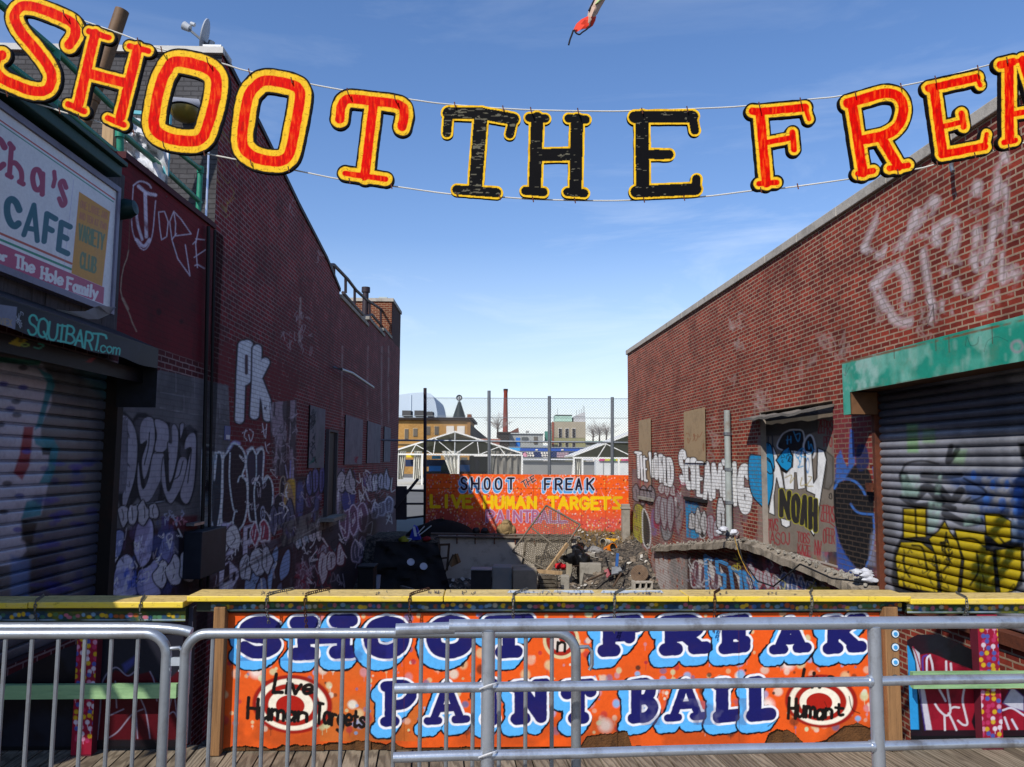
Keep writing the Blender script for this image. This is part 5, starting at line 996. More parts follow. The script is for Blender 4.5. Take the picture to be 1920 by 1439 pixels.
# ================================================================ FOREGROUND: boardwalk, parapet, railings, barriers
WOODB = None
q = N('boardwalk_wood'); oi = q.n('Attribute', attribute_name='plank'); uvn = q.uv()
sv = q.scale(uvn, (14, 1.2, 1)); ad = q.n('VectorMath', operation='ADD'); q.l(sv, ad.inputs[0]); q.l(oi.outputs['Vector'], ad.inputs[1])
wv = q.n('TexWave'); wv.wave_type = 'RINGS'; wv.rings_direction = 'Z'; wv.inputs['Scale'].default_value = 1.1; wv.inputs['Distortion'].default_value = 7; wv.inputs['Detail'].default_value = 4; wv.inputs['Detail Scale'].default_value = 1.6; q.l(ad.outputs[0], wv.inputs['Vector'])
n1 = q.noise(ad.outputs[0], 2.5, 6, .7)
sep = q.n('SeparateXYZ'); q.l(oi.outputs['Vector'], sep.inputs[0])
tone = q.math('FRACT', q.math('MULTIPLY', sep.outputs[0], .618))
c_ = q.mix(tone, L('#655a4b'), L('#8f8370')); c_ = q.mix(q.math('MULTIPLY', q.ramp(wv.outputs[1], .35, .95), .55), c_, L('#3c3228')); c_ = q.mix(q.math('MULTIPLY', q.ramp(n1, .45, .75), .6), c_, L('#4b4236'))
c_ = q.mix(q.math('MULTIPLY', q.ramp(q.noise(q.scale(uvn, (3, 3, 1)), 2.0, 5), .55, .75), .4), c_, L('#2e2822'))
q.l(c_, q.b.inputs['Base Color']); q.b.inputs['Roughness'].default_value = .85; q.b.inputs['Specular IOR Level'].default_value = .2
q.l(q.bump(q.math('ADD', wv.outputs[1], n1), .5, .004), q.b.inputs['Normal']); WOODB = q.m
# boardwalk planks running out towards the lot
ang = R(5.5); dx, dy = -math.sin(ang), math.cos(ang); rg = random.Random(11)
V_, F__, UVs, PL = [], [], [], []
def front_y(x): return 4.88 + (x + 1.82) * .17 / 4.29
pw, gap_ = .098, .010; n0 = -78
for k in range(n0, 78):
    s0 = k * pw + gap_ / 2 + rg.uniform(-.002, .002); s1 = (k + 1) * pw - gap_ / 2; zt = rg.uniform(-.005, .003)
    seg = [-1.5, 2.2 + rg.uniform(-1, .6), None]
    def P_(s_, yy, z): # s across, yy along world y
        t = (yy - s_ * math.sin(ang)) / dy; return (s_ * math.cos(ang) + t * dx, yy, z)
    ends = [(-2.0, seg[1] - .003), (seg[1] + .003, None)]
    for y0, y1 in ends:
        a = P_(s0, y0, zt); b = P_(s1, y0, zt); ya = front_y(0) ; 
        y1a = y1 if y1 is not None else front_y(P_(s0, 4.95, 0)[0]) + .09 + rg.uniform(-.02, .03)
        c4 = P_(s1, y1a, zt); d4 = P_(s0, y1a, zt); bs = len(V_)
        lo = lambda p: (p[0], p[1], zt - .045)
        V_ += [a, b, c4, d4, lo(a), lo(b), lo(c4), lo(d4)]; F__ += [(bs, bs + 1, bs + 2, bs + 3), (bs, bs + 4, bs + 5, bs + 1), (bs + 1, bs + 5, bs + 6, bs + 2), (bs + 2, bs + 6, bs + 7, bs + 3), (bs + 3, bs + 7, bs + 4, bs)]
        r0 = rg.uniform(0, 50)
        UVs += [(s0, y0), (s1, y0), (s1, y1a), (s0, y1a)] * 2; PL += [(k * 1.0 + r0, r0 * 3, rg.uniform(0, 9))] * 8
me = bpy.data.meshes.new('boardwalk'); me.from_pydata(V_, [], F__); l_ = me.uv_layers.new(name='UVMap')
for lp_ in me.loops: l_.data[lp_.index].uv = UVs[lp_.vertex_index]
at_ = me.attributes.new('plank', 'FLOAT_VECTOR', 'POINT'); at_.data.foreach_set('vector', np.array(PL, np.float32).ravel())
bw = bpy.data.objects.new('boardwalk', me); COL.objects.link(bw); me.materials.append(WOODB); bw['kind'] = 'structure'
m = MB(); m.box((0, 1.0, -.2), (16, 7.4, .2)); m.build('boardwalk_frame', mat('dark_timber', '#1d1814', .9), bw)
# ---- parapet with the orange board
L_ = FP.u(1691, 1300)
CAPM = None
q = N('yellow_cap'); uvn = q.objc(); n1 = q.noise(q.scale(uvn, (1.2, 9, 9)), 3.5, 6, .7); c_ = q.mix(q.ramp(n1, .5, .74), L('#dcbf36'), L('#c9ac5e')); n2 = q.noise(uvn, 30, 5, .7); c_ = q.mix(q.math('MULTIPLY', q.ramp(n2, .58, .72), .75), c_, L('#5a4a2c'))
c_ = q.mix(q.math('MULTIPLY', q.ramp(q.noise(q.scale(uvn, (.5, 5, 1)), 4, 6, .75), .56, .68), .6), c_, L('#cdb57c'))
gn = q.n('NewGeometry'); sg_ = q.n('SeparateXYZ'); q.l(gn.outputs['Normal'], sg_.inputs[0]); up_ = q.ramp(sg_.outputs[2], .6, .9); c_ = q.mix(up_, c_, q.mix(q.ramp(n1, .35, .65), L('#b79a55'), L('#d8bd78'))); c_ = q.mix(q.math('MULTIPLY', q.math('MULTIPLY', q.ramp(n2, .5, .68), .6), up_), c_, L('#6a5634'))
q.l(c_, q.b.inputs['Base Color']); q.b.inputs['Roughness'].default_value = .6; q.l(q.bump(q.math('ADD', n1, n2), .35, .004), q.b.inputs['Normal']); CAPM = q.m
par_ = thing('parapet', 'wooden boardwalk parapet with a yellow cap and an orange painted board with blue bubble letters', 'parapet')
zc_t, zc_b = FP.z(700, 1118, .12), FP.z(700, 1129, .12)
NAT = mat('fresh_timber', '#8a6540', .8, var=.45, sc=5, stretch=(14, 14, .5), dirt='#4a3420', dsc=3, damt=.7, bump=.5)
DOTB = paint_mat('dotted_board', .6, '#303438', dirt='#1a1a18', damt=.3)
# central cap from three lengths
for a_, b_ in ((-.07, 1.42), (1.424, 2.88), (2.884, L_ + .02)):
    m = MB(); m.slab(FP, a_, b_, zc_b, zc_t, -.13, .12); m.build('cap', CAPM, par_, bevel=.006)
def marks(s, x0, x1, y0, y1, n, cols): s.scrib(x0, y0, x1, y1, n, .6, cols, .8, 4)
zd0, zd1 = FP.z(700, 1146, .05), zc_b - .003
db = flat_sheet(FP, np.linspace(-.03, L_ - .01, 900), np.linspace(zd0, zd1, 40), .06, '#33392f')
yb = 1137
def dots_row(s, x0, x1, yc, h):
    s.poly([(x0, yc - h), (x1, yc - h), (x1, yc - h + 4), (x0, yc - h + 4)], '#47521d', .8, 2); s.mottle([(x0, yc - h), (x1, yc - h), (x1, yc + h), (x0, yc + h)], ['#2e4f38', '#6a6a20', '#243a58'], 9, .7, .5)
    x = x0 + 4
    while x < x1:
        s.ell(x, yc + random.uniform(-4, 3), random.uniform(3.4, 5.2), random.uniform(3.2, 4.6), random.choice(['#e0b820', '#3f6fb0', '#c06a80', '#7fa8c8', '#b8b4a0', '#274a6a', '#b05a2a', '#4a7a58']), random.uniform(.6, .95), .4); x += random.uniform(5.5, 11)
    s.stroke([(x0, yc + h - 2), (x1, yc + h - 2.5)], 1.2, '#9fb4c4', .75, 1.2, False, wear=.3)
dots_row(db, 396, 1690, yb + 1, 8); db.build('dotted_board', DOTB, par_)
m = MB(); m.slab(FP, -.02, L_ - .02, zd0, zd1 - .002, .0, .058); m.slab(FP, .08, L_ - .1, zd0 - .012, zd0 - .004, .0, .04); m.build('board_backing', DARK, par_)
# orange board
zo0, zo1 = .02, FP.z(700, 1147, .03)
ob = flat_sheet(FP, np.linspace(.075, L_ - .1, 1150), np.linspace(zo0, zo1, 236), .03, '#e4571a')
def rag(u, z):
    x = 400 + u / L_ * 1291
    b = np.interp(x, [400, 560, 620, 700, 780, 900, 1040, 1085, 1100, 1120, 1150, 1172, 1180, 1300, 1420, 1432, 1450, 1480, 1500, 1540, 1575, 1600, 1630, 1662],
                  [.035, .04, .05, .08, .03, .02, .02, .03, .085, .095, .105, .1, .02, .015, .02, .09, .115, .1, .03, .06, .125, .145, .13, .06]) - .008
    return z < b + (fbm(u * 14, u * 0 + 3.3, 4) - .5) * .05
ob.cut = rag
def paint_board(s):
    s.mottle([(400, 1130), (1700, 1130), (1700, 1400), (400, 1400)], ['#cc5a22', '#ea5c1c'], 1.6, .55, .48, .2)
    s.mottle([(600, 1240), (800, 1240), (800, 1390), (600, 1390)], ['#c26a2c'], 2, .8, .4, .2)
    rr = random.Random(4)
    for k in range(620):
        x, y = rr.uniform(415, 1668), rr.uniform(1150, 1375); c = rr.choice(['#dcd6c4', '#7fb0dc', '#b0303a', '#d9b98a', '#6a6a90', '#3a2a22', '#c9d0a0', '#c98a90', '#dfae92']); r_ = rr.choice([2.2, 2.8, 3.5, 4.5, 6, 8]) * rr.uniform(.8, 1.15)
        s.ell(x, y, r_, r_ * rr.uniform(.9, 1.2), c, rr.uniform(.6, .95), .5)
        if rr.random() < .3: s.stroke([(x, y), (x + rr.uniform(-1, 1), y + r_ + rr.uniform(4, 12))], .7, c, .6, 1, False)
    for k in range(8): x, y = rr.uniform(430, 1650), rr.uniform(1240, 1370); s.ell(x, y, 12, 12, '#efe2d8', .85, .9)
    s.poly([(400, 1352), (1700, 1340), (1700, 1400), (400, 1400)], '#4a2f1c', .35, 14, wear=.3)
    # targets
    for cx, cy, rx, ry in ((548, 1321, 75, 55), (1540, 1315, 68, 50)):
        for f, c in ((1, '#961c12'), (.88, '#efe6d0'), (.72, '#a01e12'), (.56, '#efe6d0'), (.36, '#a81e12')): s.ell(cx - (1 - f) * 6, cy + (1 - f) * 4, rx * f, ry * f, c, 1, .05, rot=.05)
    NV, LB, WO = '#191a5e', '#58b0ee', '#ececf0'
    def bub(ch, x0, y0, x1, y1, w, paths=None, sk=0):
        gp = paths or glyph_paths(ch, [(x0, y0 + 4), (x1, y0), (x1, y1 - 3), (x0, y1)], .2)
        S = segs(gp)
        Ss = np.concatenate([S + np.array([-4.8 * t, 6.2 * t] * 2) for t in (.6, 1.3, 2.0, 2.6)])
        s.lay(Ss, [(w + 8.0, '#0e0e18', 1), (w + 4.6, LB, 1)], 1.0, wob=1.6); s.lay(S, [(w + 4.3, WO, 1), (w, NV, 1)], 1.0, wob=.6)
        return
    row1 = [('S', 458, 1172, 518, 1224, 12), ('H', 570, 1170, 644, 1226, 12.5), ('O', 695, 1172, 755, 1224, 13.5), ('O', 813, 1171, 875, 1223, 14), ('T', 918, 1169, 990, 1224, 12), ('F', 1142, 1170, 1192, 1220, 12), ('R', 1258, 1168, 1312, 1218, 12), ('E', 1364, 1168, 1396, 1216, 11), ('A', 1460, 1170, 1504, 1218, 9.5), ('K', 1562, 1168, 1606, 1216, 11)]
    row2 = [('P', 731, 1283, 772, 1353, 10), ('A', 812, 1282, 864, 1352, 7.5), ('I', 908, 1284, 930, 1350, 13), ('N', 976, 1284, 1014, 1348, 11.5), ('T', 1064, 1284, 1106, 1348, 12), ('B', 1193, 1279, 1225, 1347, 10), ('A', 1262, 1278, 1310, 1346, 7.5), ('L', 1354, 1280, 1384, 1344, 12), ('L', 1416, 1276, 1444, 1342, 12)]
    for r_ in [(a_, b_, c_ - 6, d_, e_, f_) for a_, b_, c_, d_, e_, f_ in row1] + row2: bub(*r_)
    s.mottle([(640, 1150), (740, 1150), (740, 1240), (440, 1240)], ['#2a2a80'], 8, .4, .55)
    for x in (1230, 1280, 1330, 1370): s.mottle([(x - 30, 1310), (x + 30, 1310), (x + 30, 1360), (x - 30, 1360)], ['#54547c'], 9, .45, .55)
    # small round emblem between the words
    s.ell(1052, 1200, 34, 36, '#d8c79a', 1, .05); s.ell(1052, 1200, 28, 30, '#a5281a', 1, .05); s.ell(1052, 1200, 20, 22, '#dccdc0', 1, .06); s.ell(1056, 1197, 8, 8, '#b02a18', 1, .1)
    s.lay(segs(glyph_paths('n', box(1044, 1192, 1060, 1222, 2))), [(2.6, '#14120f', 1)], 1)
    # hand lettered words
    def script(t, q, w=2.4): s.lay(segs(text_paths(t, q, 0, .22, .06)), [(w * 1.35, '#120f0e', 1)], 1.0, wob=.5)
    script('Live', [(518, 1266), (590, 1274), (586, 1300), (512, 1300)], 2.6); script('Human', [(466, 1310), (578, 1328), (576, 1354), (464, 1348)], 2.6); script('Targets', [(594, 1316), (688, 1336), (684, 1366), (592, 1354)], 2.4)
    script('Live', [(1508, 1256), (1566, 1260), (1564, 1288), (1502, 1288)], 2.4); script('Human', [(1480, 1308), (1562, 1320), (1560, 1348), (1478, 1346)], 2.4); script('t', [(1566, 1318), (1584, 1320), (1582, 1342), (1566, 1340)], 2.2)
    s.stroke([(1462, 1345), (1440, 1362)], 1, '#1a1208', .7); s.stroke([(1546, 1316), (1552, 1330), (1558, 1345)], .6, '#1a1208', .8); s.stroke([(1592, 1306), (1598, 1330), (1612, 1338)], 1.0, '#1a1208', .8)
    for x in (757, 1078, 1385): s.stroke([(x, 1148), (x + 1, 1390)], .5, '#5c2412', .6, 1, False)
    s.poly([(400, 1140), (1700, 1136), (1700, 1149), (400, 1152)], '#1f1410', .5, 3)  # shadow under the cap painted along the top of the board
ORM = paint_mat('orange_board_paint', .55, '#b04a20', dirt='#5a341e', damt=.14)
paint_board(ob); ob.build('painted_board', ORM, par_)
ROT = mat('rotten_wood', '#5a3a1c', .95, var=.6, sc=22, bump=.9, dirt='#1c1109', dsc=9, damt=.8)
m = MB(); rg = random.Random(8)
for k in range(44): u = .09 + (L_ - .2) * k / 44; m.slab(FP, u, u + (L_ - .2) / 44, .004, .12 + rg.uniform(-.01, .06), .0, .012 + rg.uniform(0, .012))
m.build('rotten_edge', ROT, par_)
m = MB(); m.slab(FP, .078, L_ - .102, .125, zo1 - .004, .0, .026); m.build('board_core', ROT, par_)
# posts at the two ends of the board
for nm_, u0, u1, rings in (('a', FP.u(394, 1300, .095), FP.u(416, 1300, .095), False), ('b', FP.u(1664, 1300, .095), FP.u(1690, 1300, .095), True)):
    m = MB(); m.slab(FP, u0, u1, .0, zd0 + .03, -.02, .095); p_ = m.build('post', NAT, par_, bevel=.006)
    if rings:
        for y in (1189, 1214, 1242, 1274):
            u_, z_ = FP.hit(1679, y, .1); M_ = Matrix((tuple(FP.d), (0, 0, 1), tuple(FP.n))).transposed()
            for r0, col, nm2, off in ((.026, '#2a333c', 'washer', .098), (.021, '#c2d2dc', 'washer', .101), (.012, '#3f8fc4', 'bolt_head', .104)):
                mm = MB(); mm.lathe([(r0, -.004), (r0, 0), (0, 0)], tuple(FP.P(u_, z_, off)), 18, M_); mm.build(nm2, mat('ring_' + nm2 + col[1:], col, .5, bump=0), p_)
m = MB(); m.slab(FP, -.085, -.058, .05, zd0 + .02, -.02, .03); m.build('splashed_edge', paint_mat('splash_edge', .6, '#3a3a48'), par_)
# chains over the cap
CHN = mat('rusty_chain', '#4a2c1e', .8, var=.5, sc=30, bump=.3); CHN2 = mat('grey_chain', '#6a6a68', .5, metal=.6, var=.3, sc=30)
def chain(name, label, pts, mt, r_=.006):
    m = MB(); P_ = [np.array(p) for p in pts]; tot = 0
    for a_, b_ in zip(P_[:-1], P_[1:]):
        n_ = max(1, int(np.linalg.norm(b_ - a_) / .018))
        for i in range(n_):
            c0 = a_ + (b_ - a_) * i / n_; c1 = a_ + (b_ - a_) * (i + .95) / n_; d_ = Vector(c1 - c0).normalized(); sd = d_.cross(Vector((0, 1, 0)) if (i % 2) else Vector((1, .3, .2))).normalized() * r_ * 1.1
            m.tube([Vector(c0) + sd, Vector(c1) + sd], r_ * .55, 5, False); m.tube([Vector(c0) - sd, Vector(c1) - sd], r_ * .55, 5, False); m.tube([Vector(c0) - sd, Vector(c0) + sd], r_ * .5, 5, False)
    tag(m.build(name, mt), label, 'chain', 'chains hung over the yellow parapet cap')
def capt(x, y, o): return FP.pt(x, y, o)
zt_ = zc_t + .008
for x, ln, mt, lab in ((572, 55, CHN, 'rusty chain hanging over the yellow cap between painted letters H and O'), (768, 58, CHN, 'rusty chain hanging over the yellow cap above the first painted letter O'), (962, 52, CHN2, 'twisted grey chain hanging over the yellow cap above the painted letter T'), (1152, 60, CHN2, 'grey and rusty chain hanging over the yellow cap above the painted letter F'), (1340, 60, CHN, 'rusty chain hanging over the yellow cap above the painted letter E'), (1522, 38, CHN2, 'grey chain hanging over the yellow cap between painted letters A and K'), (500, 42, CHN2, 'grey chain draped over the cap above the first painted letter S')):
    u_ = FP.u(x, 1125, .126); chain('chain', lab, [FP.P(u_ + .10, zt_, -.1), FP.P(u_ + .02, zt_, .05), FP.P(u_, zt_, .124), FP.P(u_, zc_b - .02, .13), FP.P(u_ + .005, zc_b - ln / 1500 * 4.75, .075)], mt)
# pencilled and sprayed marks on the cap
mk = flat_sheet(FP, np.linspace(0, .01, 2), np.linspace(0, .01, 2), 0)
U_, O_ = np.meshgrid(np.linspace(-.06, L_ + .01, 1250), np.linspace(-.125, .105, 26)); cp = Sheet(FP.P(U_, np.full(U_.shape, zc_t + .003), 0) + FP.n * O_[..., None], np.stack([U_, O_], -1))
for x0, x1, n in ((560, 630, 5), (700, 735, 4), (795, 900, 18), (960, 1090, 20), (1130, 1230, 26), (480, 560, 8), (1300, 1380, 5), (1440, 1500, 6)): cp.scrib(x0, 1109, x1, 1114, n, .45, ['#2a2a34', '#3a3a50'], .85, 3, .6)
for x0, x1 in ((955, 1030), (1040, 1110), (1130, 1240)): cp.poly([(x0, 1107), (x1, 1107), (x1 + 4, 1112), (x0 - 4, 1112)], '#c8d4de', .75, 1.5, wear=.3); cp.scrib(x0, 1108, x1, 1112, 10, .4, '#2a2a44', .9, 2.5, .5)
q = N('cap_marks'); vc = q.n('VertexColor', layer_name='paint'); q.l(vc.outputs[0], q.b.inputs['Base Color']); q.l(vc.outputs[1], q.b.inputs['Alpha']); q.b.inputs['Roughness'].default_value = .7; MARKM = q.m
cp.build('cap_marks', MARKM, par_)
# ---- side parapets
SW = {}
def side(label, W, x0, x1, zcap, uA_, uB_, name='side_parapet'):
    t = thing(name, label, 'parapet'); return t
LWp = Wall(FP.P(-.09, 0, .02)[:2], (-1, -.05), (0, -1)); RWp = Wall(FP.P(L_ + .01, 0, .03)[:2], (1, .045), (0, -1))
for W, x0, lab, right_ in ((LWp, 200, 'left side parapet section in shadow with yellow cap, dotted red post and pale green rail', False), (RWp, 1800, 'right side parapet section with yellow cap, dotted red post and red and blue graffiti panel', True)):
    t = thing('side_parapet', lab, 'parapet'); Lw = 1.95 if not right_ else 2.3
    zt2 = W.z(x0, 1129 if not right_ else 1123, .1); zb2_ = W.z(x0, 1141 if not right_ else 1134, .1)
    m = MB(); m.slab(W, .0, Lw * .45, zb2_, zt2, -.13, .1); m.build('cap', CAPM, t, bevel=.006)
    m = MB(); m.slab(W, Lw * .45 + .004, Lw, zb2_ - .002, zt2 - .003, -.13, .1); m.build('cap', CAPM, t, bevel=.006)
    yy = 1158 if not right_ else 1143
    d_ = flat_sheet(W, np.linspace(.0, Lw, 420), np.linspace(W.z(x0, yy + 8, .05), zb2_ - .003, 36), .05, '#39402a')
    for xx in ((0, 398),) if not right_ else ((1690, 1925),): dots_row(d_, xx[0] - 4, xx[1] + 4, yy - 2, 9)
    d_.build('dotted_board', DOTB, t)
    m = MB(); m.slab(W, 0, Lw, W.z(x0, yy + 6, .05), zb2_ - .004, -.02, .046); m.build('board_backing', mat('dark_green_board', '#23301f', .8), t)
    # dotted posts
    px0, px1 = ((140, 178) if not right_ else (1838, 1876)); u0, u1 = sorted((W.u(px0, 1290, .05), W.u(px1, 1290, .05)))
    ps = flat_sheet(W, np.linspace(u0, u1, 44), np.linspace(.01, W.z(x0, yy + 10, .05), 240), .052, '#8f1530')
    rr = random.Random(3 + right_)
    for y in np.arange(1180, 1390, 11.0):
        for x in np.arange(px0 + 4, px1, 11.0):
            c = rr.choice(['#c9a51c', '#c9a51c', '#3a55a0', '#c98aa4', '#d0c4d0', '#b0305a']); cx_, cy_ = x + rr.uniform(-3, 3), y + rr.uniform(-3, 3)
            ps.ell(cx_, cy_, 4.2, 4.4, c, .9, .4)
            if c in ('#c98aa4', '#d0c4d0'): ps.stroke([(cx_, cy_), (cx_ + .5, cy_ + 9)], .7, c, .8, 1, False)
    po = ps.build('post', paint_mat('red_dotted_paint', .55, '#8f1530') if not right_ else bpy.data.materials['red_dotted_paint'], t)
    m = MB(); m.slab(W, u0 + .001, u1 - .001, .0, W.z(x0, yy + 10, .05), -.03, .049); m.build('post_core', mat('maroon_post', '#5a1526', .7), po)
    m = MB(); zr0, zr1 = (W.z(x0, 1307, .05), W.z(x0, 1281, .05)) if not right_ else (W.z(x0, 1288, .05), W.z(x0, 1258, .05))
    m.slab(W, .0 if right_ else .02, Lw, zr0, zr1, .053, .09); m.build('rail', mat('pale_green_rail', '#86a878', .7, var=.3, sc=5, stretch=(1, 8, 8), dirt='#3f6a4a', damt=.5), t)
    # graffiti panel between the posts
    ul = Lw if not right_ else Lw
    gp = flat_sheet(W, np.linspace(.03, ul, 520), np.linspace(.012, W.z(x0, 1190, -.02), 280), -.02, '#101014')
    if right_:
        e = C(1660, 1120, 5.138)
        gp.mottle([(1690, 1180), (1930, 1180), (1930, 1380), (1690, 1380)], ['#1d1d26', '#2a0f1a'], 5, .6, .5)
        gp.poly(e([(300, 560), (430, 540), (520, 570), (700, 660), (900, 720), (1336, 1000), (1336, 1280), (420, 1280), (330, 900)]), '#7d1224', 1, 2); gp.mottle(e([(430, 540), (900, 720), (1336, 1000), (1336, 1280), (420, 1280)]), ['#5c0d1c', '#96182c'], 7, .6, .5)
        gp.poly(e([(160, 430), (230, 470), (290, 620), (310, 900), (330, 1280), (150, 1280)]), '#2b8fcc', 1, 1.5, edge=(1.0, '#0c0c12'))
        gp.poly(e([(260, 480), (330, 540), (345, 750), (380, 900), (450, 1280), (390, 1280), (320, 900), (300, 640)]), '#bdb9c4', 1, 1.5); gp.stroke(e([(330, 880), (350, 1050), (385, 1280)]), 1.4, '#3c2a70', .9); gp.stroke(e([(400, 560), (360, 590), (365, 740)]), 1.6, '#4a3a90', .9); gp.stroke(e([(430, 560), (400, 600), (400, 760)]), 1.8, '#cfcbd6')
        for q_ in ([(430, 570), (450, 640), (460, 720)], [(585, 620), (590, 760), (600, 900), (625, 1060), (620, 1120), (580, 1140), (520, 1090), (480, 1030)], [(630, 640), (640, 760)], [(570, 1140), (575, 1280)], [(610, 1120), (650, 1200), (685, 1280)], [(625, 1080), (660, 1060), (710, 1065)], [(760, 880), (745, 1000), (770, 1120), (790, 1220), (750, 1230), (700, 1190)], [(520, 890), (560, 960), (580, 1000)]): gp.stroke(e(q_), 1.9, '#c9c4cc', .95, 1.2)
        gp.poly(e([(1130, 1020), (1220, 860), (1336, 960), (1336, 1100), (1200, 1060)]), '#b4b4c2', 1, 2, edge=(1, '#4a1a6a')); gp.poly(e([(830, 1200), (900, 960), (920, 1240), (860, 1280)]), '#141018', 1, 2); gp.stroke(e([(1130, 1090), (1220, 1070), (1336, 1140)]), 1.8, '#c0bccc'); gp.stroke(e([(1150, 1160), (1190, 1270)]), 2, '#c0bccc'); gp.stroke(e([(1220, 1180), (1270, 1270)]), 2, '#c0bccc')
        gp.stroke(e([(265, 480), (300, 560), (350, 740)]), 1.2, '#8a1230', 1)
        gp.cut = lambda u, z: (z > np.interp(u, [0, W.u(1742, 1240, -.02), W.u(1834, 1290, -.02), W.u(1850, 1290, -.02), 3], [W.z(1740, 1205, -.02), W.z(1760, 1180, -.02), W.z(1834, 1222, -.02), W.z(1850, 1292, -.02), W.z(1900, 1300, -.02)]))
    else:
        d = C(0, 1080, 3.84)
        gp.mottle([(-60, 1170), (400, 1170), (400, 1400), (-60, 1400)], ['#17171f', '#1c1418', '#222430'], 4, .7, .45)
        gp.poly(d([(750, 760), (830, 680), (960, 720), (1080, 690), (1160, 800), (1330, 640), (1330, 1180), (700, 1180)]), '#4a0a14', 1, 3)
        for q_ in ([(700, 1180), (720, 980), (740, 760), (830, 660), (920, 720), (1000, 660)], [(760, 1180), (850, 1120), (950, 1000), (1030, 960)], [(1010, 880), (1050, 980), (1080, 1170)], [(830, 760), (840, 950)], [(780, 1010), (890, 960)], [(1080, 690), (1110, 760), (1130, 900)], [(1210, 980), (1250, 860), (1280, 1040)], [(1200, 1010), (1250, 980), (1280, 1030)], [(1420, 560), (1425, 760)], [(1380, 600), (1370, 1100)], [(980, 980), (990, 1170)]): gp.stroke(d(q_), 1.2, '#8a8296', .85, 1.4)
        gp.poly(d([(880, 640), (1000, 560), (960, 640), (900, 700)]), '#3a3f80', .8, 6); gp.poly(d([(1330, 560), (1440, 600), (1430, 760), (1360, 740)]), '#22305c', .9, 5)
        gp.cut = lambda u, z: z > np.interp(u, sorted([W.u(360, 1250, -.02), W.u(185, 1250, -.02), W.u(120, 1250, -.02), W.u(0, 1250, -.02)]), [W.z(360, 1190, -.02), W.z(185, 1195, -.02), W.z(130, 1215, -.02), W.z(20, 1275, -.02)])
    gp.build('graffiti_panel', paint_mat('panel_paint_%s' % ('r' if right_ else 'l'), .45, '#222', dirt='#0e0c0c', damt=.25), t)
    if not right_:
        pass
for x, W, lab in ((66, LWp, 'grey chain hanging over the shaded left cap near the picture edge'), (263, LWp, 'grey chain hanging over the left cap near the orange board'), (1813, RWp, 'grey chain hanging over the right side yellow cap')):
    u_ = W.u(x, 1140, .106); z1_ = W.z(x, 1129 if x < 900 else 1123, .1) + .008
    chain('chain', lab, [W.P(u_ + .05, z1_, -.08), W.P(u_, z1_, .104), W.P(u_, z1_ - .06, .11), W.P(u_, z1_ - .12, .07)], CHN2)
# ---- galvanised pipe railing
GALV = mat('galvanised_pipe', '#b6bcc4', .3, metal=.7, var=.2, sc=14, bump=.08, dirt='#66594c', dsc=8, damt=.6, spec=.5)
PR = Wall((-.45, 2.93), (2.4, .2), (0, -1))
pr = thing('pipe_railing', 'heavy galvanised pipe railing with three rails standing in front of the orange board', 'railing')
def prp(x, y): return tuple(PR.pt(x, y, 0))
zt1, zm1, zl1_ = PR.z(880, 1173), PR.z(1100, 1286), PR.z(1100, 1412)
uL0, uL1 = PR.u(740, 1290), PR.u(842, 1172); ue = PR.u(2150, 1170)
m = MB(); m.tube([PR.P(u_, zt1 - (u_ - uL1) * .0035 + random.uniform(-.0015, .0015), random.uniform(-.001, .001)) for u_ in np.linspace(uL1, ue, 14)], [.0232 + random.uniform(-.0005, .0005) for _ in range(14)], 18); m.build('rail', GALV, pr, True)
m = MB(); m.tube([PR.P(uL0, zt1 - .012), PR.P(uL1 + .02, zt1 - .008)], .0212, 16); m.build('rail_sleeve', GALV, pr, True)
for z_ in (zm1, zl1_):
    m = MB(); m.tube([PR.P(u_, z_ + random.uniform(-.0015, .0015), random.uniform(-.001, .001)) for u_ in np.linspace(uL0, ue, 14)], .0178, 16); m.build('rail', GALV, pr, True)
for x in (915, 1643):
    u_ = PR.u(x, 1300); m = MB(); m.tube([PR.P(u_, 0), PR.P(u_, zt1 - .02)], .0242, 16); p_ = m.build('post', GALV, pr, True)
    mm = MB()
    if x < 1000:
        for z_ in (zm1, zl1_):
            mm = MB(); mm.tube([PR.P(u_ + .036 * math.cos(a_), z_ + .02 * math.sin(a_ + .6), .036 * math.sin(a_)) for a_ in np.linspace(0, 6.28, 16)], .0028, 5); mm.build('tie', mat('white_tie', '#c4c4c4', .5, bump=0), p_)
    else:
        for z_ in (zm1, zl1_):
            mm = MB(); mm.tube([PR.P(u_ - .03, z_), PR.P(u_ - .018, z_)], .022, 14); mm.build('weld', GALV, p_, True)
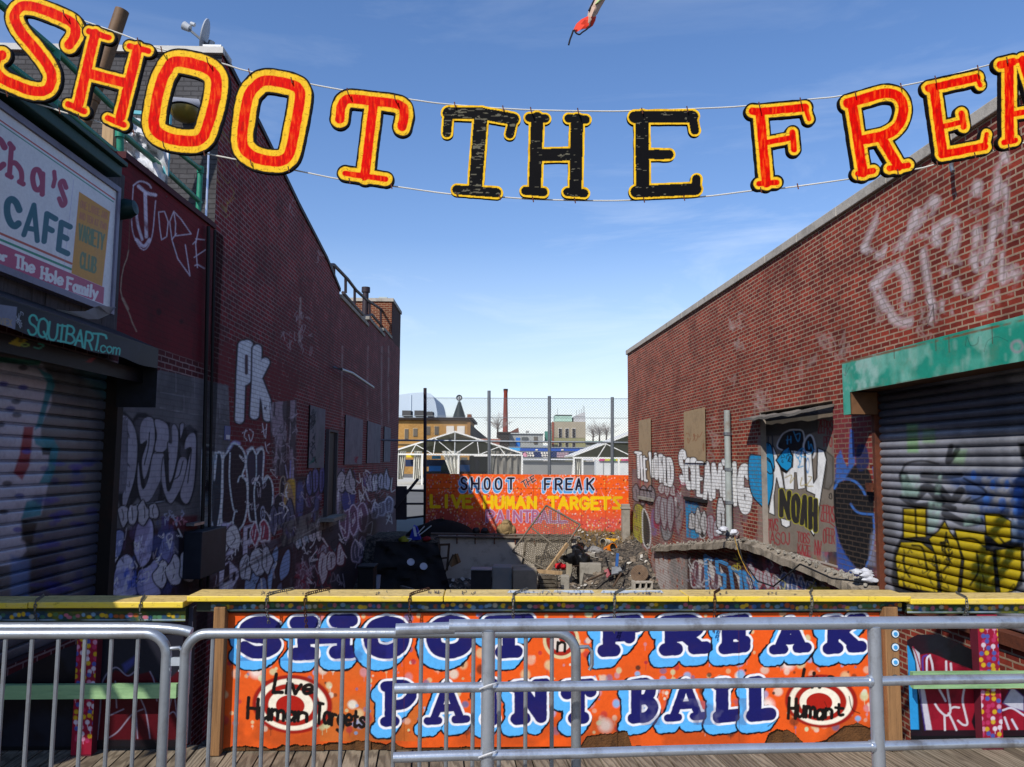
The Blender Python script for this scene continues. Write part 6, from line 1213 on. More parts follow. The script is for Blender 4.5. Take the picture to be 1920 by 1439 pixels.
# ---- crowd barriers
BR = Wall((-2.2, 3.28), (2.4, .1), (0, -1)); BARM = mat('barrier_steel', '#9aa0a6', .33, metal=.65, var=.22, sc=12, bump=.08, dirt='#5c4a3c', dsc=6, damt=.5, spec=.5)
zbt = BR.z(500, 1188)
def barrier(label, xl, xr, bars, hookL=False, hookR=False):
    t = thing('crowd_barrier', label, 'crowd barrier', group='crowd barriers in front of the orange board')
    ul, ur = BR.u(xl, 1300), BR.u(xr, 1300); r_ = .085
    arc = lambda uc, s_: [BR.P(uc + s_ * r_ * math.sin(a_), zbt - r_ + r_ * math.cos(a_)) for a_ in np.linspace(0, math.pi / 2, 9)]
    path = [BR.P(ul, .12)] + arc(ul + r_, -1)[::-1] + arc(ur - r_, 1) + [BR.P(ur, .12)]
    m = MB(); m.tube(path, .0205, 14); m.build('frame', BARM, t, True)
    m = MB(); m.tube([BR.P(ul, .16), BR.P(ur, .16)], .0165, 10); m.build('bottom_rail', BARM, t, True)
    for x in bars:
        u_ = BR.u(x, 1300)
        if ul + .02 < u_ < ur - .02: m = MB(); m.tube([BR.P(u_, .16), BR.P(u_, zbt - .015)], .0085, 8); m.build('bar', BARM, t, True)
    for u_ in (ul + .12, ur - .12):
        m = MB(); m.tube([BR.P(u_, .12, .28), BR.P(u_, .13, 0), BR.P(u_, .12, -.28)], .014, 8); m.build('foot', BARM, t, True)
    if hookR:
        z_ = BR.z(500, 1216); m = MB(); m.tube([BR.P(ur, z_), BR.P(ur + .05, z_ + .003), BR.P(ur + .066, z_ - .015), BR.P(ur + .066, z_ - .07), BR.P(ur + .055, z_ - .09)], .008, 8); m.build('hook', BARM, t, True)
    if hookL:
        z_ = BR.z(500, 1240); m = MB(); m.slab(BR, ul - .065, ul - .015, z_ - .016, z_ + .016, -.006, .006); m.build('hinge_plate', mat('white_plate', '#aeb4ba', .45, metal=.4), t)
step = 49.6
barrier('crowd barrier at the left, its right end hooked to the next barrier', -620, 309, [-600 + step * k for k in range(20)][:0] + [4 + 50 * k for k in range(-12, 6)], False, True)
barrier('crowd barrier behind the left end of the pipe railing in front of the orange board', 344, 1080, [395 + 49.2 * k for k in range(14)], True, True)
m = MB(); BR2 = Wall((-2.2, 3.42), (2.4, .1), (0, -1)); zz = BR2.z(100, 1177); u1_ = BR2.u(250, 1177); r_ = .1
m.tube([BR2.P(BR2.u(-700, 1177), zz), BR2.P(u1_, zz)] + [BR2.P(u1_ + .25 * math.sin(a_), zz - .03 * (1 - math.cos(a_))) for a_ in np.linspace(.2, 1.3, 6)], .022, 12)
tag(m.build('handrail', BARM, None, True), 'second galvanised rail running just behind the top of the left barrier', 'rail')
# ================================================================ THE LOT: ground, sign, walls, rubbish
DIRT = None
q = N('dirt'); oc = q.objc(); n1 = q.noise(oc, .9, 6, .7); n2 = q.noise(oc, 9, 6, .75); n3 = q.noise(oc, 40, 3, .6)
c_ = q.mix(q.ramp(n1, .35, .7), L('#8a7e70'), L('#5f564a')); c_ = q.mix(q.math('MULTIPLY', q.ramp(n2, .5, .72), .7), c_, L('#a39787')); c_ = q.mix(q.math('MULTIPLY', q.ramp(n3, .6, .75), .7), c_, L('#b3aba0')); c_ = q.mix(q.math('MULTIPLY', q.ramp(n2, .58, .4), .6), L('#15120f'), c_)
q.l(c_, q.b.inputs['Base Color']); q.b.inputs['Roughness'].default_value = .95; q.l(q.bump(q.math('ADD', n2, n3), .9, .04), q.b.inputs['Normal']); DIRT = q.m
def gz(X, Y):
    X = np.asarray(X, float); Y = np.asarray(Y, float); t = np.clip((Y - 20.8) / 5.0, 0, 1); z = -1.95 + t * t * (3 - 2 * t) * 1.35
    z = z + (fbm(X * .9 + 4, Y * .9, 4) - .5) * .35 + (fbm(X * 3.1, Y * 3.1, 3) - .5) * .12
    z = z + .35 * np.exp(-((X - 4.0) ** 2 / .8 + (Y - 23) ** 2 / 4)) + .25 * np.clip((X - 3.3), 0, 1)
    z = np.where((X < -2.1) & (Y > 22.5), np.maximum(z, -1.95 + np.clip((Y - 22.5) / 1.5, 0, 1) * 1.35 + (fbm(X * 2, Y * 2, 3) - .5) * .3), z)
    z = np.where((X > -2.1) & (X < 2.0) & (Y > 21.5), np.minimum(z, -1.78 + (fbm(X * 2.2, Y * 2.2, 3) - .5) * .16), z)
    return np.where((X < 1.95) & (Y > 24.42), -.62 + (fbm(X * 2, Y * 2, 3) - .5) * .1, z)
xs, ys = np.linspace(-5.4, 5.4, 150), np.concatenate([np.linspace(4.9, 18, 40), np.linspace(18.1, 26.5, 170)])
X_, Y_ = np.meshgrid(xs, ys); Z_ = gz(X_, Y_); P_ = np.stack([X_, Y_, Z_], -1).reshape(-1, 3); idx = np.arange(len(P_)).reshape(X_.shape)
lot = raw_mesh('ground', P_, np.stack([idx[:-1, :-1], idx[:-1, 1:], idx[1:, 1:], idx[1:, :-1]], -1).reshape(-1, 4), DIRT, smooth=True); lot['kind'] = 'structure'
m = MB(); m.box((0, 700, -3.2), (2400, 1600, .4)); m.build('terrain', mat('earth', '#3a352e', .95), kind='structure')
q = N('asphalt'); oc = q.objc(); n1 = q.noise(oc, .25, 6, .7); n2 = q.noise(oc, 3, 5); c_ = q.mix(n1, L('#55534f'), L('#77736c')); c_ = q.mix(q.ramp(n2, .3, .8), q.mix(.25, c_, (0, 0, 0)), c_); q.l(c_, q.b.inputs['Base Color']); q.b.inputs['Roughness'].default_value = .9
m = MB(); m.add([(-500, 26.52, -1.0), (500, 26.52, -1.0), (500, 900, -1.0), (-500, 900, -1.0)], [(0, 1, 2, 3)]); m.build('street', q.m, kind='structure')
m = MB(); m.add([(-60, 78, -.99), (40, 78, -.99), (40, 130, -.99), (-60, 130, -.99)], [(0, 1, 2, 3)]); m.build('pavement', mat('pale_pavement', '#b9b4a8', .9, var=.15, sc=1), kind='structure')
# ---- far orange sign
fs = thing('painted_fence', 'orange speckled board fence at the far end of the lot with painted lettering', 'fence')
sgx = np.arange(800.0, 1178.6, .62); us = np.array([SG.u(x) for x in sgx]); zs_ = np.linspace(-.7, SG.z(990, 890), 200)
sp = flat_sheet(SG, us, zs_, 0, '#f2601c')
f = C(780, 860, 4.571)
rr = random.Random(12)
sp.mottle([(790, 870), (1190, 870), (1190, 1040), (790, 1040)], ['#dc501a', '#fa661c'], 1.2, .5, .5, .2)
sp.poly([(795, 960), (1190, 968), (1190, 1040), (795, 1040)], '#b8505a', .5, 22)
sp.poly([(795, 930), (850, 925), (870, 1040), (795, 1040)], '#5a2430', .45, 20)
for k in range(1900):
    x, y = rr.uniform(800, 1178), rr.uniform(888, 1012); c = rr.choice(['#e0b050', '#d8a890', '#8a4a6a', '#e07040', '#5a2a3a', '#c9c0b0', '#e88a8a', '#2a1a1a', '#e0c060', '#f0d0c8', '#e8a0b0']); sp.ell(x, y, rr.uniform(.7, 1.7), rr.uniform(.8, 2.1), c, rr.uniform(.4, .85), .5)
for ch, x0, y0, x1, y1 in (('S', 388, 166, 436, 264), ('H', 478, 168, 538, 264), ('O', 588, 170, 632, 264), ('O', 682, 170, 732, 264), ('T', 790, 170, 838, 262), ('F', 1105, 175, 1152, 268), ('R', 1198, 175, 1254, 268), ('E', 1288, 175, 1340, 266), ('A', 1372, 176, 1418, 268), ('K', 1468, 174, 1522, 268)):
    S = segs(glyph_paths(ch, f(box(x0, y0, x1, y1)))); Ss = np.concatenate([S + np.array([-1.3 * t, 2.2 * t] * 2) for t in (.7, 1.4, 2.1)])
    sp.lay(Ss, [(3.9, '#e4e6ee', 1), (2.9, '#58a0dc', 1)], .8); sp.lay(S, [(3.0, '#e4e6ee', 1), (2.1, '#15152e', 1)], .8)
for ch, q_ in (('T', [(900, 205), (938, 182), (962, 236), (926, 258)]), ('H', [(945, 180), (975, 162), (995, 210), (966, 230)]), ('E', [(978, 162), (1008, 146), (1026, 186), (1000, 206)])): sp.lay(segs(glyph_paths(ch, f(q_))), [(1.8, '#d8b0a0', .9), (1.0, '#15152e', 1)], .8)
for ch, x0, y0, x1, y1 in (('L', 130, 318, 200, 414), ('I', 250, 318, 270, 416), ('V', 312, 320, 384, 416), ('E', 408, 322, 478, 418), ('H', 588, 328, 652, 422), ('U', 684, 330, 746, 422), ('M', 774, 332, 836, 424), ('A', 864, 332, 932, 424), ('N', 962, 334, 1024, 424), ('T', 1136, 334, 1212, 428), ('A', 1228, 336, 1298, 428), ('R', 1330, 338, 1384, 430), ('G', 1408, 338, 1478, 430), ('E', 1508, 338, 1564, 432), ('T', 1584, 338, 1662, 432)):
    sp.lay(segs(glyph_paths(ch, f(box(x0, y0, x1, y1)))), [(3.0, '#f0c410', 1)], .8)
sp.lay(segs([[(1165, 933.5), (1152, 934), (1151, 937), (1164, 951), (1163, 953), (1150, 953)]]), [(2.7, '#dcae16', 1)], .8)
for ch, x0, y0, x1, y1 in (('P', 608, 450, 668, 540), ('A', 692, 450, 752, 542), ('I', 780, 450, 798, 542), ('N', 840, 452, 900, 542), ('T', 922, 452, 984, 542), ('B', 1000, 452, 1050, 544), ('A', 1064, 452, 1128, 544), ('L', 1150, 452, 1198, 544), ('L', 1222, 452, 1290, 544)):
    sp.lay(segs(glyph_paths(ch, f(box(x0, y0, x1, y1)))), [(3.0, '#a8b8e4', .75), (1.7, '#a8486c', .85)], .9)
for x in (872, 905, 950, 1000, 1040, 1090, 1136): sp.stroke([(x, 886), (x, 1010)], .4, '#6a1a10', .6, .8, False)
sp.stroke([(800, 916), (1178, 917)], .4, '#5a1a10', .7, .8, False)
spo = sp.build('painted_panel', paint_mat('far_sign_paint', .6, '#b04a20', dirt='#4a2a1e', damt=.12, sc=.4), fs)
m = MB(); m.slab(SG, us[0], us[-1], -.7, zs_[-1] - .002, -.08, -.004); m.build('panel_back', mat('plain_wood', '#5a4632', .9), fs)
m = MB()
for u_ in (1.1, 3.0, 5.0): m.slab(SG, u_, u_ + .1, -.9, zs_[-1] - .1, -.2, -.085)
m.slab(SG, us[0], us[-1], .4, .5, -.2, -.09); m.build('fence_brace', _mc['plain_wood'], fs)
# ---- chain link fence
FNY = 26.7; FN = Wall((-3.4, FNY), (1, 0), (0, -1)); cf = thing('chain_link_fence', 'tall chain-link fence with steel posts behind the orange board fence', 'fence')
for x, y0, y1, c_ in ((797, 728, 985, 'k'), (917, 733, 900, ''), (1030, 743, 900, ''), (1148, 745, 900, '')):
    m = MB(); m.tube([at_y(x, y1, FNY), at_y(x, y0, FNY)], .055, 10); m.build('post', ZINC if not c_ else STEEL, cf, True)
for y in (827.5,):
    m = MB(); m.tube([at_y(700, y - 2, FNY), at_y(1182, y + 3, FNY)], .03, 8); m.build('rail', ZINC, cf, True)
q = N('chain_mesh'); oc = q.objc(); sx = q.n('SeparateXYZ'); q.l(oc, sx.inputs[0])
a_ = q.math('ADD', sx.outputs[0], sx.outputs[2]); b_ = q.math('SUBTRACT', sx.outputs[0], sx.outputs[2])
def line(v, sc=11.0): return q.math('LESS_THAN', q.math('ABSOLUTE', q.math('SUBTRACT', q.math('FRACT', q.math('MULTIPLY', v, sc)), .5)), .05)
al = q.math('MAXIMUM', line(a_), line(b_)); q.b.inputs['Base Color'].default_value = (.2, .21, .22, 1); q.b.inputs['Metallic'].default_value = .5; q.l(q.math('ADD', q.math('MULTIPLY', al, .8), .03), q.b.inputs['Alpha']); LINK = q.m
m = MB(); m.add([at_y(798, 889, FNY + .03), at_y(1182, 893, FNY + .03), at_y(1182, 748, FNY + .03), at_y(798, 746, FNY + .03)], [(0, 1, 2, 3)]); m.build('wire_mesh', LINK, cf)
for y in (746.5, 783):
    m = MB(); m.tube([at_y(798, y, FNY), at_y(1182, y + 1.5, FNY)], .008, 5); m.build('tension_wire', ZINC, cf)
# dark gate and rails at the left of the sign
dg = thing('steel_gate', 'dark steel gate leaf with rails and a leaning brace between warehouse and orange fence', 'gate')
m = MB(); a = [at_y(742, 975, 27.2), at_y(762, 975, 27.2), at_y(762, 912, 27.2), at_y(742, 912, 27.2)]; m.hexa(a, [p + np.array([0, .15, 0]) for p in a]); m.build('panel', STEEL, dg)
for y0, y1 in ((920, 921), (945, 945), (972, 968)):
    m = MB(); m.tube([at_y(760, y0, 27), at_y(797, y1, 27)], .035, 8); m.build('rail', STEEL, dg, True)
m = MB(); m.bar(at_y(740, 953, 26.9), at_y(784, 898, 26.9), .09); m.build('brace', STEEL, dg)
# ---- retaining wall with pipes along its top
rwall = thing('retaining_wall', 'low pale concrete retaining wall across the lot below the orange fence', 'wall')
RTW = Wall((-2.35, 24.3), (1, 0), (0, -1)); r0, r1 = RTW.u(820, 1040), RTW.u(1082, 1040); zt_ = RTW.z(950, 1010)
m = MB(); m.slab(RTW, r0, r1, -2.0, zt_, -.3, 0); m.build('wall', mat('pale_render', '#b3aa9d', .9, var=.2, sc=2.2, bump=.3, dirt='#5a5048', damt=.6, dsc=1.6), rwall, bevel=.02)
m = MB(); m.slab(RTW, r0, r1 + .1, zt_ + .002, zt_ + .06, -.32, .06); m.build('wall_cap', CONC, rwall)
for dz, dn, rr_ in ((.1, .02, .035), (.02, .1, .03)):
    m = MB(); m.tube([RTW.P(r0 - .2, zt_ + dz + .03, dn), RTW.P(r1 - .1, zt_ + dz, dn)], rr_, 8); m.build('pipe', mat('old_pipe', '#5d5248', .7, var=.4, dirt='#2a211a'), rwall, True)
for x in (926, 965, 856, 890, 1001):
    u_ = RTW.u(x, 1015); m = MB(); m.slab(RTW, u_, u_ + .03, zt_ - .16, zt_ + .12, .004, .08); m.build('bracket', RUST, rwall)
# ---- leaning gate frames with wire
def wire_gate(label, quad, n1, n2, Y0, dY, brace=None, name='wire_gate', r_=.028, wr=.006):
    t = thing(name, label, 'gate')
    def P(x, y):
        return at_y(x, y, Y0 + dY * (1080 - y) / 130)
    Pq = [Vector(P(*p)) for p in quad]
    for a_, b_ in zip(Pq, Pq[1:] + Pq[:1]): m = MB(); m.tube([a_, b_], r_, 8); m.build('frame_tube', GALVD, t, True)
    if brace: m = MB(); m.tube([Vector(P(*brace[0])), Vector(P(*brace[1]))], r_ * .9, 8); m.build('brace', GALVD, t, True)
    m = MB(); nx, ny = n1, n2
    def Q(u, v): return Pq[0] * (1 - u) * (1 - v) + Pq[1] * u * (1 - v) + Pq[2] * u * v + Pq[3] * (1 - u) * v
    tot = nx + ny
    for k in range(1, tot):
        t0 = (k / nx, 0) if k <= nx else (1, (k - nx) / ny); t1 = (0, k / ny) if k <= ny else ((k - ny) / nx, 1)
        m.tube([Q(*t0), Q(*t1)], wr, 4, False); m.tube([Q(1 - t0[0], t0[1]), Q(1 - t1[0], t1[1])], wr, 4, False)
    o = m.build('wire_mesh', WIRE, t); return t
GALVD = mat('weathered_tube', '#6d6558', .6, metal=.3, var=.4, sc=9, dirt='#3c2c1e', dsc=5, damt=.7); WIRE = mat('old_wire', '#6f6656', .7, metal=.2, var=.3, bump=0)
wire_gate('chain-link gate panel leaning tilted in the middle of the lot', [(1024, 948), (1088, 984), (1028, 1071), (961, 1034)], 15, 18, 23.0, .8, ((997, 990), (1061, 1041)))
wire_gate('upright chain-link panel standing against the pale retaining wall behind the tilted gate', [(986, 1012), (1070, 1012), (1066, 1075), (980, 1060)], 18, 13, 23.7, .1, None, 'wire_gate', .035)
m = MB(); m.bar(at_y(1003, 1071, 22.2), at_y(1054, 1075, 22.2), .13, .09); tag(m.build('timber_beam', mat('pale_timber', ''), None), 'pale timber beam lying at the foot of the tilted chain-link gate', 'beam') if 0 else tag(m.build('timber_beam', _mc['pale_timber'], None), 'pale timber beam lying at the foot of the tilted chain-link gate', 'beam')
m = MB(); m.bar(at_y(1026, 1072, 22.5), at_y(1064, 1020, 22.9), .06, .1); tag(m.build('timber_prop', _mc['pale_timber'], None), 'pale timber prop leaning against the right side of the tilted gate', 'beam')
# ---- concrete blocks in front
def cblock(label, x0, x1, yt, yb, Y0, dep, mt, nm='concrete_block'):
    m = MB(); a = at_y(x0, yt, Y0); b = at_y(x1, yb, Y0); m.box(((a[0] + b[0]) / 2, Y0 + dep / 2, (a[2] + b[2]) / 2 - .3), (b[0] - a[0], dep, a[2] - b[2] + .6)); return tag(m.build(nm, mt, None, bevel=.02), label, 'block')
BLK = mat('block_grey_blue', '#8a8780', .9, var=.25, sc=3, bump=.4, dirt='#3f5a66', dsc=1.5, damt=.45); BLK2 = mat('block_pale', '#918775', .9, var=.35, sc=3, bump=.4, dirt='#4a5a52', dsc=1.8, damt=.5)
cblock('grey square concrete block in shadow, left of the paler one', 923, 960, 1064, 1110, 21.2, .7, BLK); cblock('pale concrete block half in sunlight beside the grey one', 962, 1007, 1069, 1110, 21.0, .6, BLK2); cblock('pale concrete slab lying across the two square blocks', 930, 1003, 1062, 1068, 21.9, .5, BLK2, 'concrete_slab')
cblock('small rough concrete lump right of the wire basket', 1052, 1068, 1080, 1101, 21.6, .25, CONC, 'concrete_lump'); cblock('pale standing concrete stub beside the black rubbish bags', 1062, 1073, 1030, 1062, 23.4, .3, BLK2, 'concrete_stub')
cblock('long low broken slab lying in the rubble', 1088, 1128, 1057, 1063, 23.0, .3, CONC, 'broken_slab'); cblock('grey concrete box with a dark hole in the rubble', 1097, 1116, 1038, 1052, 23.8, .4, CONC, 'concrete_box')
# concrete post at the right
m = MB(); a, b = at_y(1167, 946, 24.6), at_y(1182, 1062, 24.6); m.box(((a[0] + b[0]) / 2, 24.75, (a[2] + b[2]) / 2 - .2), (b[0] - a[0], .3, a[2] - b[2] + .4)); m.box(((a[0] + b[0]) / 2, 24.75, a[2] - .12), (b[0] - a[0] + .05, .35, .06))
tag(m.build('concrete_post', mat('grey_post', '#8d867c', .9, var=.3, bump=.4, dirt='#4a443c', damt=.6), None, bevel=.012), 'square grey concrete post standing against the right building at its far end', 'post')
# wire basket
wb = thing('wire_basket', 'brown wire basket beside the pale concrete block', 'basket'); a, b = at_y(1009, 1078, 21.3), at_y(1045, 1110, 21.3)
m = MB()
for k in range(14):
    t = k / 13; m.bar((a[0] + (b[0] - a[0]) * t, 21.3, b[2] - .2), (a[0] + (b[0] - a[0]) * min(1, t + .25), 21.3, a[2]), .012); m.bar((a[0] + (b[0] - a[0]) * t, 21.3, a[2]), (a[0] + (b[0] - a[0]) * min(1, t + .25), 21.3, b[2] - .2), .012); m.bar((a[0], 21.3, a[2] - .05 * k), (b[0], 21.3, a[2] - .05 * k), .01)
m.build('wire_mesh', GALVD, wb); m = MB(); m.box(((a[0] + b[0]) / 2, 21.55, b[2] + .1), (b[0] - a[0] - .03, .4, .5)); m.build('basket_core', mat('brown_core', '#4a3c2c', .95, var=.5), wb)
# ---- small things
def place(x, y, Y): return Vector(at_y(x, y, Y))
def bucket(label, x, y, Y, r_, h, col, axis, mt2='#1a1408', nm='bucket'):
    t = thing(nm, label, 'bucket'); c = place(x, y, Y); M_ = Vector(axis).normalized().to_track_quat('Z', 'Y').to_matrix()
    m = MB(); m.lathe([(0, -h / 2), (r_ * .85, -h / 2), (r_, h / 2), (r_ * .93, h / 2), (r_ * .8, -h / 2 + .02), (0, -h / 2 + .02)], c, 18, M_); m.build('body', mat('plastic_' + col[1:], col, .45, var=.15, dirt='#5a4a3a', damt=.4), t, True)
    m = MB(); m.lathe([(r_, h / 2 - .05), (r_ * 1.06, h / 2 - .05), (r_ * 1.06, h / 2 - .01), (r_, h / 2 - .01)], c, 18, M_); m.build('rim', mat('plastic_' + col[1:], col), t, True)
    m = MB(); m.lathe([(r_ * .9, h / 2 - .03), (0, h / 2 - .03)], c, 18, M_); m.build('inside', DARK, t)
bucket('yellow bucket lying with its dark mouth towards the lot, nearest the orange fence', 1156, 1009, 25.6, .15, .38, '#c99a10', (-.8, -.6, .1)); bucket('yellow bucket lying on its side beside a white one', 1148, 1018, 24.9, .14, .4, '#c9950a', (-1, -.15, .0)); bucket('white bucket lying beside the yellow bucket', 1136, 1018, 24.7, .12, .3, '#c8c4b4', (-.7, -.7, .1)); bucket('orange bucket tipped over on the rubble below the white one', 1144, 1030, 24.2, .14, .34, '#c46a08', (.5, -.8, .3)); bucket('grey metal can lying in front of the orange fence', 1108, 1011, 25.4, .13, .36, '#a9a9ae', (-.9, -.4, .1))
# overturned chair
ch = thing('overturned_chair', 'overturned chair with dark legs in the air and a grey seat on the rubble', 'chair'); Yc = 22.4
m = MB(); a = [place(1147, 1063, Yc), place(1162, 1061, Yc + .25), place(1169, 1073, Yc + .1), place(1147, 1077, Yc - .2)]; m.hexa(a, [p + Vector((0, .03, -.05)) for p in a]); m.build('seat', mat('grey_seat', '#8a8f94', .6), ch, bevel=.01)
m = MB(); a = [place(1132, 1070, Yc), place(1140, 1066, Yc), place(1144, 1078, Yc - .1), place(1138, 1085, Yc - .1)]; m.hexa(a, [p + Vector((.03, .06, 0)) for p in a]); m.build('backrest', mat('red_seat', '#7a1f2c', .5), ch, bevel=.01)
for p0, p1, c_ in (((1140, 1062), (1136, 1045), 'dark'), ((1171, 1072), (1173, 1055), 'dark'), ((1146, 1079), (1170, 1070), 'dark'), ((1141, 1064), (1146, 1080), 'dark')): m = MB(); m.tube([place(*p0, Yc), place(*p1, Yc)], .022, 8); m.build('leg', mat('black_tube', '#14161c', .5, bump=0), ch, True)
m = MB(); m.bar(place(1156, 1062, 22.6), place(1158, 1038, 22.6), .07, .1); tag(m.build('blue_board', mat('blue_plank', '#2a5a9a', .6), None), 'blue plank standing upright behind the overturned chair', 'plank')
# reel and cinder block
re_ = thing('cable_reel', 'round brown reel with ring grooves lying against the right building', 'reel'); c = place(1199, 1076, 21.9); M_ = Vector((-.25, -.8, .42)).normalized().to_track_quat('Z', 'Y').to_matrix()
m = MB(); pr = []
for k in range(13): r_ = .235 * (13 - k) / 13; pr += [(r_, .03 if k % 2 else .018), (r_ - .008, .03 if k % 2 else .018)]
m.lathe([(.235, -.05)] + pr + [(0, .02)], c, 28, M_); m.build('coil', mat('brown_reel', '#6e5a48', .8, var=.35, dirt='#3a2a20', damt=.6), re_); m = MB(); m.lathe([(.03, .03), (.03, .045), (0, .045)], c, 12, M_); m.build('hub', DARK, re_)
cb = thing('cinder_block', 'pale hollow cinder block lying on its side at the foot of the right wall', 'block'); c = place(1204, 1098, 21.2); M_ = Matrix.Rotation(R(12), 3, 'Z') @ Matrix.Rotation(R(8), 3, 'Y'); m = MB()
for dx0 in (-.24, -.08, .08, .24):
    m.box(c + M_ @ Vector((dx0, 0, 0)), (.035, .2, .2), R(12))
for dz in (-.085, .085): m.box(c + Vector((0, 0, dz)), (.52, .2, .035), R(12))
m.build('shell', CONC_L, cb); m = MB(); m.box(c + Vector((0, .08, 0)), (.47, .02, .15), R(12)); m.build('cell_shade', DARK, cb)  # dark plate behind the hollow cells, standing for the shade inside them
# bags, cloth
BLKB = mat('black_plastic', '#101114', .35, var=.3, bump=.5)
for i, (x, y, Y, r_, lab) in enumerate(((1081, 1034, 24.0, .25, 'upper black rubbish bag in the heap by the concrete stub'), (1079, 1047, 23.5, .3, 'lower black rubbish bag in the heap by the concrete stub'), (1093, 1048, 23.4, .2, 'right-hand black rubbish bag in the heap beside the concrete box'))):
    m = MB(); m.blob(place(x, y, Y), [r_, r_ * .8, r_ * .75], 40 + i, .3, 9); tag(m.build('rubbish_bag', BLKB, None, True), lab, 'bag', 'black rubbish bags')
m = MB()
for k in range(5): m.blob(place(1100 + 6 * k, 1033 + 2 * math.sin(k * 2), 24.2), [.13, .1, .1], 60 + k, .4, 6)
tag(m.build('rag_heap', mat('grey_rags', '#7c7a78', .9, var=.6, sc=12, dirt='#1a1a1c', damt=.8), None, True), 'heap of grey and black rags above the concrete box', 'rags')
m = MB()
for k, (x, y) in enumerate(((1047, 1062), (1052, 1061), (1056, 1063))): m.blob(place(x, y, 22.9), [.1, .08, .07], 70 + k, .4, 6)
tag(m.build('red_cloth', mat('red_fabric', '#b5101e', .7), None, True), 'crumpled bright red cloth at the foot of the tilted gate', 'cloth')
# bundle on the wall
bp = thing('camouflage_bundle', 'khaki bundled packs sitting on top of the retaining wall in front of the orange fence', 'pack'); KH = mat('khaki', '#8c7550', .9, var=.5, sc=7, bump=.6, dirt='#2e2415', dsc=5, damt=.8)
for nm, x, y, r_ in (('pack', 950, 990, (.22, .16, .22)), ('pocket', 938, 994, (.11, .1, .15)), ('pocket', 962, 995, (.1, .1, .14)), ('flap', 950, 981, (.17, .15, .1)), ('pocket', 950, 999, (.15, .13, .09))):
    m = MB(); m.blob(place(x, y, 24.35), r_, int(x), .22, 10); m.build(nm, KH, bp, True)
for x, lab in ((893, 'round dark pot on the retaining wall, the one with a rim'), (909, 'lumpy dark pot on the retaining wall next to the khaki bundle')):
    m = MB(); m.lathe([(0, -.1), (.08, -.1), (.12, -.02), (.11, .06), (.08, .1), (.05, .08), (0, .06)], place(x, 996, 24.35), 16) if x < 900 else m.blob(place(x, 997, 24.35), (.14, .11, .1), 3, .3, 8); tag(m.build('pot', mat('dark_pot', '#1c1a1c', .5), None, True), lab, 'pot')
# dark mound, tarpaulin, junk on the shaded side
m = MB(); c = place(830, 1008, 25.2); m.blob((c.x, c.y, -.75), (1.1, .5, .62), 9, .1, 12); tag(m.build('soil_heap', mat('dark_soil', '#1a1614', .95, var=.5, bump=.8), None, True), 'dark heap of soil in front of the shaded end of the orange fence', 'heap')
TP = mat('dark_tarp', '#14120f', .9, var=.3, bump=.4); g_ = 24; V_ = []
f_ = quadmap([(705, 1015), (820, 1018), (845, 1108), (690, 1120)])
for j in range(g_):
    for i in range(g_):
        x, y = f_(i / (g_ - 1), j / (g_ - 1)); V_.append(at_y(x, y, 23.4 - 1.9 * j / (g_ - 1) + .9 * (float(fbm(np.array(i * .2 + 7), np.array(j * .2), 4)) - .5)))
m = MB(); m.add(V_, [(j * g_ + i, j * g_ + i + 1, (j + 1) * g_ + i + 1, (j + 1) * g_ + i) for j in range(g_ - 1) for i in range(g_ - 1)]); tag(m.build('tarpaulin', TP, None, True), 'large dark tarpaulin draped over junk along the warehouse side of the lot', 'tarpaulin')
for x, y, lab in ((770, 1055, 'pale round dish on the dark tarpaulin, the dimmer left one'), (794, 1063, 'bright white round dish on the dark tarpaulin, right one')):
    m = MB(); m.lathe([(0, .01), (.08, .012), (.105, .03), (.1, .035), (.075, .022), (0, .02)], place(x, y, 22.2), 18, Vector((.2, -.8, .5)).normalized().to_track_quat('Z', 'Y').to_matrix()); tag(m.build('dish', mat('white_dish', '#b4bac4', .4), None, True), lab, 'dish')
fl = thing('folded_parasol', 'blue and white folded parasol with pale poles thrown on the junk', 'parasol')
m = MB(); a = [place(766, 1014, 24.0), place(775, 986, 24.2), place(781, 990, 24.1), place(788, 1012, 23.9)]; m.hexa(a, [p + Vector((.02, .12, .02)) for p in a]); m.build('canopy', mat('blue_fabric', '#1c2f9a', .7, var=.4), fl)
m = MB(); a = [place(774, 988, 23.9), place(778, 987, 23.9), place(782, 1006, 23.85), place(777, 1006, 23.85)]; m.hexa(a, [p + Vector((0, .02, 0)) for p in a]); m.build('white_panel', mat('white_fabric', '#b9c0cc', .7), fl)
for p0, p1 in (((786, 1004), (809, 986)), ((783, 1001), (796, 987)), ((755, 1009), (772, 1011)), ((764, 1017), (771, 1012))): m = MB(); m.tube([place(*p0, 23.8), place(*p1, 23.8)], .018, 6); m.build('pole', mat('pale_pole', '#a9b4b8', .5), fl, True)
m = MB(); m.blob(place(757, 1013, 23.8), (.16, .12, .1), 5, .4, 7); tag(m.build('yellow_cloth', mat('olive_yellow', '#7a7a18', .8), None, True), 'dull yellow cloth lying left of the blue parasol', 'cloth')
m = MB(); m.blob(place(800, 1011, 23.9), (.14, .1, .07), 6, .3, 7); tag(m.build('red_cushion', mat('dark_red_fabric', '#7a0f18', .8), None, True), 'dark red cushion right of the blue parasol', 'cushion')
sh_ = thing('broken_shelf', 'broken dark wooden shelf leaning left of the pale retaining wall', 'shelf'); BW_ = mat('brown_board', '#4a3a2c', .85, var=.5)
